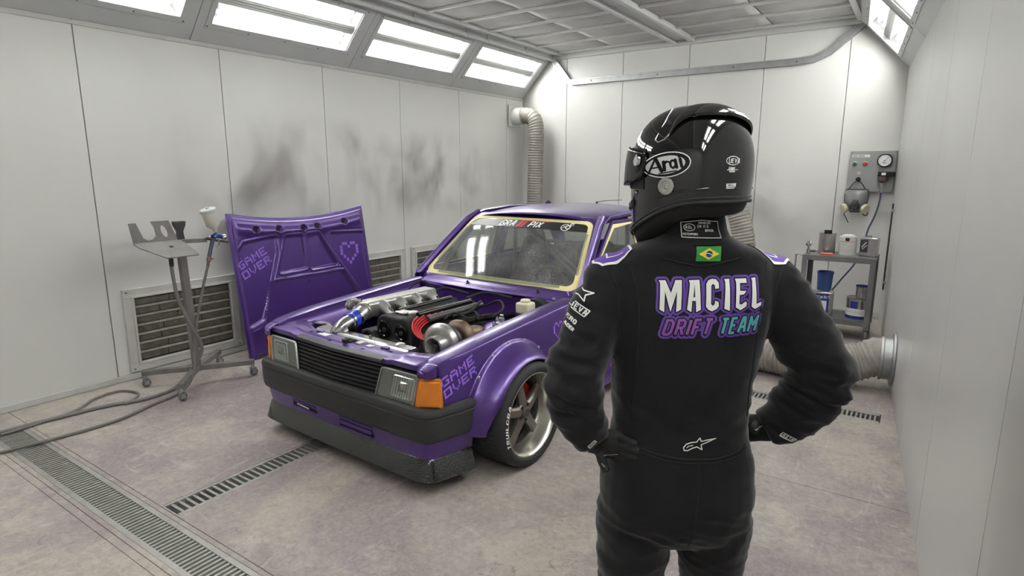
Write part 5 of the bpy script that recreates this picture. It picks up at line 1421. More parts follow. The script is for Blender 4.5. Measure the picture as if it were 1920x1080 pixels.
def person():
    t = thing('person', 'person in black racing suit and black helmet seen from behind, hands on hips', 'person', (-0.506, 1.59, 0), YAW)
    b = MB()
    tor = [(0.60, 0.15, 0.09, 0.0), (0.64, 0.198, 0.125, 0.0), (0.70, 0.214, 0.142, -0.004), (0.76, 0.217, 0.147, -0.006), (0.84, 0.210, 0.14, -0.005), (0.92, 0.191, 0.124, -0.002), (0.985, 0.184, 0.118, 0), (1.08, 0.192, 0.124, 0),
           (1.18, 0.206, 0.131, 0), (1.28, 0.223, 0.132, -0.002), (1.355, 0.233, 0.122, -0.002), (1.405, 0.222, 0.108, 0.0), (1.435, 0.190, 0.104, -0.010), (1.458, 0.140, 0.102, -0.018), (1.478, 0.100, 0.094, -0.016), (1.50, 0.078, 0.08, -0.008), (1.53, 0.07, 0.072, 0.0)]
    zs = [tor[0][0] + (tor[-1][0] - tor[0][0]) * k / 44 for k in range(45)]
    b.loft([selip(0.004 * (z > 1.1), sinterp(z, [(q[0], q[3]) for q in tor]), z, sinterp(z, [(q[0], q[1]) for q in tor]), sinterp(z, [(q[0], q[2]) for q in tor])) for z in zs])
    def limb(pts, rs, k=6, n=18):
        P, R_ = resample(pts, rs, k); b.tube(P, R_, n)
    limb([(-0.155, 0.0, 1.375), (-0.203, -0.004, 1.352), (-0.240, -0.02, 1.28), (-0.272, -0.04, 1.19), (-0.302, -0.055, 1.115), (-0.302, -0.06, 1.05), (-0.282, -0.06, 0.98), (-0.252, -0.062, 0.922)], [0.062, 0.075, 0.074, 0.073, 0.077, 0.073, 0.064, 0.050])
    limb([(0.165, 0.0, 1.375), (0.215, -0.004, 1.352), (0.268, -0.02, 1.28), (0.325, -0.04, 1.19), (0.364, -0.05, 1.12), (0.358, -0.04, 1.055), (0.318, -0.015, 0.98), (0.262, 0.01, 0.925)], [0.062, 0.076, 0.079, 0.078, 0.079, 0.074, 0.066, 0.051])
    for s_, x0, x1, kk in ((-1, -0.104, -0.117, 1.0), (1, 0.104, 0.121, 0.90)):
        limb([(x0, -0.002, 0.74), (lerp(x0, x1, .6), 0.0, 0.61), (x1, 0.004, 0.49), (x1, 0.01, 0.40), (x1, 0.004, 0.30), (x1, -0.004, 0.20), (x1, -0.006, 0.10), (x1, -0.004, 0.055)], [0.112, 0.111, 0.098 * kk, 0.088 * kk, 0.085, 0.082, 0.078, 0.074])
    me = realise(b, 0.008, 8)
    # folds: cloth gathers at elbows, waist, sleeves and seat
    me.update()
    PV = [(v.co.copy(), v.normal.copy()) for v in me.vertices]; NEW = []
    for p, n_ in PV:
        arm = max(0.0, min(1.0, (abs(p.x) - (0.235 if p.z > 1.1 else 0.225)) / 0.03)) if p.z > 0.9 else 0.0
        f1 = noise.noise((p.x * 6 + 3, p.y * 6, p.z * 26 + 9 * p.x)); f1 = 1 - abs(f1) * 2.2
        f2 = noise.noise((p.x * 15, p.y * 15 + 4, p.z * 17))
        f3 = noise.noise((p.x * 7 + p.z * 10, p.y * 8, p.z * 13 - p.x * 10 + 7)); f3 = 1 - abs(f3) * 2.4
        waist = math.exp(-((p.z - 1.0) / 0.07) ** 2) * (1 - arm)
        seat = math.exp(-((p.z - 0.66) / 0.09) ** 2)
        elbow = arm * math.exp(-((p.z - 1.07) / 0.11) ** 2)
        amp = 0.0022 + 0.0065 * arm + 0.0085 * elbow + 0.0055 * waist + 0.005 * seat + 0.0038 * (p.z < 0.55)
        if 1.17 < p.z < 1.40 and abs(p.x - 0.03) < 0.15: amp *= 0.5
        NEW.extend(p + n_ * (amp * (0.75 * f1 + 0.45 * f3) + 0.0026 * f2))
    me.vertices.foreach_set('co', NEW)
    me.update(); me.shade_smooth()
    body = put('body', me, t); body['label'] = 'black racing suit covering the whole body'
    bv = bvh_of(me)
    on = lambda O, U, Vv, D, eps: caster_on(bv, O, U, Vv, D, eps)
    back = lambda eps: on((0, -0.6, 0), (1, 0, 0), (0, 0, 1), (0, 1, 0), eps)
    # ---- back print -------------------------------------------------
    K = 0.00134 / 8.309
    G = lambda pts: [(0.028 + (x - 957) * K, 1.341 - (y - 375) * K) for x, y in pts]
    glyph = [
        [(135, 150), (240, 145), (318, 335), (392, 138), (490, 138), (480, 590), (405, 632), (412, 310), (318, 632), (228, 310), (225, 638), (152, 598), (158, 180)],
        [(600, 140), (765, 135), (782, 590), (712, 628), (706, 455), (650, 455), (640, 628), (572, 590), (615, 190)],
        [(1005, 270), (1065, 262), (1065, 180), (1025, 128), (960, 120), (905, 140), (868, 195), (862, 540), (900, 590), (960, 615), (1030, 580), (1062, 535), (1058, 470), (1000, 450), (1000, 495), (970, 530), (940, 500), (945, 225), (970, 195), (1000, 215)],
        [(1155, 125), (1238, 122), (1240, 610), (1152, 575), (1170, 165)],
        [(1330, 122), (1512, 118), (1520, 190), (1410, 190), (1408, 308), (1512, 308), (1470, 362), (1400, 372), (1395, 505), (1430, 520), (1500, 470), (1520, 500), (1510, 550), (1420, 608), (1338, 560), (1348, 180)],
        [(1598, 118), (1672, 112), (1690, 520), (1782, 492), (1772, 552), (1668, 602), (1604, 560), (1612, 160)]]
    polys = [G(g) for g in glyph]; hole = G([(686, 200), (696, 398), (668, 398)])
    rows = []
    for s_, x0 in (('DRIFT', 195), ('TEAM', 1070)):
        st, L = text_strokes(s_, 0.40, 0.30)
        wid = 760 if s_ == 'DRIFT' else 640
        for l in st: rows.append((s_, [(x0 + 25 + a * wid / (L + 0.3), 975 - 232 * bb + (10 if s_ == 'DRIFT' else -14) - 22 * (a / L - 0.5)) for a, bb in l]))
    out = Flat().thick(polys, 0.0088)
    for s_, l in rows: out.stroke(G(l), 0.0245)
    pr = decal('back_print_outline', out, M['suit_purple'], t, back(0.0016), 0.012)
    f = Flat().thick(polys, 0.0034); 
    for s_, l in rows: f.stroke(G(l), 0.0125)
    f.poly(G([(1000, 380), (1095, 330), (1090, 400)])); f.poly(G([(520, 640), (590, 690), (430, 692)])); f.poly(G([(825, 630), (890, 660), (760, 664)])); f.poly(G([(1095, 630), (1180, 665), (1040, 700)])); f.poly(G([(1560, 610), (1640, 655), (1490, 660)]))
    decal('back_print_shadow', f, M['suit_seam'], pr, back(0.0026), 0.012)
    f = Flat()
    for i, p in enumerate(polys):
        if i == 1: f.hole(p, hole)
        else: f.poly(p)
    lab(decal('back_print_name', f, M['white_cloth'], pr, back(0.0036), 0.012), 'white lettering MACIEL')
    for s_, mt in (('DRIFT', 'suit_violet'), ('TEAM', 'suit_teal')):
        f = Flat()
        for w_, l in rows:
            if w_ == s_: f.stroke(G(l), 0.0068, cap=False)
        decal('back_print_word', f, M[mt], pr, back(0.0036), 0.012)
    # flag
    cx, cz = 0.017, 1.446
    fl = decal('flag_patch', Flat().poly([(cx - .031, cz - .019), (cx + .031, cz - .019), (cx + .030, cz + .019), (cx - .032, cz + .018)]), M['flag_green'], t, back(0.002), 0.012)
    decal('flag_rhombus', Flat().poly([(cx - .026, cz), (cx, cz - .0145), (cx + .026, cz), (cx, cz + .0145)]), M['flag_yellow'], fl, back(0.003), 0.01)
    decal('flag_disc', Flat().poly(circ(0.0082, 18, cx, cz)), M['flag_blue'], fl, back(0.004), 0.01)
    decal('flag_band', Flat().stroke([(cx - .008, cz + .002), (cx, cz + .0015), (cx + .0078, cz - .003)], 0.0018, cap=False), M['white_cloth'], fl, back(0.005), 0.01)
    # lower back logo
    kx = lambda pts: [(0.021 + (x - 769) / 2.455 * 0.00134, 0.938 - (y - 474) / 2.455 * 0.00134) for x, y in pts]
    star = [(848, 443), (790, 470), (778, 476), (783, 500), (758, 486), (735, 492), (712, 504), (696, 503), (692, 488), (706, 472), (732, 464), (756, 462), (770, 440), (778, 458), (800, 452)]
    decal('lower_back_emblem', Flat().stroke(kx(star), 0.0028, True), M['white_cloth'], t, back(0.002), 0.01)
    decal('lower_back_emblem', Flat().stroke(kx([(708, 490), (716, 482), (738, 478)]), 0.002), M['white_cloth'], t, back(0.002), 0.01)
    # collar with label
    P, col = [], MB()
    for z, a, bb in ((1.468, 0.108, 0.120), (1.480, 0.097, 0.113), (1.50, 0.088, 0.104), (1.535, 0.080, 0.094), (1.54, 0.072, 0.086), (1.51, 0.070, 0.084)): P.append(selip(0.004, 0, z, a, bb, 32, 2.2))
    cm = col.loft(P, True, False); collar = cm.build('collar', M['suit'], t, ang=60)
    cb = bvh_of(collar.data)
    cf = lambda eps: caster_on(cb, (0, -0.4, 0), (1, 0, 0), (0, 0, 1), (0, 1, 0), eps)
    tg = [(-0.047, 1.488), (0.050, 1.486), (0.044, 1.506), (0.042, 1.526), (0.0, 1.530), (-0.047, 1.524)]
    tg = [(x, z - 0.002) for x, z in tg]
    lb = decal('collar_label', Flat().poly(tg), M['suit_seam'], collar, cf(0.002), 0.008)
    decal('label_border', Flat().stroke(tg, 0.0017, True), M['white_cloth'], collar, cf(0.003), 0.008)
    f = Flat().stroke(circ(0.0125, 20, -0.029, 1.510, 0.0085), 0.0016, True); f.text('ASL', -0.038, 1.507, 0.0065, 0.0013, 0.35)
    f.text('HOMOLOG', -0.008, 1.519, 0.0048, 0.0010, 0.35, 0.1); f.text('EN 11 S', -0.010, 1.510, 0.0058, 0.0012, 0.35); f.text('BRASIL', 0.008, 1.500, 0.0052, 0.0012, 0.3); f.text('ASTEMPORS', -0.044, 1.4915, 0.0042, 0.0010, 0.35)
    decal('label_lettering', f, M['white_cloth'], collar, cf(0.003), 0.008)
    # epaulettes
    top = lambda eps: on((0, 0, 2.2), (1, 0, 0), (0, 1, 0), (0, 0, -1), eps)
    for s_, cu in ((-1, -0.203), (1, 0.207)):
        q = [(cu + s_ * x, y) for x, y in ((-0.045, 0.05), (0.052, 0.05), (0.054, -0.022), (0.034, -0.048), (-0.022, -0.058), (-0.040, -0.045))]
        ep = decal('shoulder_patch', Flat().poly(q), M['suit_purple'], t, top(0.0025), 0.012)
        decal('shoulder_piping', Flat().stroke(q, 0.006, True), M['white_cloth'], ep, top(0.0035), 0.012)
        decal('shoulder_chevron', Flat().stroke([(cu + s_ * 0.015, 0.03), (cu + s_ * 0.02, -0.03), (cu - s_ * 0.02, -0.035)], 0.004), M['white_cloth'], ep, top(0.0035), 0.012)
    # left sleeve badges
    f = Flat(); r_ = lambda pts, cx_, cz_, a: [(cx_ + x * math.cos(a) - y * math.sin(a), cz_ + x * math.sin(a) + y * math.cos(a)) for x, y in pts]
    f.stroke(r_([(-0.03, 0.008), (-0.008, 0.004), (0.002, 0.018), (0.006, 0.002), (0.03, -0.004), (0.008, -0.008), (0.002, -0.022), (-0.008, -0.008), (-0.03, -0.012)], -0.292, 1.338, 0.12), 0.003, True)
    f.stroke(r_([(-0.026, -0.010), (0.020, -0.010), (0.026, 0.010), (-0.026, 0.010)], -0.301, 1.297, -0.5), 0.0032, True)
    st, L = text_strokes('UEVA', 0.4)
    for l in st: f.stroke(r_([(-0.020 + a * 0.012, -0.006 + bb * 0.012) for a, bb in l], -0.301, 1.297, -0.5), 0.0026)
    st, L = text_strokes('AERO', 0.4)
    for l in st: f.stroke(r_([(-0.016 + a * 0.0095, -0.005 + bb * 0.010) for a, bb in l], -0.322, 1.268, -0.55), 0.0030)
    st, L = text_strokes('RACER', 0.4)
    for l in st: f.stroke(r_([(-0.014 + a * 0.0068, -0.004 + bb * 0.0075) for a, bb in l], -0.328, 1.250, -0.55), 0.0024)
    decal('sleeve_badges', f, M['white_cloth'], t, back(0.002), 0.008)
    # seams
    def seam(pts, r=0.0022, nm='seam'):
        P = []
        for p in smooth_path([V(x, 0, z) for x, z in pts], 8):
            h = bv.ray_cast(V(p.x, -0.6, p.z), V(0, 1, 0))
            if h[0] is not None: P.append(h[0] + V(0, -0.0006, 0))
        if len(P) > 2: MB().tube(P, r, 6).build(nm, M['suit_seam'], t)
    seam([(-0.238, 1.425), (-0.205, 1.36), (-0.196, 1.28), (-0.192, 1.21)]); seam([(0.245, 1.425), (0.212, 1.36), (0.206, 1.28), (0.202, 1.21)])
    seam([(-0.172, 1.42), (-0.150, 1.30), (-0.148, 1.15), (-0.15, 1.0)]); seam([(0.18, 1.42), (0.160, 1.30), (0.158, 1.15), (0.16, 1.0)])
    seam([(-0.155, 0.925), (-0.06, 0.903), (0.02, 0.898), (0.10, 0.902), (0.16, 0.918)], 0.003, 'belt_seam'); seam([(-0.158, 0.916), (-0.06, 0.893), (0.02, 0.888), (0.10, 0.892), (0.163, 0.909)], 0.0022, 'belt_seam')
    seam([(0.020, 0.885), (0.018, 0.80), (0.014, 0.72), (0.008, 0.64)])
    seam([(-0.10, 1.435), (0.0, 1.415), (0.10, 1.435)])
    # ---- gloves -------------------------------------------------------
    def glove(side):
        g = MB()
        A, Bd = 0.193, 0.128
        def P(deg, z, off): a = math.radians(deg); return V(-0.002 + (A + off) * math.cos(a), (Bd + off) * math.sin(a), z)
        if side < 0:
            wrist = V(-0.254, -0.062, 0.925); knuckle, step = 207, 1
            spread = [(0.935, 50, 0.0118), (0.915, 55, 0.0122), (0.894, 52, 0.012), (0.875, 42, 0.0108)]
        else:
            wrist = V(0.264, 0.010, 0.926); knuckle, step = 20, 1
            spread = [(0.936, 50, 0.0118), (0.915, 55, 0.0122), (0.894, 52, 0.012), (0.875, 42, 0.0108)]
        kn = P(knuckle, 0.905, 0.014)
        # wrist cuff to palm
        d = (kn - wrist)
        up = V(0, 0, 1)
        def sec(c_, w, th, dirv):
            dirv = dirv.normalized(); nrm = up.cross(dirv).normalized(); u2 = dirv.cross(nrm)
            return [c_ + u2 * w * math.cos(q) + nrm * th * math.sin(q) for q in [2 * PI * k / 18 for k in range(18)]]
        back_ = V(0.0, 0.0, 0.06) + (V(-0.03, 0.0, 0) if side < 0 else V(0.045, -0.01, 0))
        g.loft([sec(wrist + back_ * 0.5, 0.045, 0.043, d + V(0, 0, -0.03)), sec(wrist, 0.041, 0.036, d), sec(wrist.lerp(kn, 0.35), 0.040, 0.027, d), sec(wrist.lerp(kn, 0.75), 0.043, 0.021, d), sec(kn, 0.042, 0.017, d), sec(kn + d.normalized() * 0.012, 0.034, 0.012, d)])
        for z, arc, r in spread:
            pts = [wrist.lerp(kn, 0.7) + V(0, 0, z - 0.905)]
            for q in (0.0, 0.35, 0.7, 1.0):
                pts.append(P(knuckle + step * arc * q * (0.44 if side < 0 else 0.62), z - 0.006 * q, 0.015 - 0.003 * q))
            PP, R_ = resample(pts, [r * 1.1, r * 1.08, r, r * 0.95, r * 0.75], 5); g.tube(PP, R_, 12)
        # thumb leaves the side of the palm near the wrist
        if side < 0: th = [wrist.lerp(kn, 0.30) + V(0, 0.0, -0.02), V(-0.232, -0.075, 0.885), V(-0.226, -0.085, 0.862), V(-0.216, -0.098, 0.845)]
        else: th = [wrist.lerp(kn, 0.30) + V(0, 0, 0.015), V(0.222, -0.004, 0.935), V(0.206, -0.03, 0.94), V(0.196, -0.05, 0.938)]
        PP, R_ = resample(th, [0.017, 0.0145, 0.013, 0.010], 5); g.tube(PP, R_, 12)
        gm = realise(g, 0.0035, 4); gm.materials.clear(); gm.materials.append(M['glove']); gm.shade_smooth()
        o = put('glove', gm, t)
        gb = bvh_of(gm)
        gf = lambda eps: caster_on(gb, (0, -0.6, 0), (1, 0, 0), (0, 0, 1), (0, 1, 0), eps)
        if side < 0:
            lines = [[(-0.225, 0.887), (-0.205, 0.885), (-0.185, 0.888)], [(-0.231, 0.868), (-0.224, 0.860)]]
        else:
            lines = [[(0.198, 0.945), (0.215, 0.946), (0.235, 0.938)], [(0.198, 0.882), (0.225, 0.878), (0.243, 0.884)]]
        for l in lines: decal('glove_piping', Flat().stroke(l, 0.0022, cap=False), M['glove_line'], o, gf(0.0012), 0.006)
        # cuff badge on the sleeve end
        r2 = lambda pts, cx_, cz_, a: [(cx_ + x * math.cos(a) - y * math.sin(a), cz_ + x * math.sin(a) + y * math.cos(a)) for x, y in pts]
        f = Flat()
        if side < 0:
            f.stroke(r2([(-0.014, -0.004), (0.012, -0.005), (0.014, 0.004), (-0.012, 0.005)], -0.262, 0.936, 0.95), 0.0022, True); f.stroke(r2([(-0.014, 0), (0.014, 0)], -0.262, 0.936, 0.95), 0.0018)
        else:
            f.stroke(r2([(-0.017, -0.007), (0.017, -0.007), (0.017, 0.007), (-0.017, 0.007)], 0.287, 0.928, -0.42), 0.003, True)
            st, L = text_strokes('ASTAR', 0.4)
            for l in st: f.stroke(r2([(-0.013 + a * 0.0078, -0.004 + bb * 0.008) for a, bb in l], 0.287, 0.928, -0.42), 0.0018)
        decal('cuff_badge', f, M['white_cloth'], t, lambda x, y, a=gf(0.002), c_=back(0.002): max([p for p in (a(x, y), c_(x, y)) if p is not None], key=lambda p: -p.y, default=None), 0.006)
        return o
    glove(-1); glove(1)
    # ---- boots -----------------------------------------------------------
    for x1 in (-0.117, 0.121):
        m = MB()
        m.loft([selip(x1, 0.0, 0.13, 0.052, 0.058, 20), selip(x1, 0.0, 0.09, 0.05, 0.06, 20), selip(x1, 0.03, 0.065, 0.046, 0.10, 20), selip(x1, 0.055, 0.04, 0.047, 0.125, 20), selip(x1, 0.06, 0.018, 0.05, 0.135, 20), selip(x1, 0.06, 0.012, 0.05, 0.135, 20)])
        o = m.build('boot', M['black_matt'], t, sub=1, ang=60)
        MB().loft([selip(x1, 0.06, 0.014, 0.051, 0.136, 24), selip(x1, 0.06, 0.0, 0.050, 0.134, 24)]).build('boot_sole', M['rubber'], o)
    # ---- helmet -------------------------------------------------------------
    HC = V(-0.014, -0.028, 1.656); ha = math.radians(43)
    hf = V(-math.sin(ha), math.cos(ha), 0); hl = V(-hf.y, hf.x, 0)            # forward and the wearer's left
    def prof(z, front):
        if z >= 0: return max(0.0, 1 - (z / 0.156) ** 2.35) ** (1 / 2.25)
        k = -z / 0.18
        return 1 - (0.16 if front < 0 else 0.10) * k ** 1.7 + 0.04 * max(0, front) * k
    def HP(az, z, off=0.0):
        c_, s_ = math.cos(az), math.sin(az)
        e = 2.25; rad = (abs(c_ / 0.155) ** e + abs(s_ / 0.126) ** e) ** (-1 / e)
        rr = rad * prof(z, c_)
        zt = z
        if off:
            zz = z / 0.156 if z > 0 else z / 0.35
            k = math.sqrt(max(0.0, 1 - min(1, abs(zz)) ** 2)); rr += off * max(0.25, k); zt = z + off * zz
        return HC + hf * (rr * c_) + hl * (rr * s_) + V(0, 0, zt)
    zb = lambda az: -0.1175 - 0.051 * math.cos(az) - 0.0135 * math.cos(2 * az)
    NA, NZ = 72, 34; P = []
    for j in range(NZ + 1):
        q = j / NZ
        P.append([HP(2 * PI * i / NA, 0.1555 * math.cos(PI * 0.5 * min(1, q * 2)) ** 0.9 if q < 0.5 else zb(2 * PI * i / NA) * (q * 2 - 1)) for i in range(NA)])
    for dz, off in ((-0.003, -0.004), (0.004, -0.016), (0.03, -0.022)):
        P.append([HP(2 * PI * i / NA, zb(2 * PI * i / NA), 0) + V(0, 0, dz) + (HC - HP(2 * PI * i / NA, zb(2 * PI * i / NA))).normalized() * (-off) for i in range(NA)])
    m = MB(); m.loft(P[::-1], True, False); m.add([P[0][i] for i in range(NA)], [tuple(range(NA))])
    hel = m.build('helmet', M['helmet'], t, ang=60, fix=True)
    hb = bvh_of(hel.data)
    # rubber edge, padded neck roll
    MB().tube([HP(2 * PI * i / 64, zb(2 * PI * i / 64) + 0.002, 0.0015) for i in range(64)], 0.0042, 8, closed=True).build('edge_trim', M['rubber'], hel)
    MB().tube([HP(2 * PI * i / 64, zb(2 * PI * i / 64) + 0.012, 0.001) for i in range(64)], 0.0022, 6, closed=True).build('edge_bead', M['black_trim'], hel)
    R_ = []
    for (sc, dz) in ((0.96, 0.01), (0.955, -0.008), (0.91, -0.024), (0.80, -0.036), (0.62, -0.042), (0.5, -0.042)):
        rr = []
        for i in range(48):
            a = 2 * PI * i / 48; p = HP(a, zb(a)) - HC; rr.append(HC + V(p.x * sc, p.y * sc, p.z * (1.0 if sc > 0.8 else 0.96) + dz))
        R_.append(rr)
    MB().loft(R_, True, True).build('neck_roll', M['black_matt'], hel, ang=70)
    # raised body line across the lower back half
    MB().tube([HP(math.radians(a), z, 0.0) for a, z in ((84, -0.072), (98, -0.062), (112, -0.054), (135, -0.048), (165, -0.046), (200, -0.048), (240, -0.056))], [0.002, 0.003, 0.0035, 0.0035, 0.0035, 0.003, 0.002], 8).build('body_line', M['helmet'], hel, ang=80)
    # rear diffuser: broad arch standing off the crown
    path = smooth_path([V(a, z, o) for a, z, o in ((92, 0.080, 0.003), (96, 0.096, 0.008), (102, 0.114, 0.012), (116, 0.130, 0.013), (142, 0.134, 0.014), (172, 0.130, 0.016), (196, 0.114, 0.016), (210, 0.094, 0.010), (218, 0.076, 0.003))], 5)
    rr = []
    for i, q in enumerate(path):
        a = math.radians(q.x); w = 0.009 + 0.012 * math.sin(PI * i / (len(path) - 1)) ** 0.8
        base = HP(a, min(q.y + 0.012, 0.150), 0.0)
        rr.append([HP(a, min(q.y + 0.014, 0.1535), -0.002), HP(a, min(q.y + 0.010, 0.150), q.z * 0.75), HP(a, q.y - 0.004, q.z), HP(a, q.y - w * 0.7, q.z * 0.95), HP(a, q.y - w * 0.7 - 0.002, q.z * 0.55), HP(a, q.y - 0.002, q.z * 0.3)])
    MB().loft(rr).build('rear_diffuser', M['helmet'], hel, ang=40)
    MB().loft([[HP(math.radians(a), z + dz, o) for dz, o in ((0.006, 0.0), (0.004, 0.004), (-0.004, 0.004), (-0.006, 0.0))] for a, z in ((120, 0.126), (135, 0.130), (150, 0.131), (165, 0.127))]).build('vent_clip', M['chrome'], hel, ang=50)
    # crown vent panel ahead of the diffuser
    fin = [(74, 0.068), (78, 0.114), (68, 0.140), (50, 0.148)]
    MB().tube([HP(math.radians(a), z, 0.001) for a, z in fin], 0.0014, 6).build('crown_line', M['alu'], hel)
    MB().tube([HP(math.radians(a), z, 0.001) for a, z in ((74, 0.068), (79, 0.062), (87, 0.068), (92, 0.080))], 0.0016, 6).build('crown_line', M['alu'], hel)
    # visor, pivot, and a black sheet painted as the eye port's shade
    Gd = [[HP(math.radians(lerp(-64, 64, i / 28)), lerp(-0.052, 0.048, j / 8), 0.002) for j in range(9)] for i in range(29)]
    MB().grid(Gd).build('eye_port_shade', M['black_matt'], hel, ang=70)
    def vis(a): return 0.007 + 0.013 * math.cos(math.radians(a) * 0.9) ** 2
    Gd = [[HP(math.radians(a), lerp(-0.044 + 0.026 * (abs(a) / 66) ** 3, 0.052 - 0.014 * (abs(a) / 66) ** 3, j / 10), vis(a) * (1.0 - 0.25 * j / 10)) for j in range(11)] for a in [lerp(-66, 66, i / 36) for i in range(37)]]
    MB().grid(Gd).build('visor', M['visor'], hel, ang=70, solid=0.003, off=0)
    for q in (1, -1):
        pz = [(51, 0.036), (58, 0.042), (65, 0.036), (68, 0.018), (66, -0.008), (60, -0.026), (52, -0.024), (49, 0.0)]
        c0 = HP(math.radians(q * 59), 0.010, 0.012)
        rim = [HP(math.radians(q * a), z, 0.004) for a, z in pz]; rim2 = [p.lerp(c0, 0.18) + (c0 - HC).normalized() * 0.006 for p in rim]; rim3 = [p.lerp(c0, 0.6) + (c0 - HC).normalized() * 0.005 for p in rim]
        mm = MB().loft([smooth_path(x, 3, True) for x in (rim, rim2, rim3)], True, True); mm.build('pivot_cover', M['black_gloss'], hel, ang=50, fix=True)
        ax = (HP(math.radians(q * 60), 0.016, 0.03) - HP(math.radians(q * 60), 0.016, 0)).normalized()
        o_ = HP(math.radians(q * 60), 0.016, 0.013)
        MB().lathe([(0.014, 0), (0.014, 0.005), (0.012, 0.007), (0.008, 0.0065), (0.0, 0.008)], o_, ax, 18).build('pivot_screw', M['chrome'], hel, ang=30)
    # chin details and breath vents
    for q in (1, -1):
        MB().loft([[HP(math.radians(q * a), z, 0.001 + o) for z, o in ((z0, 0), (z0 + 0.006, 0.006), (z0 + 0.018, 0.006), (z0 + 0.024, 0))] for a, z0 in ((12, -0.115), (22, -0.113), (34, -0.108), (44, -0.100))]).build('chin_vent', M['black_trim'], hel, ang=40)
        MB().lathe([(0.006, 0), (0.006, 0.004), (0, 0.005)], HP(math.radians(q * 50), -0.06, 0), (HP(math.radians(q * 50), -0.06) - HC), 10).build('visor_stud', M['chrome'], hel)
    ax = (HP(math.radians(90), -0.040, 0.03) - HP(math.radians(90), -0.040, 0)).normalized()
    # decals on the near side
    hd = lambda eps: caster_on(hb, (0, -0.6, 0), (1, 0, 0), (0, 0, 1), (0, 1, 0), eps)
    hit = hb.ray_cast(V(-0.098, -0.6, 1.613), V(0, 1, 0))
    dn = hit[1] if hit[1].y < 0 else -hit[1]
    MB().lathe([(0.0215, 0), (0.0215, 0.003), (0.0205, 0.005), (0.013, 0.0055), (0.012, 0.004), (0.007, 0.004), (0.0065, 0.006), (0.003, 0.0065), (0.0, 0.005)], hit[0], dn, 28).build('fixing_disc', M['chrome'], hel, ang=25)
    ro = lambda pts, cx_, cz_, a: [(cx_ + x * math.cos(a) - y * math.sin(a), cz_ + x * math.sin(a) + y * math.cos(a)) for x, y in pts]
    ca = (-0.099, 1.664, 0.22)
    E_ = lambda a, b_: ro(circ(a, 40, 0, 0, b_), *ca)
    bd = decal('logo_badge', Flat().poly(E_(0.0475, 0.0300)), M['white_print'], hel, hd(0.0010), 0.008)
    decal('logo_ring', Flat().poly(E_(0.0450, 0.0276)), M['black_gloss'], bd, hd(0.0016), 0.008)
    decal('logo_field', Flat().poly(ro(circ(0.0385, 36, -0.003, 0.0, 0.0215), *ca)), mat('logo_grey', (200, 201, 199), 0.4), bd, hd(0.0022), 0.008)
    f = Flat(); T = lambda pts: ro([(x * 0.98 - 0.0035, y * 1.05) for x, y in pts], *ca)
    f.stroke(T([(-0.036, -0.013), (-0.016, 0.019)]), 0.0042); f.stroke(T([(-0.016, 0.019), (-0.010, -0.012)]), 0.0072); f.stroke(T([(-0.027, -0.002), (-0.011, -0.002)]), 0.0034)
    f.stroke(T([(-0.002, 0.008), (-0.004, -0.011)]), 0.0068); f.stroke(T([(-0.003, 0.001), (0.003, 0.0075), (0.007, 0.006)]), 0.0046)
    f.stroke(T([(0.019, 0.005), (0.015, 0.008), (0.010, 0.004), (0.010, -0.006), (0.014, -0.010), (0.020, -0.004)]), 0.0046); f.stroke(T([(0.021, 0.008), (0.021, -0.010)]), 0.0062)
    f.stroke(T([(0.031, 0.008), (0.031, -0.010)]), 0.0064); f.stroke(T([(0.0300, 0.0132), (0.0302, 0.0140)]), 0.0056)
    decal('logo_lettering', f, M['black_gloss'], bd, hd(0.0028), 0.006)
    decal('logo_small_print', Flat().stroke(ro([(-0.020, -0.0175), (0.016, -0.0175)], *ca), 0.0030, cap=False), M['black_matt'], bd, hd(0.0028), 0.006)
    f = Flat().stroke(circ(0.0165, 24, 0.042, 1.673, 0.0098), 0.0018, True); st, L = text_strokes('UEVA', 0.35, 0.2)
    for l in st: f.stroke([(0.031 + a * 0.0085, 1.668 + bb * 0.0095) for a, bb in l], 0.0018)
    f.text('SNIN', 0.030, 1.6525, 0.0055, 0.0014, 0.35, 0.6); f.stroke([(0.028, 1.6515), (0.056, 1.6525)], 0.0013); f.text('HEROR', 0.034, 1.6465, 0.0036, 0.0011, 0.3)
    decal('rear_stickers', f, M['white_print'], hel, hd(0.0010), 0.005)
    sd = decal('rear_label', Flat().poly([(0.030, 1.608), (0.054, 1.609), (0.055, 1.621), (0.029, 1.620)]), M['white_print'], hel, hd(0.0010), 0.006)
    f = Flat().text('SNELL', 0.033, 1.615, 0.0035, 0.0008, 0.4); f.stroke([(0.032, 1.6115), (0.052, 1.6122)], 0.0012)
    decal('rear_label_print', f, M['black_matt'], sd, hd(0.0016), 0.005)
    return t
person()

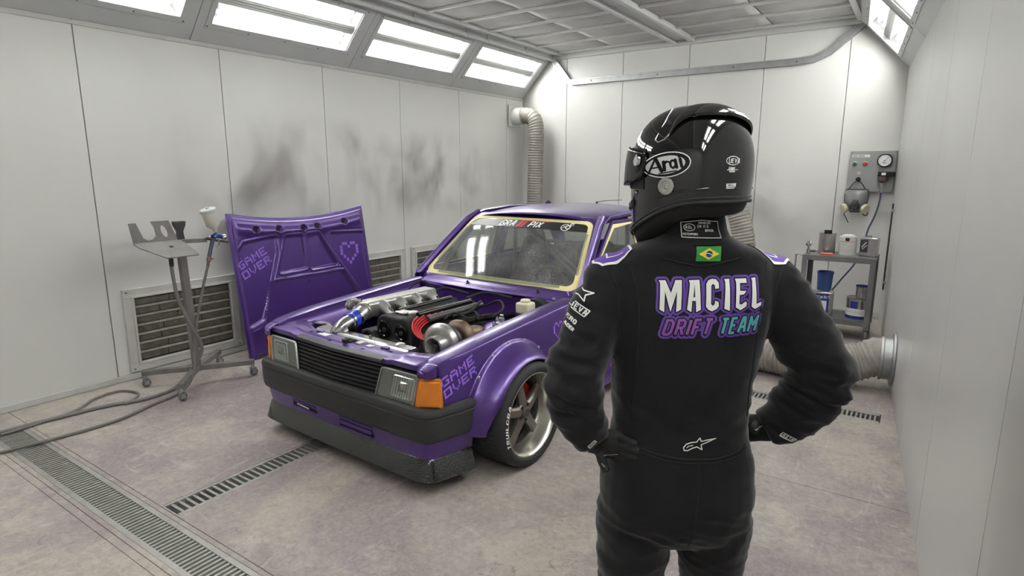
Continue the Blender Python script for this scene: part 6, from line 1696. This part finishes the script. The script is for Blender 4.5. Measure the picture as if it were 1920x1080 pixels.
# ================================================================== THE LEANING HOOD
def hood():
    W_, H_ = 1.50, 1.283
    t = thing('car_hood', 'purple car hood standing on edge against the left wall, ribbed underside showing', 'car part', (-4.78, 2.885, 0.004))
    a = math.atan2(0.18, 1.27)
    U, Up = V(0, 1, 0), V(-math.sin(a), 0, math.cos(a)); N = U.cross(Up)       # N points away from the room
    N = -N if N.x < 0 else N                                                   # into the room
    opens = [[(0.11, 1.01), (0.43, 1.04), (0.42, 0.90), (0.18, 0.34), (0.05, 0.30), (0.06, 0.95)],
             [(0.55, 1.03), (0.70, 1.03), (0.71, 0.74), (0.44, 0.73)],
             [(0.79, 1.03), (0.91, 1.03), (1.06, 0.73), (0.79, 0.72)],
             [(1.07, 1.02), (1.44, 1.00), (1.45, 0.40), (1.38, 0.38), (1.06, 0.90)],
             [(0.33, 0.63), (1.14, 0.63), (1.34, 0.24), (1.28, 0.16), (0.28, 0.16), (0.20, 0.24)]]
    def sd(px, py, poly):                             # signed distance, negative inside
        d = 1e9; ins = False; n = len(poly)
        for i in range(n):
            x1, y1 = poly[i]; x2, y2 = poly[(i + 1) % n]
            ex, ey = x2 - x1, y2 - y1; q = max(0, min(1, ((px - x1) * ex + (py - y1) * ey) / (ex * ex + ey * ey)))
            d = min(d, math.hypot(px - x1 - ex * q, py - y1 - ey * q))
            if (y1 > py) != (y2 > py) and px < (x2 - x1) * (py - y1) / (y2 - y1) + x1: ins = not ins
        return -d if ins else d
    def top(x): return H_ - 0.075 * (1 - ((x - W_ / 2) / (W_ / 2)) ** 2)
    def skin(x, y):                                   # gentle crown of the outer skin
        return -0.03 * (1 - ((x - W_ / 2) / (W_ / 2)) ** 2) * 0.8
    holes = [(0.24, 1.135), (0.48, 1.12), (0.75, 1.11), (0.91, 1.115), (1.24, 1.14)]
    def height(x, y):
        d = min(sd(x, y, o) for o in opens) - 0.012
        k = max(0, min(1, (d + 0.002) / 0.014)); h = 0.034 * k * k * (3 - 2 * k)
        edge = min(x, W_ - x, y, top(x) - y)
        if edge < 0.035: h = 0.012 + (h - 0.012) * max(0, edge - 0.015) / 0.02 if edge > 0.015 else 0.012
        g = abs(d - 0.034)
        if g < 0.010 and edge > 0.04: h -= 0.008 * (1 - g / 0.010)
        yb = y - top(x)                               # pressed rail below the front edge
        if -0.19 < yb < -0.05 and 0.05 < x < W_ - 0.05: h += 0.012 * math.sin(PI * (yb + 0.19) / 0.14) ** 2
        for hx, hy in holes:
            r = math.hypot((x - hx) / 1.3, y - hy)
            if r < 0.026: h -= 0.03
        return h
    hd = MB().lathe([(0.024, 0.0), (0.024, 0.002), (0.0, 0.002)], (0, 0, 0), N, 16).mesh('pressed_hole_shade', M['grille_dark'])  # dark disc paints the shade at the bottom of each pressing
    def pt(x, y, h): return U * x + Up * y + N * (0.03 + skin(x, y) + h)
    NX, NY = 150, 128; m = MB(); P = []
    for i in range(NX + 1):
        x = W_ * i / NX; P.append([pt(x, top(x) * j / NY, height(x, top(x) * j / NY)) for j in range(NY + 1)])
    m.grid(P, True); m.build('inner_frame', M['purple'], t, ang=80)
    P = []
    for i in range(41):
        x = W_ * i / 40; P.append([pt(x, top(x) * j / 24, -0.012) for j in range(25)])
    m = MB(); m.grid(P); m.build('outer_skin', M['purple'], t, ang=80)
    rim = [(0, 0)] + [(W_ * i / 30, 0) for i in range(1, 31)] + [(W_, top(W_) * j / 20) for j in range(1, 21)] + [(W_ * (1 - i / 30), top(W_ * (1 - i / 30))) for i in range(1, 31)] + [(0, top(0) * (1 - j / 20)) for j in range(1, 20)]
    MB().tube([pt(x, y, 0.001) for x, y in rim], 0.013, 8, closed=True, sx=0.55).build('folded_rim', M['purple'], t, ang=60)
    for x in (0.06, 1.44):
        b = MB(); s_ = 1 if x < 0.7 else -1
        b.prism([(-0.04, -0.05), (0.05, -0.05), (0.055, 0.02), (0.0, 0.05), (-0.04, 0.04)] if s_ > 0 else [(-0.05, -0.05), (0.04, -0.05), (0.04, 0.04), (0.0, 0.05), (-0.055, 0.02)], pt(x, 1.12, 0.018), U, Up, 0.014)
        b.build('hinge_bracket', M['purple'], t, bevel=0.006)
    for (x, y) in holes:
        o = put('pressed_hole_shade', hd, t); o.location = pt(x, y, height(x, y) + 0.003)
    hl = MB().lathe([(0.011, 0), (0.011, 0.002), (0.0, 0.002)], (0, 0, 0), N, 12).mesh('fixing_hole_shade', M['grille_dark'])  # flat dark discs in place of shaded bores
    for (x, y) in ((0.52, 0.985), (0.745, 0.60), (0.23, 0.45), (0.14, 0.22), (0.16, 0.14), (0.20, 0.09), (1.18, 0.70), (0.47, 0.67), (1.02, 0.66), (0.72, 0.90)):
        o = put('fixing_hole_shade', hl, t); o.location = pt(x, y, height(x, y) + 0.0005)
    fn = lambda x0, y0, ang, k=1.0: (lambda x, y: pt(x0 + (x * math.cos(ang) - y * math.sin(ang)) * k, y0 + (x * math.sin(ang) + y * math.cos(ang)) * k, height(x0 + (x * math.cos(ang) - y * math.sin(ang)) * k, y0 + (x * math.sin(ang) + y * math.cos(ang)) * k) + 0.003))
    decal('pixel_lettering', pixel_text(['GAME', 'OVER'], 0.0142), M['sticker_purple'], t, fn(0.015, 0.84, 0.40), 0.03)
    decal('pixel_heart', pixel_heart(0.033), M['sticker_purple'], t, fn(1.165, 0.90, -0.02), 0.05)
hood()

# ================================================================== SPRAY GUN STAND
def stand():
    t = thing('gun_stand', 'dusty grey steel stand on four casters beside the left wall', 'stand', (-4.585, 2.33, 0))
    st = M['stand']
    cw = [(0.285, -0.285), (-0.255, -0.295), (0.205, 0.36), (-0.30, 0.35)]
    for x, y in cw:
        MB().bar((0, 0, 0.125), (x, y, 0.115), 0.04, 0.04).build('base_arm', st, t, bevel=0.003)
        fork = MB(); fork.lathe([(0.012, 0), (0.012, 0.03)], (x * .96, y * .96, 0.068), (0, 0, 1), 10); fork.box(x * .96 - 0.018, x * .96 + 0.018, y * .96 - 0.02, y * .96 + 0.02, 0.062, 0.07)
        fork.box(x * .96 - 0.018, x * .96 - 0.014, y * .96 - 0.012, y * .96 + 0.022, 0.02, 0.066); fork.box(x * .96 + 0.014, x * .96 + 0.018, y * .96 - 0.012, y * .96 + 0.022, 0.02, 0.066)
        fk = fork.build('caster_fork', M['galv'], t)
        MB().lathe([(0.028, -0.011), (0.031, -0.008), (0.031, 0.008), (0.028, 0.011), (0.008, 0.012)], (x * .96, y * .96 + 0.008, 0.031), (1, 0, 0), 18).build('caster_wheel', M['caster'], fk)
    MB().bar((0.0, 0.0, 0.10), (0.03, -0.045, 1.075), 0.05, 0.05, (1, 0, 0)).build('post', st, t, bevel=0.003)
    # sloping table plate
    def pl(poly, z0, tilt, nm, th=0.006):
        m = MB(); n = len(poly)
        lo = [V(x, y, z0 - tilt * x) for x, y in poly]; hi = [p + V(0, 0, th) for p in lo]
        m.add(lo + hi, [(i, (i + 1) % n, n + (i + 1) % n, n + i) for i in range(n)] + [tuple(range(n - 1, -1, -1)), tuple(range(n, 2 * n))])
        return m.build(nm, st, t, bevel=0.002, fix=True)
    pl([(0.205, -0.250), (0.225, -0.240), (0.225, -0.015), (0.20, -0.005), (-0.03, -0.005), (-0.03, -0.345), (0.04, -0.335)], 1.118, 0.36, 'table_plate', 0.010)
    MB().lathe([(0.013, 0), (0.013, 0.002), (0, 0.002)], (0.07, -0.13, 1.1035), (0.34, 0, 1), 12).build('plate_hole_shade', M['grille_dark'], t)  # dark disc painted as the shade of a bore
    # upright rack plate with a notch and an oval hole
    up = MB(); O = V(-0.035, -0.335, 1.12)
    prof = [(0.0, 0.0), (0.315, 0.0), (0.265, 0.165), (0.135, 0.165), (0.155, 0.12), (0.16, 0.06), (0.135, 0.035), (0.10, 0.03), (0.07, 0.05), (0.035, 0.16), (-0.015, 0.16)]
    f = Flat(); f.hole(prof, [(0.222 + 0.022 * math.cos(a) - 0.25 * 0.04 * math.sin(a), 0.088 + 0.045 * math.sin(a)) for a in [2 * PI * k / 18 for k in range(18)]])
    bm = f.bmesh(9); r = bmesh.ops.extrude_face_region(bm, geom=bm.faces[:]); bmesh.ops.translate(bm, verts=[v for v in r['geom'] if isinstance(v, bmesh.types.BMVert)], vec=(0, 0, 0.006)); bmesh.ops.recalc_face_normals(bm, faces=bm.faces)
    for v in bm.verts: v.co = O + V(0, 1, 0) * v.co.x + V(-0.12, 0, 1) * v.co.y + V(-1, 0, 0) * v.co.z
    me = bpy.data.meshes.new('rack_plate'); bm.to_mesh(me); bm.free(); me.materials.append(st); put('rack_plate', me, t)
    MB().loft([[V(-0.05 + x, 0.0 + y, z) for x, y in ((-0.02, -w), (0.02, -w), (0.02, w), (-0.02, w))] for z, w in ((1.12, 0.03), (1.17, 0.022), (1.20, 0.02), (1.245, 0.042), (1.275, 0.045))]).build('rack_hook', M['steel_dark'], t, bevel=0.004)
    # arm with gun ring
    MB().bar((-0.01, -0.01, 1.125), (0.05, 0.15, 1.125), 0.035, 0.03).build('gun_arm', st, t, bevel=0.003)
    c = V(0.10, 0.20, 1.12); rg = [c + V(0.055 * math.cos(a), 0.085 * math.sin(a), -0.02 * math.sin(a)) for a in [2 * PI * k / 28 for k in range(23)]]
    MB().tube(rg, 0.008, 8).build('gun_ring', M['steel_dark'], t)
    # gravity spray gun
    g = thing('spray_gun', 'gravity spray gun with cloudy cup and blue body on the stand\'s arm', 'spray gun', (-4.49, 2.50, 1.10))
    cup = MB(); ax = V(0.02, -0.28, 1).normalized(); c0 = V(0.0, 0.03, 0.085)
    cup.lathe([(0.012, 0), (0.016, 0.02), (0.042, 0.05), (0.050, 0.06), (0.054, 0.165), (0.0, 0.165)], c0, ax, 24)
    cu = cup.build('paint_cup', M['cup'], g, ang=40)
    MB().lathe([(0.056, 0.158), (0.060, 0.160), (0.060, 0.182), (0.054, 0.187), (0.012, 0.188), (0.012, 0.20), (0.0, 0.20)], c0, ax, 26).build('cup_lid', M['frame_grey'], cu, ang=30)
    MB().tube(smooth_path([V(0.005, 0.0, 0.045), V(0, 0.035, 0.06), V(0, 0.075, 0.045)], 5), [0.022, 0.021, 0.021, 0.021, 0.021, 0.022, 0.022, 0.021, 0.02, 0.019, 0.018], 14).build('gun_body', M['gun_blue'], g, ang=60)
    MB().lathe([(0.020, 0), (0.026, 0.008), (0.026, 0.022), (0.016, 0.03), (0.008, 0.042)], (0, 0.075, 0.042), (0, 1, -0.15), 18).build('air_cap', M['chrome'], g, ang=30)
    MB().tube([V(0.0, 0.005, 0.04), V(0.0, -0.025, -0.05), V(0.0, -0.04, -0.10)], [0.019, 0.017, 0.018], 12, sx=0.75).build('grip', mat('slate_blue_grip', (76, 82, 104), 0.45, 0.4), g, ang=50)
    MB().tube(smooth_path([V(0.0, 0.045, 0.03), V(0.0, 0.05, -0.01), V(0.0, 0.035, -0.05)], 5), 0.006, 8).build('trigger', M['chrome'], g)
    MB().lathe([(0.014, 0), (0.014, 0.014), (0.008, 0.016), (0.008, 0.03)], (0, -0.02, 0.05), (0, -1, 0.3), 12).build('fan_knob', M['chrome'], g)
    b = MB(); b.lathe([(0.012, 0), (0.016, 0.01), (0.016, 0.035), (0.011, 0.04), (0.011, 0.075)], (0, -0.04, -0.10), (0, -0.25, -1), 12); b.tube([V(0, -0.045, -0.115), V(0, -0.01, -0.118)], 0.008, 8)
    b.build('air_fitting', M['brass'], g, ang=40)
    # hoses
    MB().tube(smooth_path([V(0.095, 0.112, 0.93), V(0.08, 0.07, 0.78), V(0.05, 0.02, 0.55), V(0.055, -0.03, 0.33), V(0.09, -0.08, 0.12), V(0.13, -0.20, 0.02), V(0.20, -0.45, 0.012), V(0.30, -0.8, 0.012), V(0.20, -1.5, 0.012), V(-0.05, -2.6, 0.012), V(-0.30, -3.6, 0.012)], 8), 0.010, 10).build('supply_hose', M['hose_grey'], t, ang=60)
    MB().tube(smooth_path([V(0.09, -0.155, 1.06), V(0.085, -0.15, 0.90), V(0.09, -0.13, 0.70), V(0.11, -0.07, 0.50), V(0.10, 0.0, 0.30), V(0.05, -0.07, 0.14), V(0.02, -0.20, 0.02), V(0.05, -0.42, 0.014), V(-0.05, -0.70, 0.014), V(-0.12, -1.3, 0.014), V(-0.25, -2.4, 0.014), V(-0.38, -3.4, 0.014)], 8), 0.013, 10).build('clipped_hose', M['hose_grey'], t, ang=60)
    MB().lathe([(0.012, 0), (0.016, 0.01), (0.016, 0.06), (0.012, 0.07)], (0.088, -0.152, 0.96), (0, 0, 1), 12).build('hose_connector', M['steel_dark'], t, ang=40)
    h = thing('floor_cable', 'thin dark hose curling over the floor at the left edge', 'hose', (-4.75, 1.6, 0))
    MB().tube(smooth_path([V(0.20, 0.18, 0.012), V(0.06, 0.33, 0.012), V(-0.12, 0.28, 0.012), V(-0.10, 0.1, 0.012), V(0.05, -0.1, 0.012), V(0.1, -0.5, 0.012)], 8), 0.009, 8).build('tube', M['hose_grey'], h)
stand()

# ================================================================== TROLLEY WITH CANS
def trolley():
    X0, X1, Y0, Y1, ZT, ZL = -0.935, -0.295, 6.60, 7.05, 0.82, 0.20
    ZK, ZM = ZT + 0.001, ZL + 0.001
    ox, oy = (X0 + X1) / 2, (Y0 + Y1) / 2
    t = thing('tool_trolley', 'worn grey two-shelf steel trolley in the far right corner', 'trolley', (ox, oy, 0))
    w, d = (X1 - X0) / 2, (Y1 - Y0) / 2
    def tray(z, nm):
        m = MB(); m.box(-w, w, -d, d, z - 0.035, z - 0.03)
        for (a, b, c, e) in ((-w, w, -d, -d + 0.004), (-w, w, d - 0.004, d), (-w, -w + 0.004, -d, d), (w - 0.004, w, -d, d)): m.box(a, b, c, e, z - 0.05, z)
        m.box(-w, w, -d, d, z - 0.006, z)
        m.build(nm, M['trolley'], t, bevel=0.002)
    tray(ZT, 'top_shelf'); tray(ZL, 'bottom_shelf')
    for sx in (-1, 1):
        for sy in (-1, 1):
            m = MB(); x, y = sx * (w - 0.002), sy * (d - 0.002)
            m.box(min(x, x - sx * 0.045), max(x, x - sx * 0.045), min(y, y + sy * 0.004), max(y, y + sy * 0.004), 0.12, ZT)
            m.box(min(x, x + sx * 0.004), max(x, x + sx * 0.004), min(y, y - sy * 0.045), max(y, y - sy * 0.045), 0.12, ZT)
            m.build('leg', M['trolley'], t, bevel=0.001)
            fk = MB(); fk.box(x - sx * 0.05, x, y - sy * 0.06, y, 0.115, 0.122); fk.box(x - sx * 0.045, x - sx * 0.041, y - sy * 0.05, y - sy * 0.01, 0.05, 0.118); fk.box(x - sx * 0.009, x - sx * 0.005, y - sy * 0.05, y - sy * 0.01, 0.05, 0.118)
            fo = fk.build('caster_fork', M['galv'], t)
            MB().lathe([(0.048, -0.014), (0.055, -0.010), (0.055, 0.010), (0.048, 0.014), (0.02, 0.016), (0.012, 0.018)], (x - sx * 0.025, y - sy * 0.03, 0.055), (1, 0.15, 0), 22).build('caster_wheel', M['caster'], fo, ang=40)
    MB().tube(smooth_path([V(-w, -d + 0.04, ZT - 0.01), V(-w - 0.06, -d + 0.04, ZT + 0.0), V(-w - 0.07, -d + 0.06, ZT - 0.04), V(-w - 0.075, -d + 0.08, ZT - 0.25)], 5), 0.008, 8).build('side_hook', M['galv'], t)
    # cans on top
    def can(name, label, x, y, z, r, h, mt, neck=None, group='paint cans on the trolley'):
        c = thing(name, label, 'can', (x, y, z), 0, group)
        MB().lathe([(r - 0.002, 0), (r, 0.004), (r, h - 0.008), (r + 0.003, h - 0.006), (r + 0.003, h), (r - 0.004, h), (r - 0.008, h - 0.006), (0, h - 0.006)], (0, 0, 0), (0, 0, 1), 32).build('body', mt, c, ang=30)
        return c
    c = can('solvent_can', 'bare metal can with black cap at the left of the trolley top', -0.752, 6.83, ZK, 0.078, 0.205, M['tin'])
    MB().lathe([(0.034, 0.198), (0.036, 0.204), (0.036, 0.232), (0.032, 0.236), (0, 0.236)], (0, 0, 0), (0, 0, 1), 20).build('cap', M['black_matt'], c, ang=30)
    c = can('paint_can', 'white paint can with a small dark badge in the middle of the trolley top', -0.565, 6.82, ZK, 0.080, 0.185, M['tin_white'])
    MB().lathe([(0.06, 0.178), (0.058, 0.196), (0.03, 0.204), (0, 0.204)], (0, 0, 0), (0, 0, 1), 24).build('lid', M['tin_white'], c, ang=30)
    def wrap(r, a0): return lambda x, y: V((r + 0.0012) * math.sin(a0 + x / r), -(r + 0.0012) * math.cos(a0 + x / r), y)
    decal('badge', Flat().poly(rrect(0.036, 0.030, 0.006, 3, 0, 0.160)), M['black_gloss'], c, wrap(0.080, 0.0), 0.01)
    decal('badge_mark', Flat().stroke([(-0.008, 0.155), (0.0, 0.165), (0.008, 0.158)], 0.005), M['red_print'], c, wrap(0.0806, 0.0), 0.01)
    f = Flat()
    for k in range(9): f.stroke([(-0.055, 0.125 - 0.011 * k), (0.05 - 0.012 * (k % 3), 0.125 - 0.011 * k)], 0.0035, cap=False)
    decal('print_lines', f, M['frame_grey'], c, wrap(0.080, 0.0), 0.02)
    decal('print_bar', Flat().stroke([(-0.075, 0.138), (0.075, 0.138)], 0.004, cap=False), M['red_print'], c, wrap(0.080, 0.0), 0.01)
    c = thing('thinner_tin', 'square silver thinner tin with a dark printed panel at the right of the trolley top', 'can', (-0.378, 6.83, ZK), -0.12, 'paint cans on the trolley')
    MB().box(-0.076, 0.076, -0.055, 0.055, 0, 0.185).build('body', M['tin'], c, bevel=0.01, seg=3)
    MB().lathe([(0.022, 0.184), (0.022, 0.205), (0.0, 0.206)], (-0.01, 0, 0), (0, 0, 1), 18).build('cap', M['tin'], c, ang=30)
    MB().box(-0.070, -0.004, -0.0565, -0.0548, 0.04, 0.165).build('printed_panel', M['steel_dark'], c)
    decal('panel_mark', Flat().stroke([(-0.055, 0.09), (-0.02, 0.14)], 0.008).stroke([(-0.05, 0.07), (-0.015, 0.11)], 0.006), M['white_print'], c, lambda x, y: V(x, -0.058, y), 0.05)
    r = thing('air_regulator', 'small chrome regulator with gauge at the left end of the trolley top', 'regulator', (-0.895, 6.66, ZK))
    MB().lathe([(0.018, 0), (0.02, 0.01), (0.02, 0.05), (0.012, 0.056), (0.012, 0.085)], (0, 0, 0), (0, 0, 1), 16).build('body', M['chrome'], r, ang=30)
    MB().lathe([(0.028, -0.012), (0.028, 0.01), (0.022, 0.012), (0, 0.012)], (0, -0.005, 0.105), (0, -1, 0.1), 20).build('gauge', M['chrome'], r, ang=30)
    MB().tube([V(0.01, 0, 0.035), V(0.06, 0.01, 0.035)], 0.012, 10).build('outlet', M['steel_dark'], r)
    p = thing('paper_packet', 'small red and white packet lying on the trolley before the metal can', 'packet', (-0.73, 6.685, ZK), 0.2)
    MB().box(-0.06, 0.06, -0.03, 0.03, 0, 0.018).build('body', M['red_pack'], p, bevel=0.003)
    MB().box(-0.05, 0.05, -0.012, 0.008, 0.018, 0.0195).build('stripe', M['white_print'], p)
    # lower shelf
    c = thing('paint_tin', 'square paint tin with blue and white label at the left of the bottom shelf', 'can', (-0.735, 6.80, ZM), 0.1, 'paint cans on the trolley')
    MB().box(-0.095, 0.095, -0.075, 0.075, 0, 0.235).build('body', M['tin'], c, bevel=0.012, seg=3)
    MB().box(-0.094, 0.055, -0.0775, -0.0748, 0.01, 0.215).build('label', M['label_blue'], c)
    MB().box(-0.078, 0.036, -0.079, -0.0772, 0.03, 0.145).build('label_panel', M['white_print'], c)
    decal('label_lettering', Flat().text('SWAIT', -0.05, 0.168, 0.028, 0.006, 0.35), M['white_print'], c, lambda x, y: V(x, -0.0782, y), 0.05)
    MB().lathe([(0.055, 0.232), (0.055, 0.244), (0.0, 0.245)], (0, 0, 0), (0, 0, 1), 24).build('lid', M['tin'], c, ang=30)
    c = thing('mixing_cup', 'blue translucent cup standing on the square paint tin', 'cup', (-0.735, 6.80, ZL + 0.247), 0)
    MB().lathe([(0.062, 0), (0.066, 0.004), (0.074, 0.18), (0.077, 0.182), (0.077, 0.19), (0.068, 0.19), (0.064, 0.01), (0, 0.01)], (0, 0, 0), (0, 0, 1), 28).build('body', M['blue_clear'], c, ang=30)
    MB().lathe([(0.0745, 0.165), (0.078, 0.168), (0.078, 0.192), (0.0745, 0.19)], (0, 0, 0), (0, 0, 1), 28, cap=False).build('rim', M['label_blue'], c, ang=30)
    c = can('paint_can', 'round silver paint can with blue and white label at the right of the bottom shelf', -0.412, 6.80, ZM, 0.110, 0.205, M['tin'])
    decal('label', Flat().poly([(-0.16, 0.0), (0.16, 0.0), (0.16, 0.03), (-0.16, 0.03)]).poly([(-0.07, 0.105), (0.0, 0.105), (0.0, 0.175), (-0.07, 0.175)]), M['label_blue'], c, wrap(0.110, 0.0), 0.02)
    decal('label_panel', Flat().poly([(-0.145, 0.03), (0.16, 0.03), (0.16, 0.10), (-0.145, 0.10)]), M['white_print'], c, wrap(0.110, 0.0), 0.02)
    decal('label_lines', Flat().stroke([(-0.11, 0.082), (0.10, 0.082)], 0.004).stroke([(-0.10, 0.066), (0.06, 0.066)], 0.007).stroke([(-0.11, 0.048), (0.09, 0.048)], 0.003), M['frame_grey'], c, wrap(0.1108, 0.0), 0.02)
    MB().tube([V(0.112 * math.cos(a), -0.03 - 0.10 * math.sin(a), 0.17 + 0.02 * math.sin(a)) for a in [PI * k / 16 for k in range(17)]], 0.0035, 6).build('handle', M['galv'], c)
    c = can('small_tin', 'small silver tin standing on the round labelled can', -0.400, 6.80, ZL + 0.208, 0.050, 0.115, M['tin'], group=None)
    MB().lathe([(0.052, 0.108), (0.054, 0.110), (0.054, 0.120), (0.048, 0.121), (0.044, 0.112), (0, 0.112)], (0, 0, 0), (0, 0, 1), 24).build('rim', M['label_blue'], c, ang=30)
trolley()

# ================================================================== CONTROL PANEL, MASK, AIR LINE
def panel():
    t = thing('control_panel', 'grey wall control panel with pressure gauge and two buttons at the right edge', 'control panel', (-0.495, YB, 1.64))
    MB().box(-0.218, 0.222, -0.055, -0.001, -0.222, 0.222).build('box', M['box_grey'], t, bevel=0.006)
    MB().box(-0.195, -0.025, -0.0565, -0.0545, 0.155, 0.182).build('name_plate', M['white_print'], t)
    decal('plate_lettering', Flat().text('BOOTH CONTROL', -0.185, 0.161, 0.014, 0.0028, 0.35, 0, 0.72), M['steel_dark'], t, lambda x, y: V(x, -0.0575, y), 0.05)
    for x, mt in ((-0.165, 'green_btn'), (-0.065, 'red_btn')):
        o = MB().lathe([(0.026, 0), (0.026, 0.008), (0.021, 0.012), (0.020, 0.010)], (x, -0.055, 0.085), (0, -1, 0), 22).build('button_ring', M['alu'], t, ang=30)
        MB().lathe([(0.018, 0.006), (0.018, 0.02), (0.014, 0.024), (0, 0.025)], (x, -0.055, 0.085), (0, -1, 0), 20).build('button', M[mt], o, ang=30)
    o = MB().lathe([(0.068, 0), (0.072, 0.006), (0.072, 0.03), (0.066, 0.034), (0.060, 0.028)], (0.118, -0.055, 0.118), (0, -1, 0), 36).build('gauge', M['black_gloss'], t, ang=30)
    MB().lathe([(0.0605, 0.0285), (0.0, 0.029)], (0.118, -0.055, 0.118), (0, -1, 0), 32).build('gauge_face', M['white_print'], o)
    f = Flat()
    for k in range(25):
        a = math.radians(225 - 270 * k / 24); r0 = 0.046 if k % 4 == 0 else 0.050
        f.stroke([(0.118 + r0 * math.cos(a), 0.118 + r0 * math.sin(a)), (0.118 + 0.055 * math.cos(a), 0.118 + 0.055 * math.sin(a))], 0.0016, cap=False)
    f.stroke([(0.095, 0.092), (0.15, 0.152)], 0.003); f.poly(circ(0.006, 12, 0.118, 0.118)); f.text('BAR', 0.108, 0.088, 0.010, 0.0018, 0.35)
    decal('gauge_dial', f, M['black_matt'], o, lambda x, y: V(x, -0.0848, y), 0.1)
    decal('notice', Flat().text('FILTER', -0.135, -0.012, 0.011, 0.0022, 0.35, 0, 0.8).text('MASK', -0.128, -0.028, 0.011, 0.0022, 0.35, 0, 0.8), M['white_print'], t, lambda x, y: V(x, -0.0558, y), 0.05)
    sc = MB().lathe([(0.006, 0), (0.005, 0.003), (0, 0.003)], (0, 0, 0), (0, -1, 0), 8).mesh('screw', M['screw'])
    for x in (-0.205, 0.208):
        for z in (0.205, -0.205):
            q = put('screw', sc, t); q.location = (x, -0.055, z)
    hk = MB(); hk.lathe([(0.026, 0), (0.026, 0.012), (0.012, 0.014), (0.012, 0.05), (0.016, 0.055), (0, 0.056)], (-0.115, -0.055, -0.088), (0, -1, 0.25), 16)
    hk.build('hook', M['black_matt'], t, ang=30)
    # outlet block with hose
    off = V(0.125, -0.056, -0.03)
    def sh(mb): mb.v = [(x + off.x, y + off.y, z + off.z) for x, y, z in mb.v]; return mb
    ao = lab(sh(MB().box(-0.055, 0.105, -0.075, -0.001, -0.025, 0.03)).build('air_outlet', M['black_matt'], t, bevel=0.012, seg=3), 'black air outlet block')
    sh(MB().box(-0.02, 0.02, -0.077, -0.0745, -0.008, 0.018)).build('sticker', M['white_print'], ao)
    sh(MB().lathe([(0.045, 0), (0.048, 0.01), (0.048, 0.05), (0.03, 0.062), (0.014, 0.064), (0.014, 0.075)], (-0.005, -0.04, -0.02), (0, 0, -1), 20)).build('coupling', mat('dark_red_brown_coupling', (74, 52, 50), 0.4), ao, ang=30)
    pr = []
    for k in range(5): pr += [(0.011, 0.022 * k), (0.017, 0.022 * k + 0.004), (0.017, 0.022 * k + 0.014), (0.011, 0.022 * k + 0.018)]
    sh(MB().lathe(pr, (-0.008, -0.04, -0.09), (0, 0, -1), 14)).build('fitting', M['chrome'], ao, ang=30)
    sh(MB().tube(smooth_path([V(-0.008, -0.04, -0.195), V(-0.012, -0.05, -0.30), V(-0.04, -0.08, -0.45), V(-0.085, -0.12, -0.60), V(-0.11, -0.16, -0.78), V(-0.16, -0.30, -0.95), V(-0.25, -0.36, -1.10), V(-0.36, -0.40, -1.28)], 7), 0.009, 10)).build('hose', M['hose_blue'], ao, ang=60)
    # respirator
    m = thing('respirator', 'full-face grey respirator with two filter cartridges hanging from the panel hook', 'mask', (-0.607, YB - 0.115, 1.33))
    rr = []
    for (z, a_, b_, cy) in ((0.115, 0.098, 0.02, 0.0), (0.10, 0.108, 0.055, -0.0), (0.05, 0.113, 0.078, 0.0), (-0.01, 0.110, 0.088, 0.0), (-0.06, 0.094, 0.088, 0.0), (-0.10, 0.072, 0.078, 0.0), (-0.128, 0.045, 0.055, 0.0)):
        rr.append([V(a_ * math.cos(q), -b_ * math.sin(q) + 0.03, z) for q in [PI * k / 16 for k in range(17)]])
    MB().loft(rr, False).build('face_shield', M['mask_grey'], m, ang=60, solid=0.004)
    edge = [r[0] for r in rr] + [rr[-1][k] for k in range(0, 17, 2)] + [r[-1] for r in rr[::-1]] + [rr[0][k] for k in range(16, -1, -2)]
    MB().tube(edge, 0.0075, 8, closed=True).build('rim', M['mask_dark'], m, ang=60)
    MB().loft([[V(x, y, z) for x, y in ((-w_, -0.02), (-w_ * .5, -d_), (w_ * .5, -d_), (w_, -0.02))] for z, w_, d_ in ((0.005, 0.035, 0.068), (-0.05, 0.06, 0.086), (-0.10, 0.052, 0.074))], True, True).build('nose_cup', M['mask_dark'], m, bevel=0.008)
    MB().lathe([(0.02, 0), (0.02, 0.012), (0.014, 0.016), (0, 0.016)], (0, -0.075, -0.085), (0, -1, -0.4), 16).build('exhale_valve', M['mask_dark'], m)
    for s_ in (-1, 1):
        MB().lathe([(0.030, 0), (0.050, 0.006), (0.052, 0.012), (0.052, 0.038), (0.046, 0.043), (0.0, 0.044)], (s_ * 0.085, -0.035, -0.085), (s_ * 0.72, -0.55, -0.28), 24).build('filter_cartridge', M['cart'], m, ang=30)
        MB().tube(smooth_path([V(s_ * 0.09, 0.02, 0.10), V(s_ * 0.05, 0.01, 0.17), V(s_ * 0.012, 0.02, 0.215)], 5), 0.006, 6).build('head_strap', M['mask_dark'], m)
    MB().tube(smooth_path([V(-0.09, 0.02, -0.10), V(-0.10, 0.0, -0.16), V(-0.085, -0.005, -0.185), V(-0.05, -0.005, -0.255)], 5), 0.006, 6).build('loose_strap', M['steel_dark'], m)
    MB().tube(smooth_path([V(0.09, 0.02, -0.10), V(0.085, 0.0, -0.155), V(0.12, 0.0, -0.165), V(0.13, 0.0, -0.13)], 5), 0.006, 6).build('loose_strap', M['mask_dark'], m)
panel()
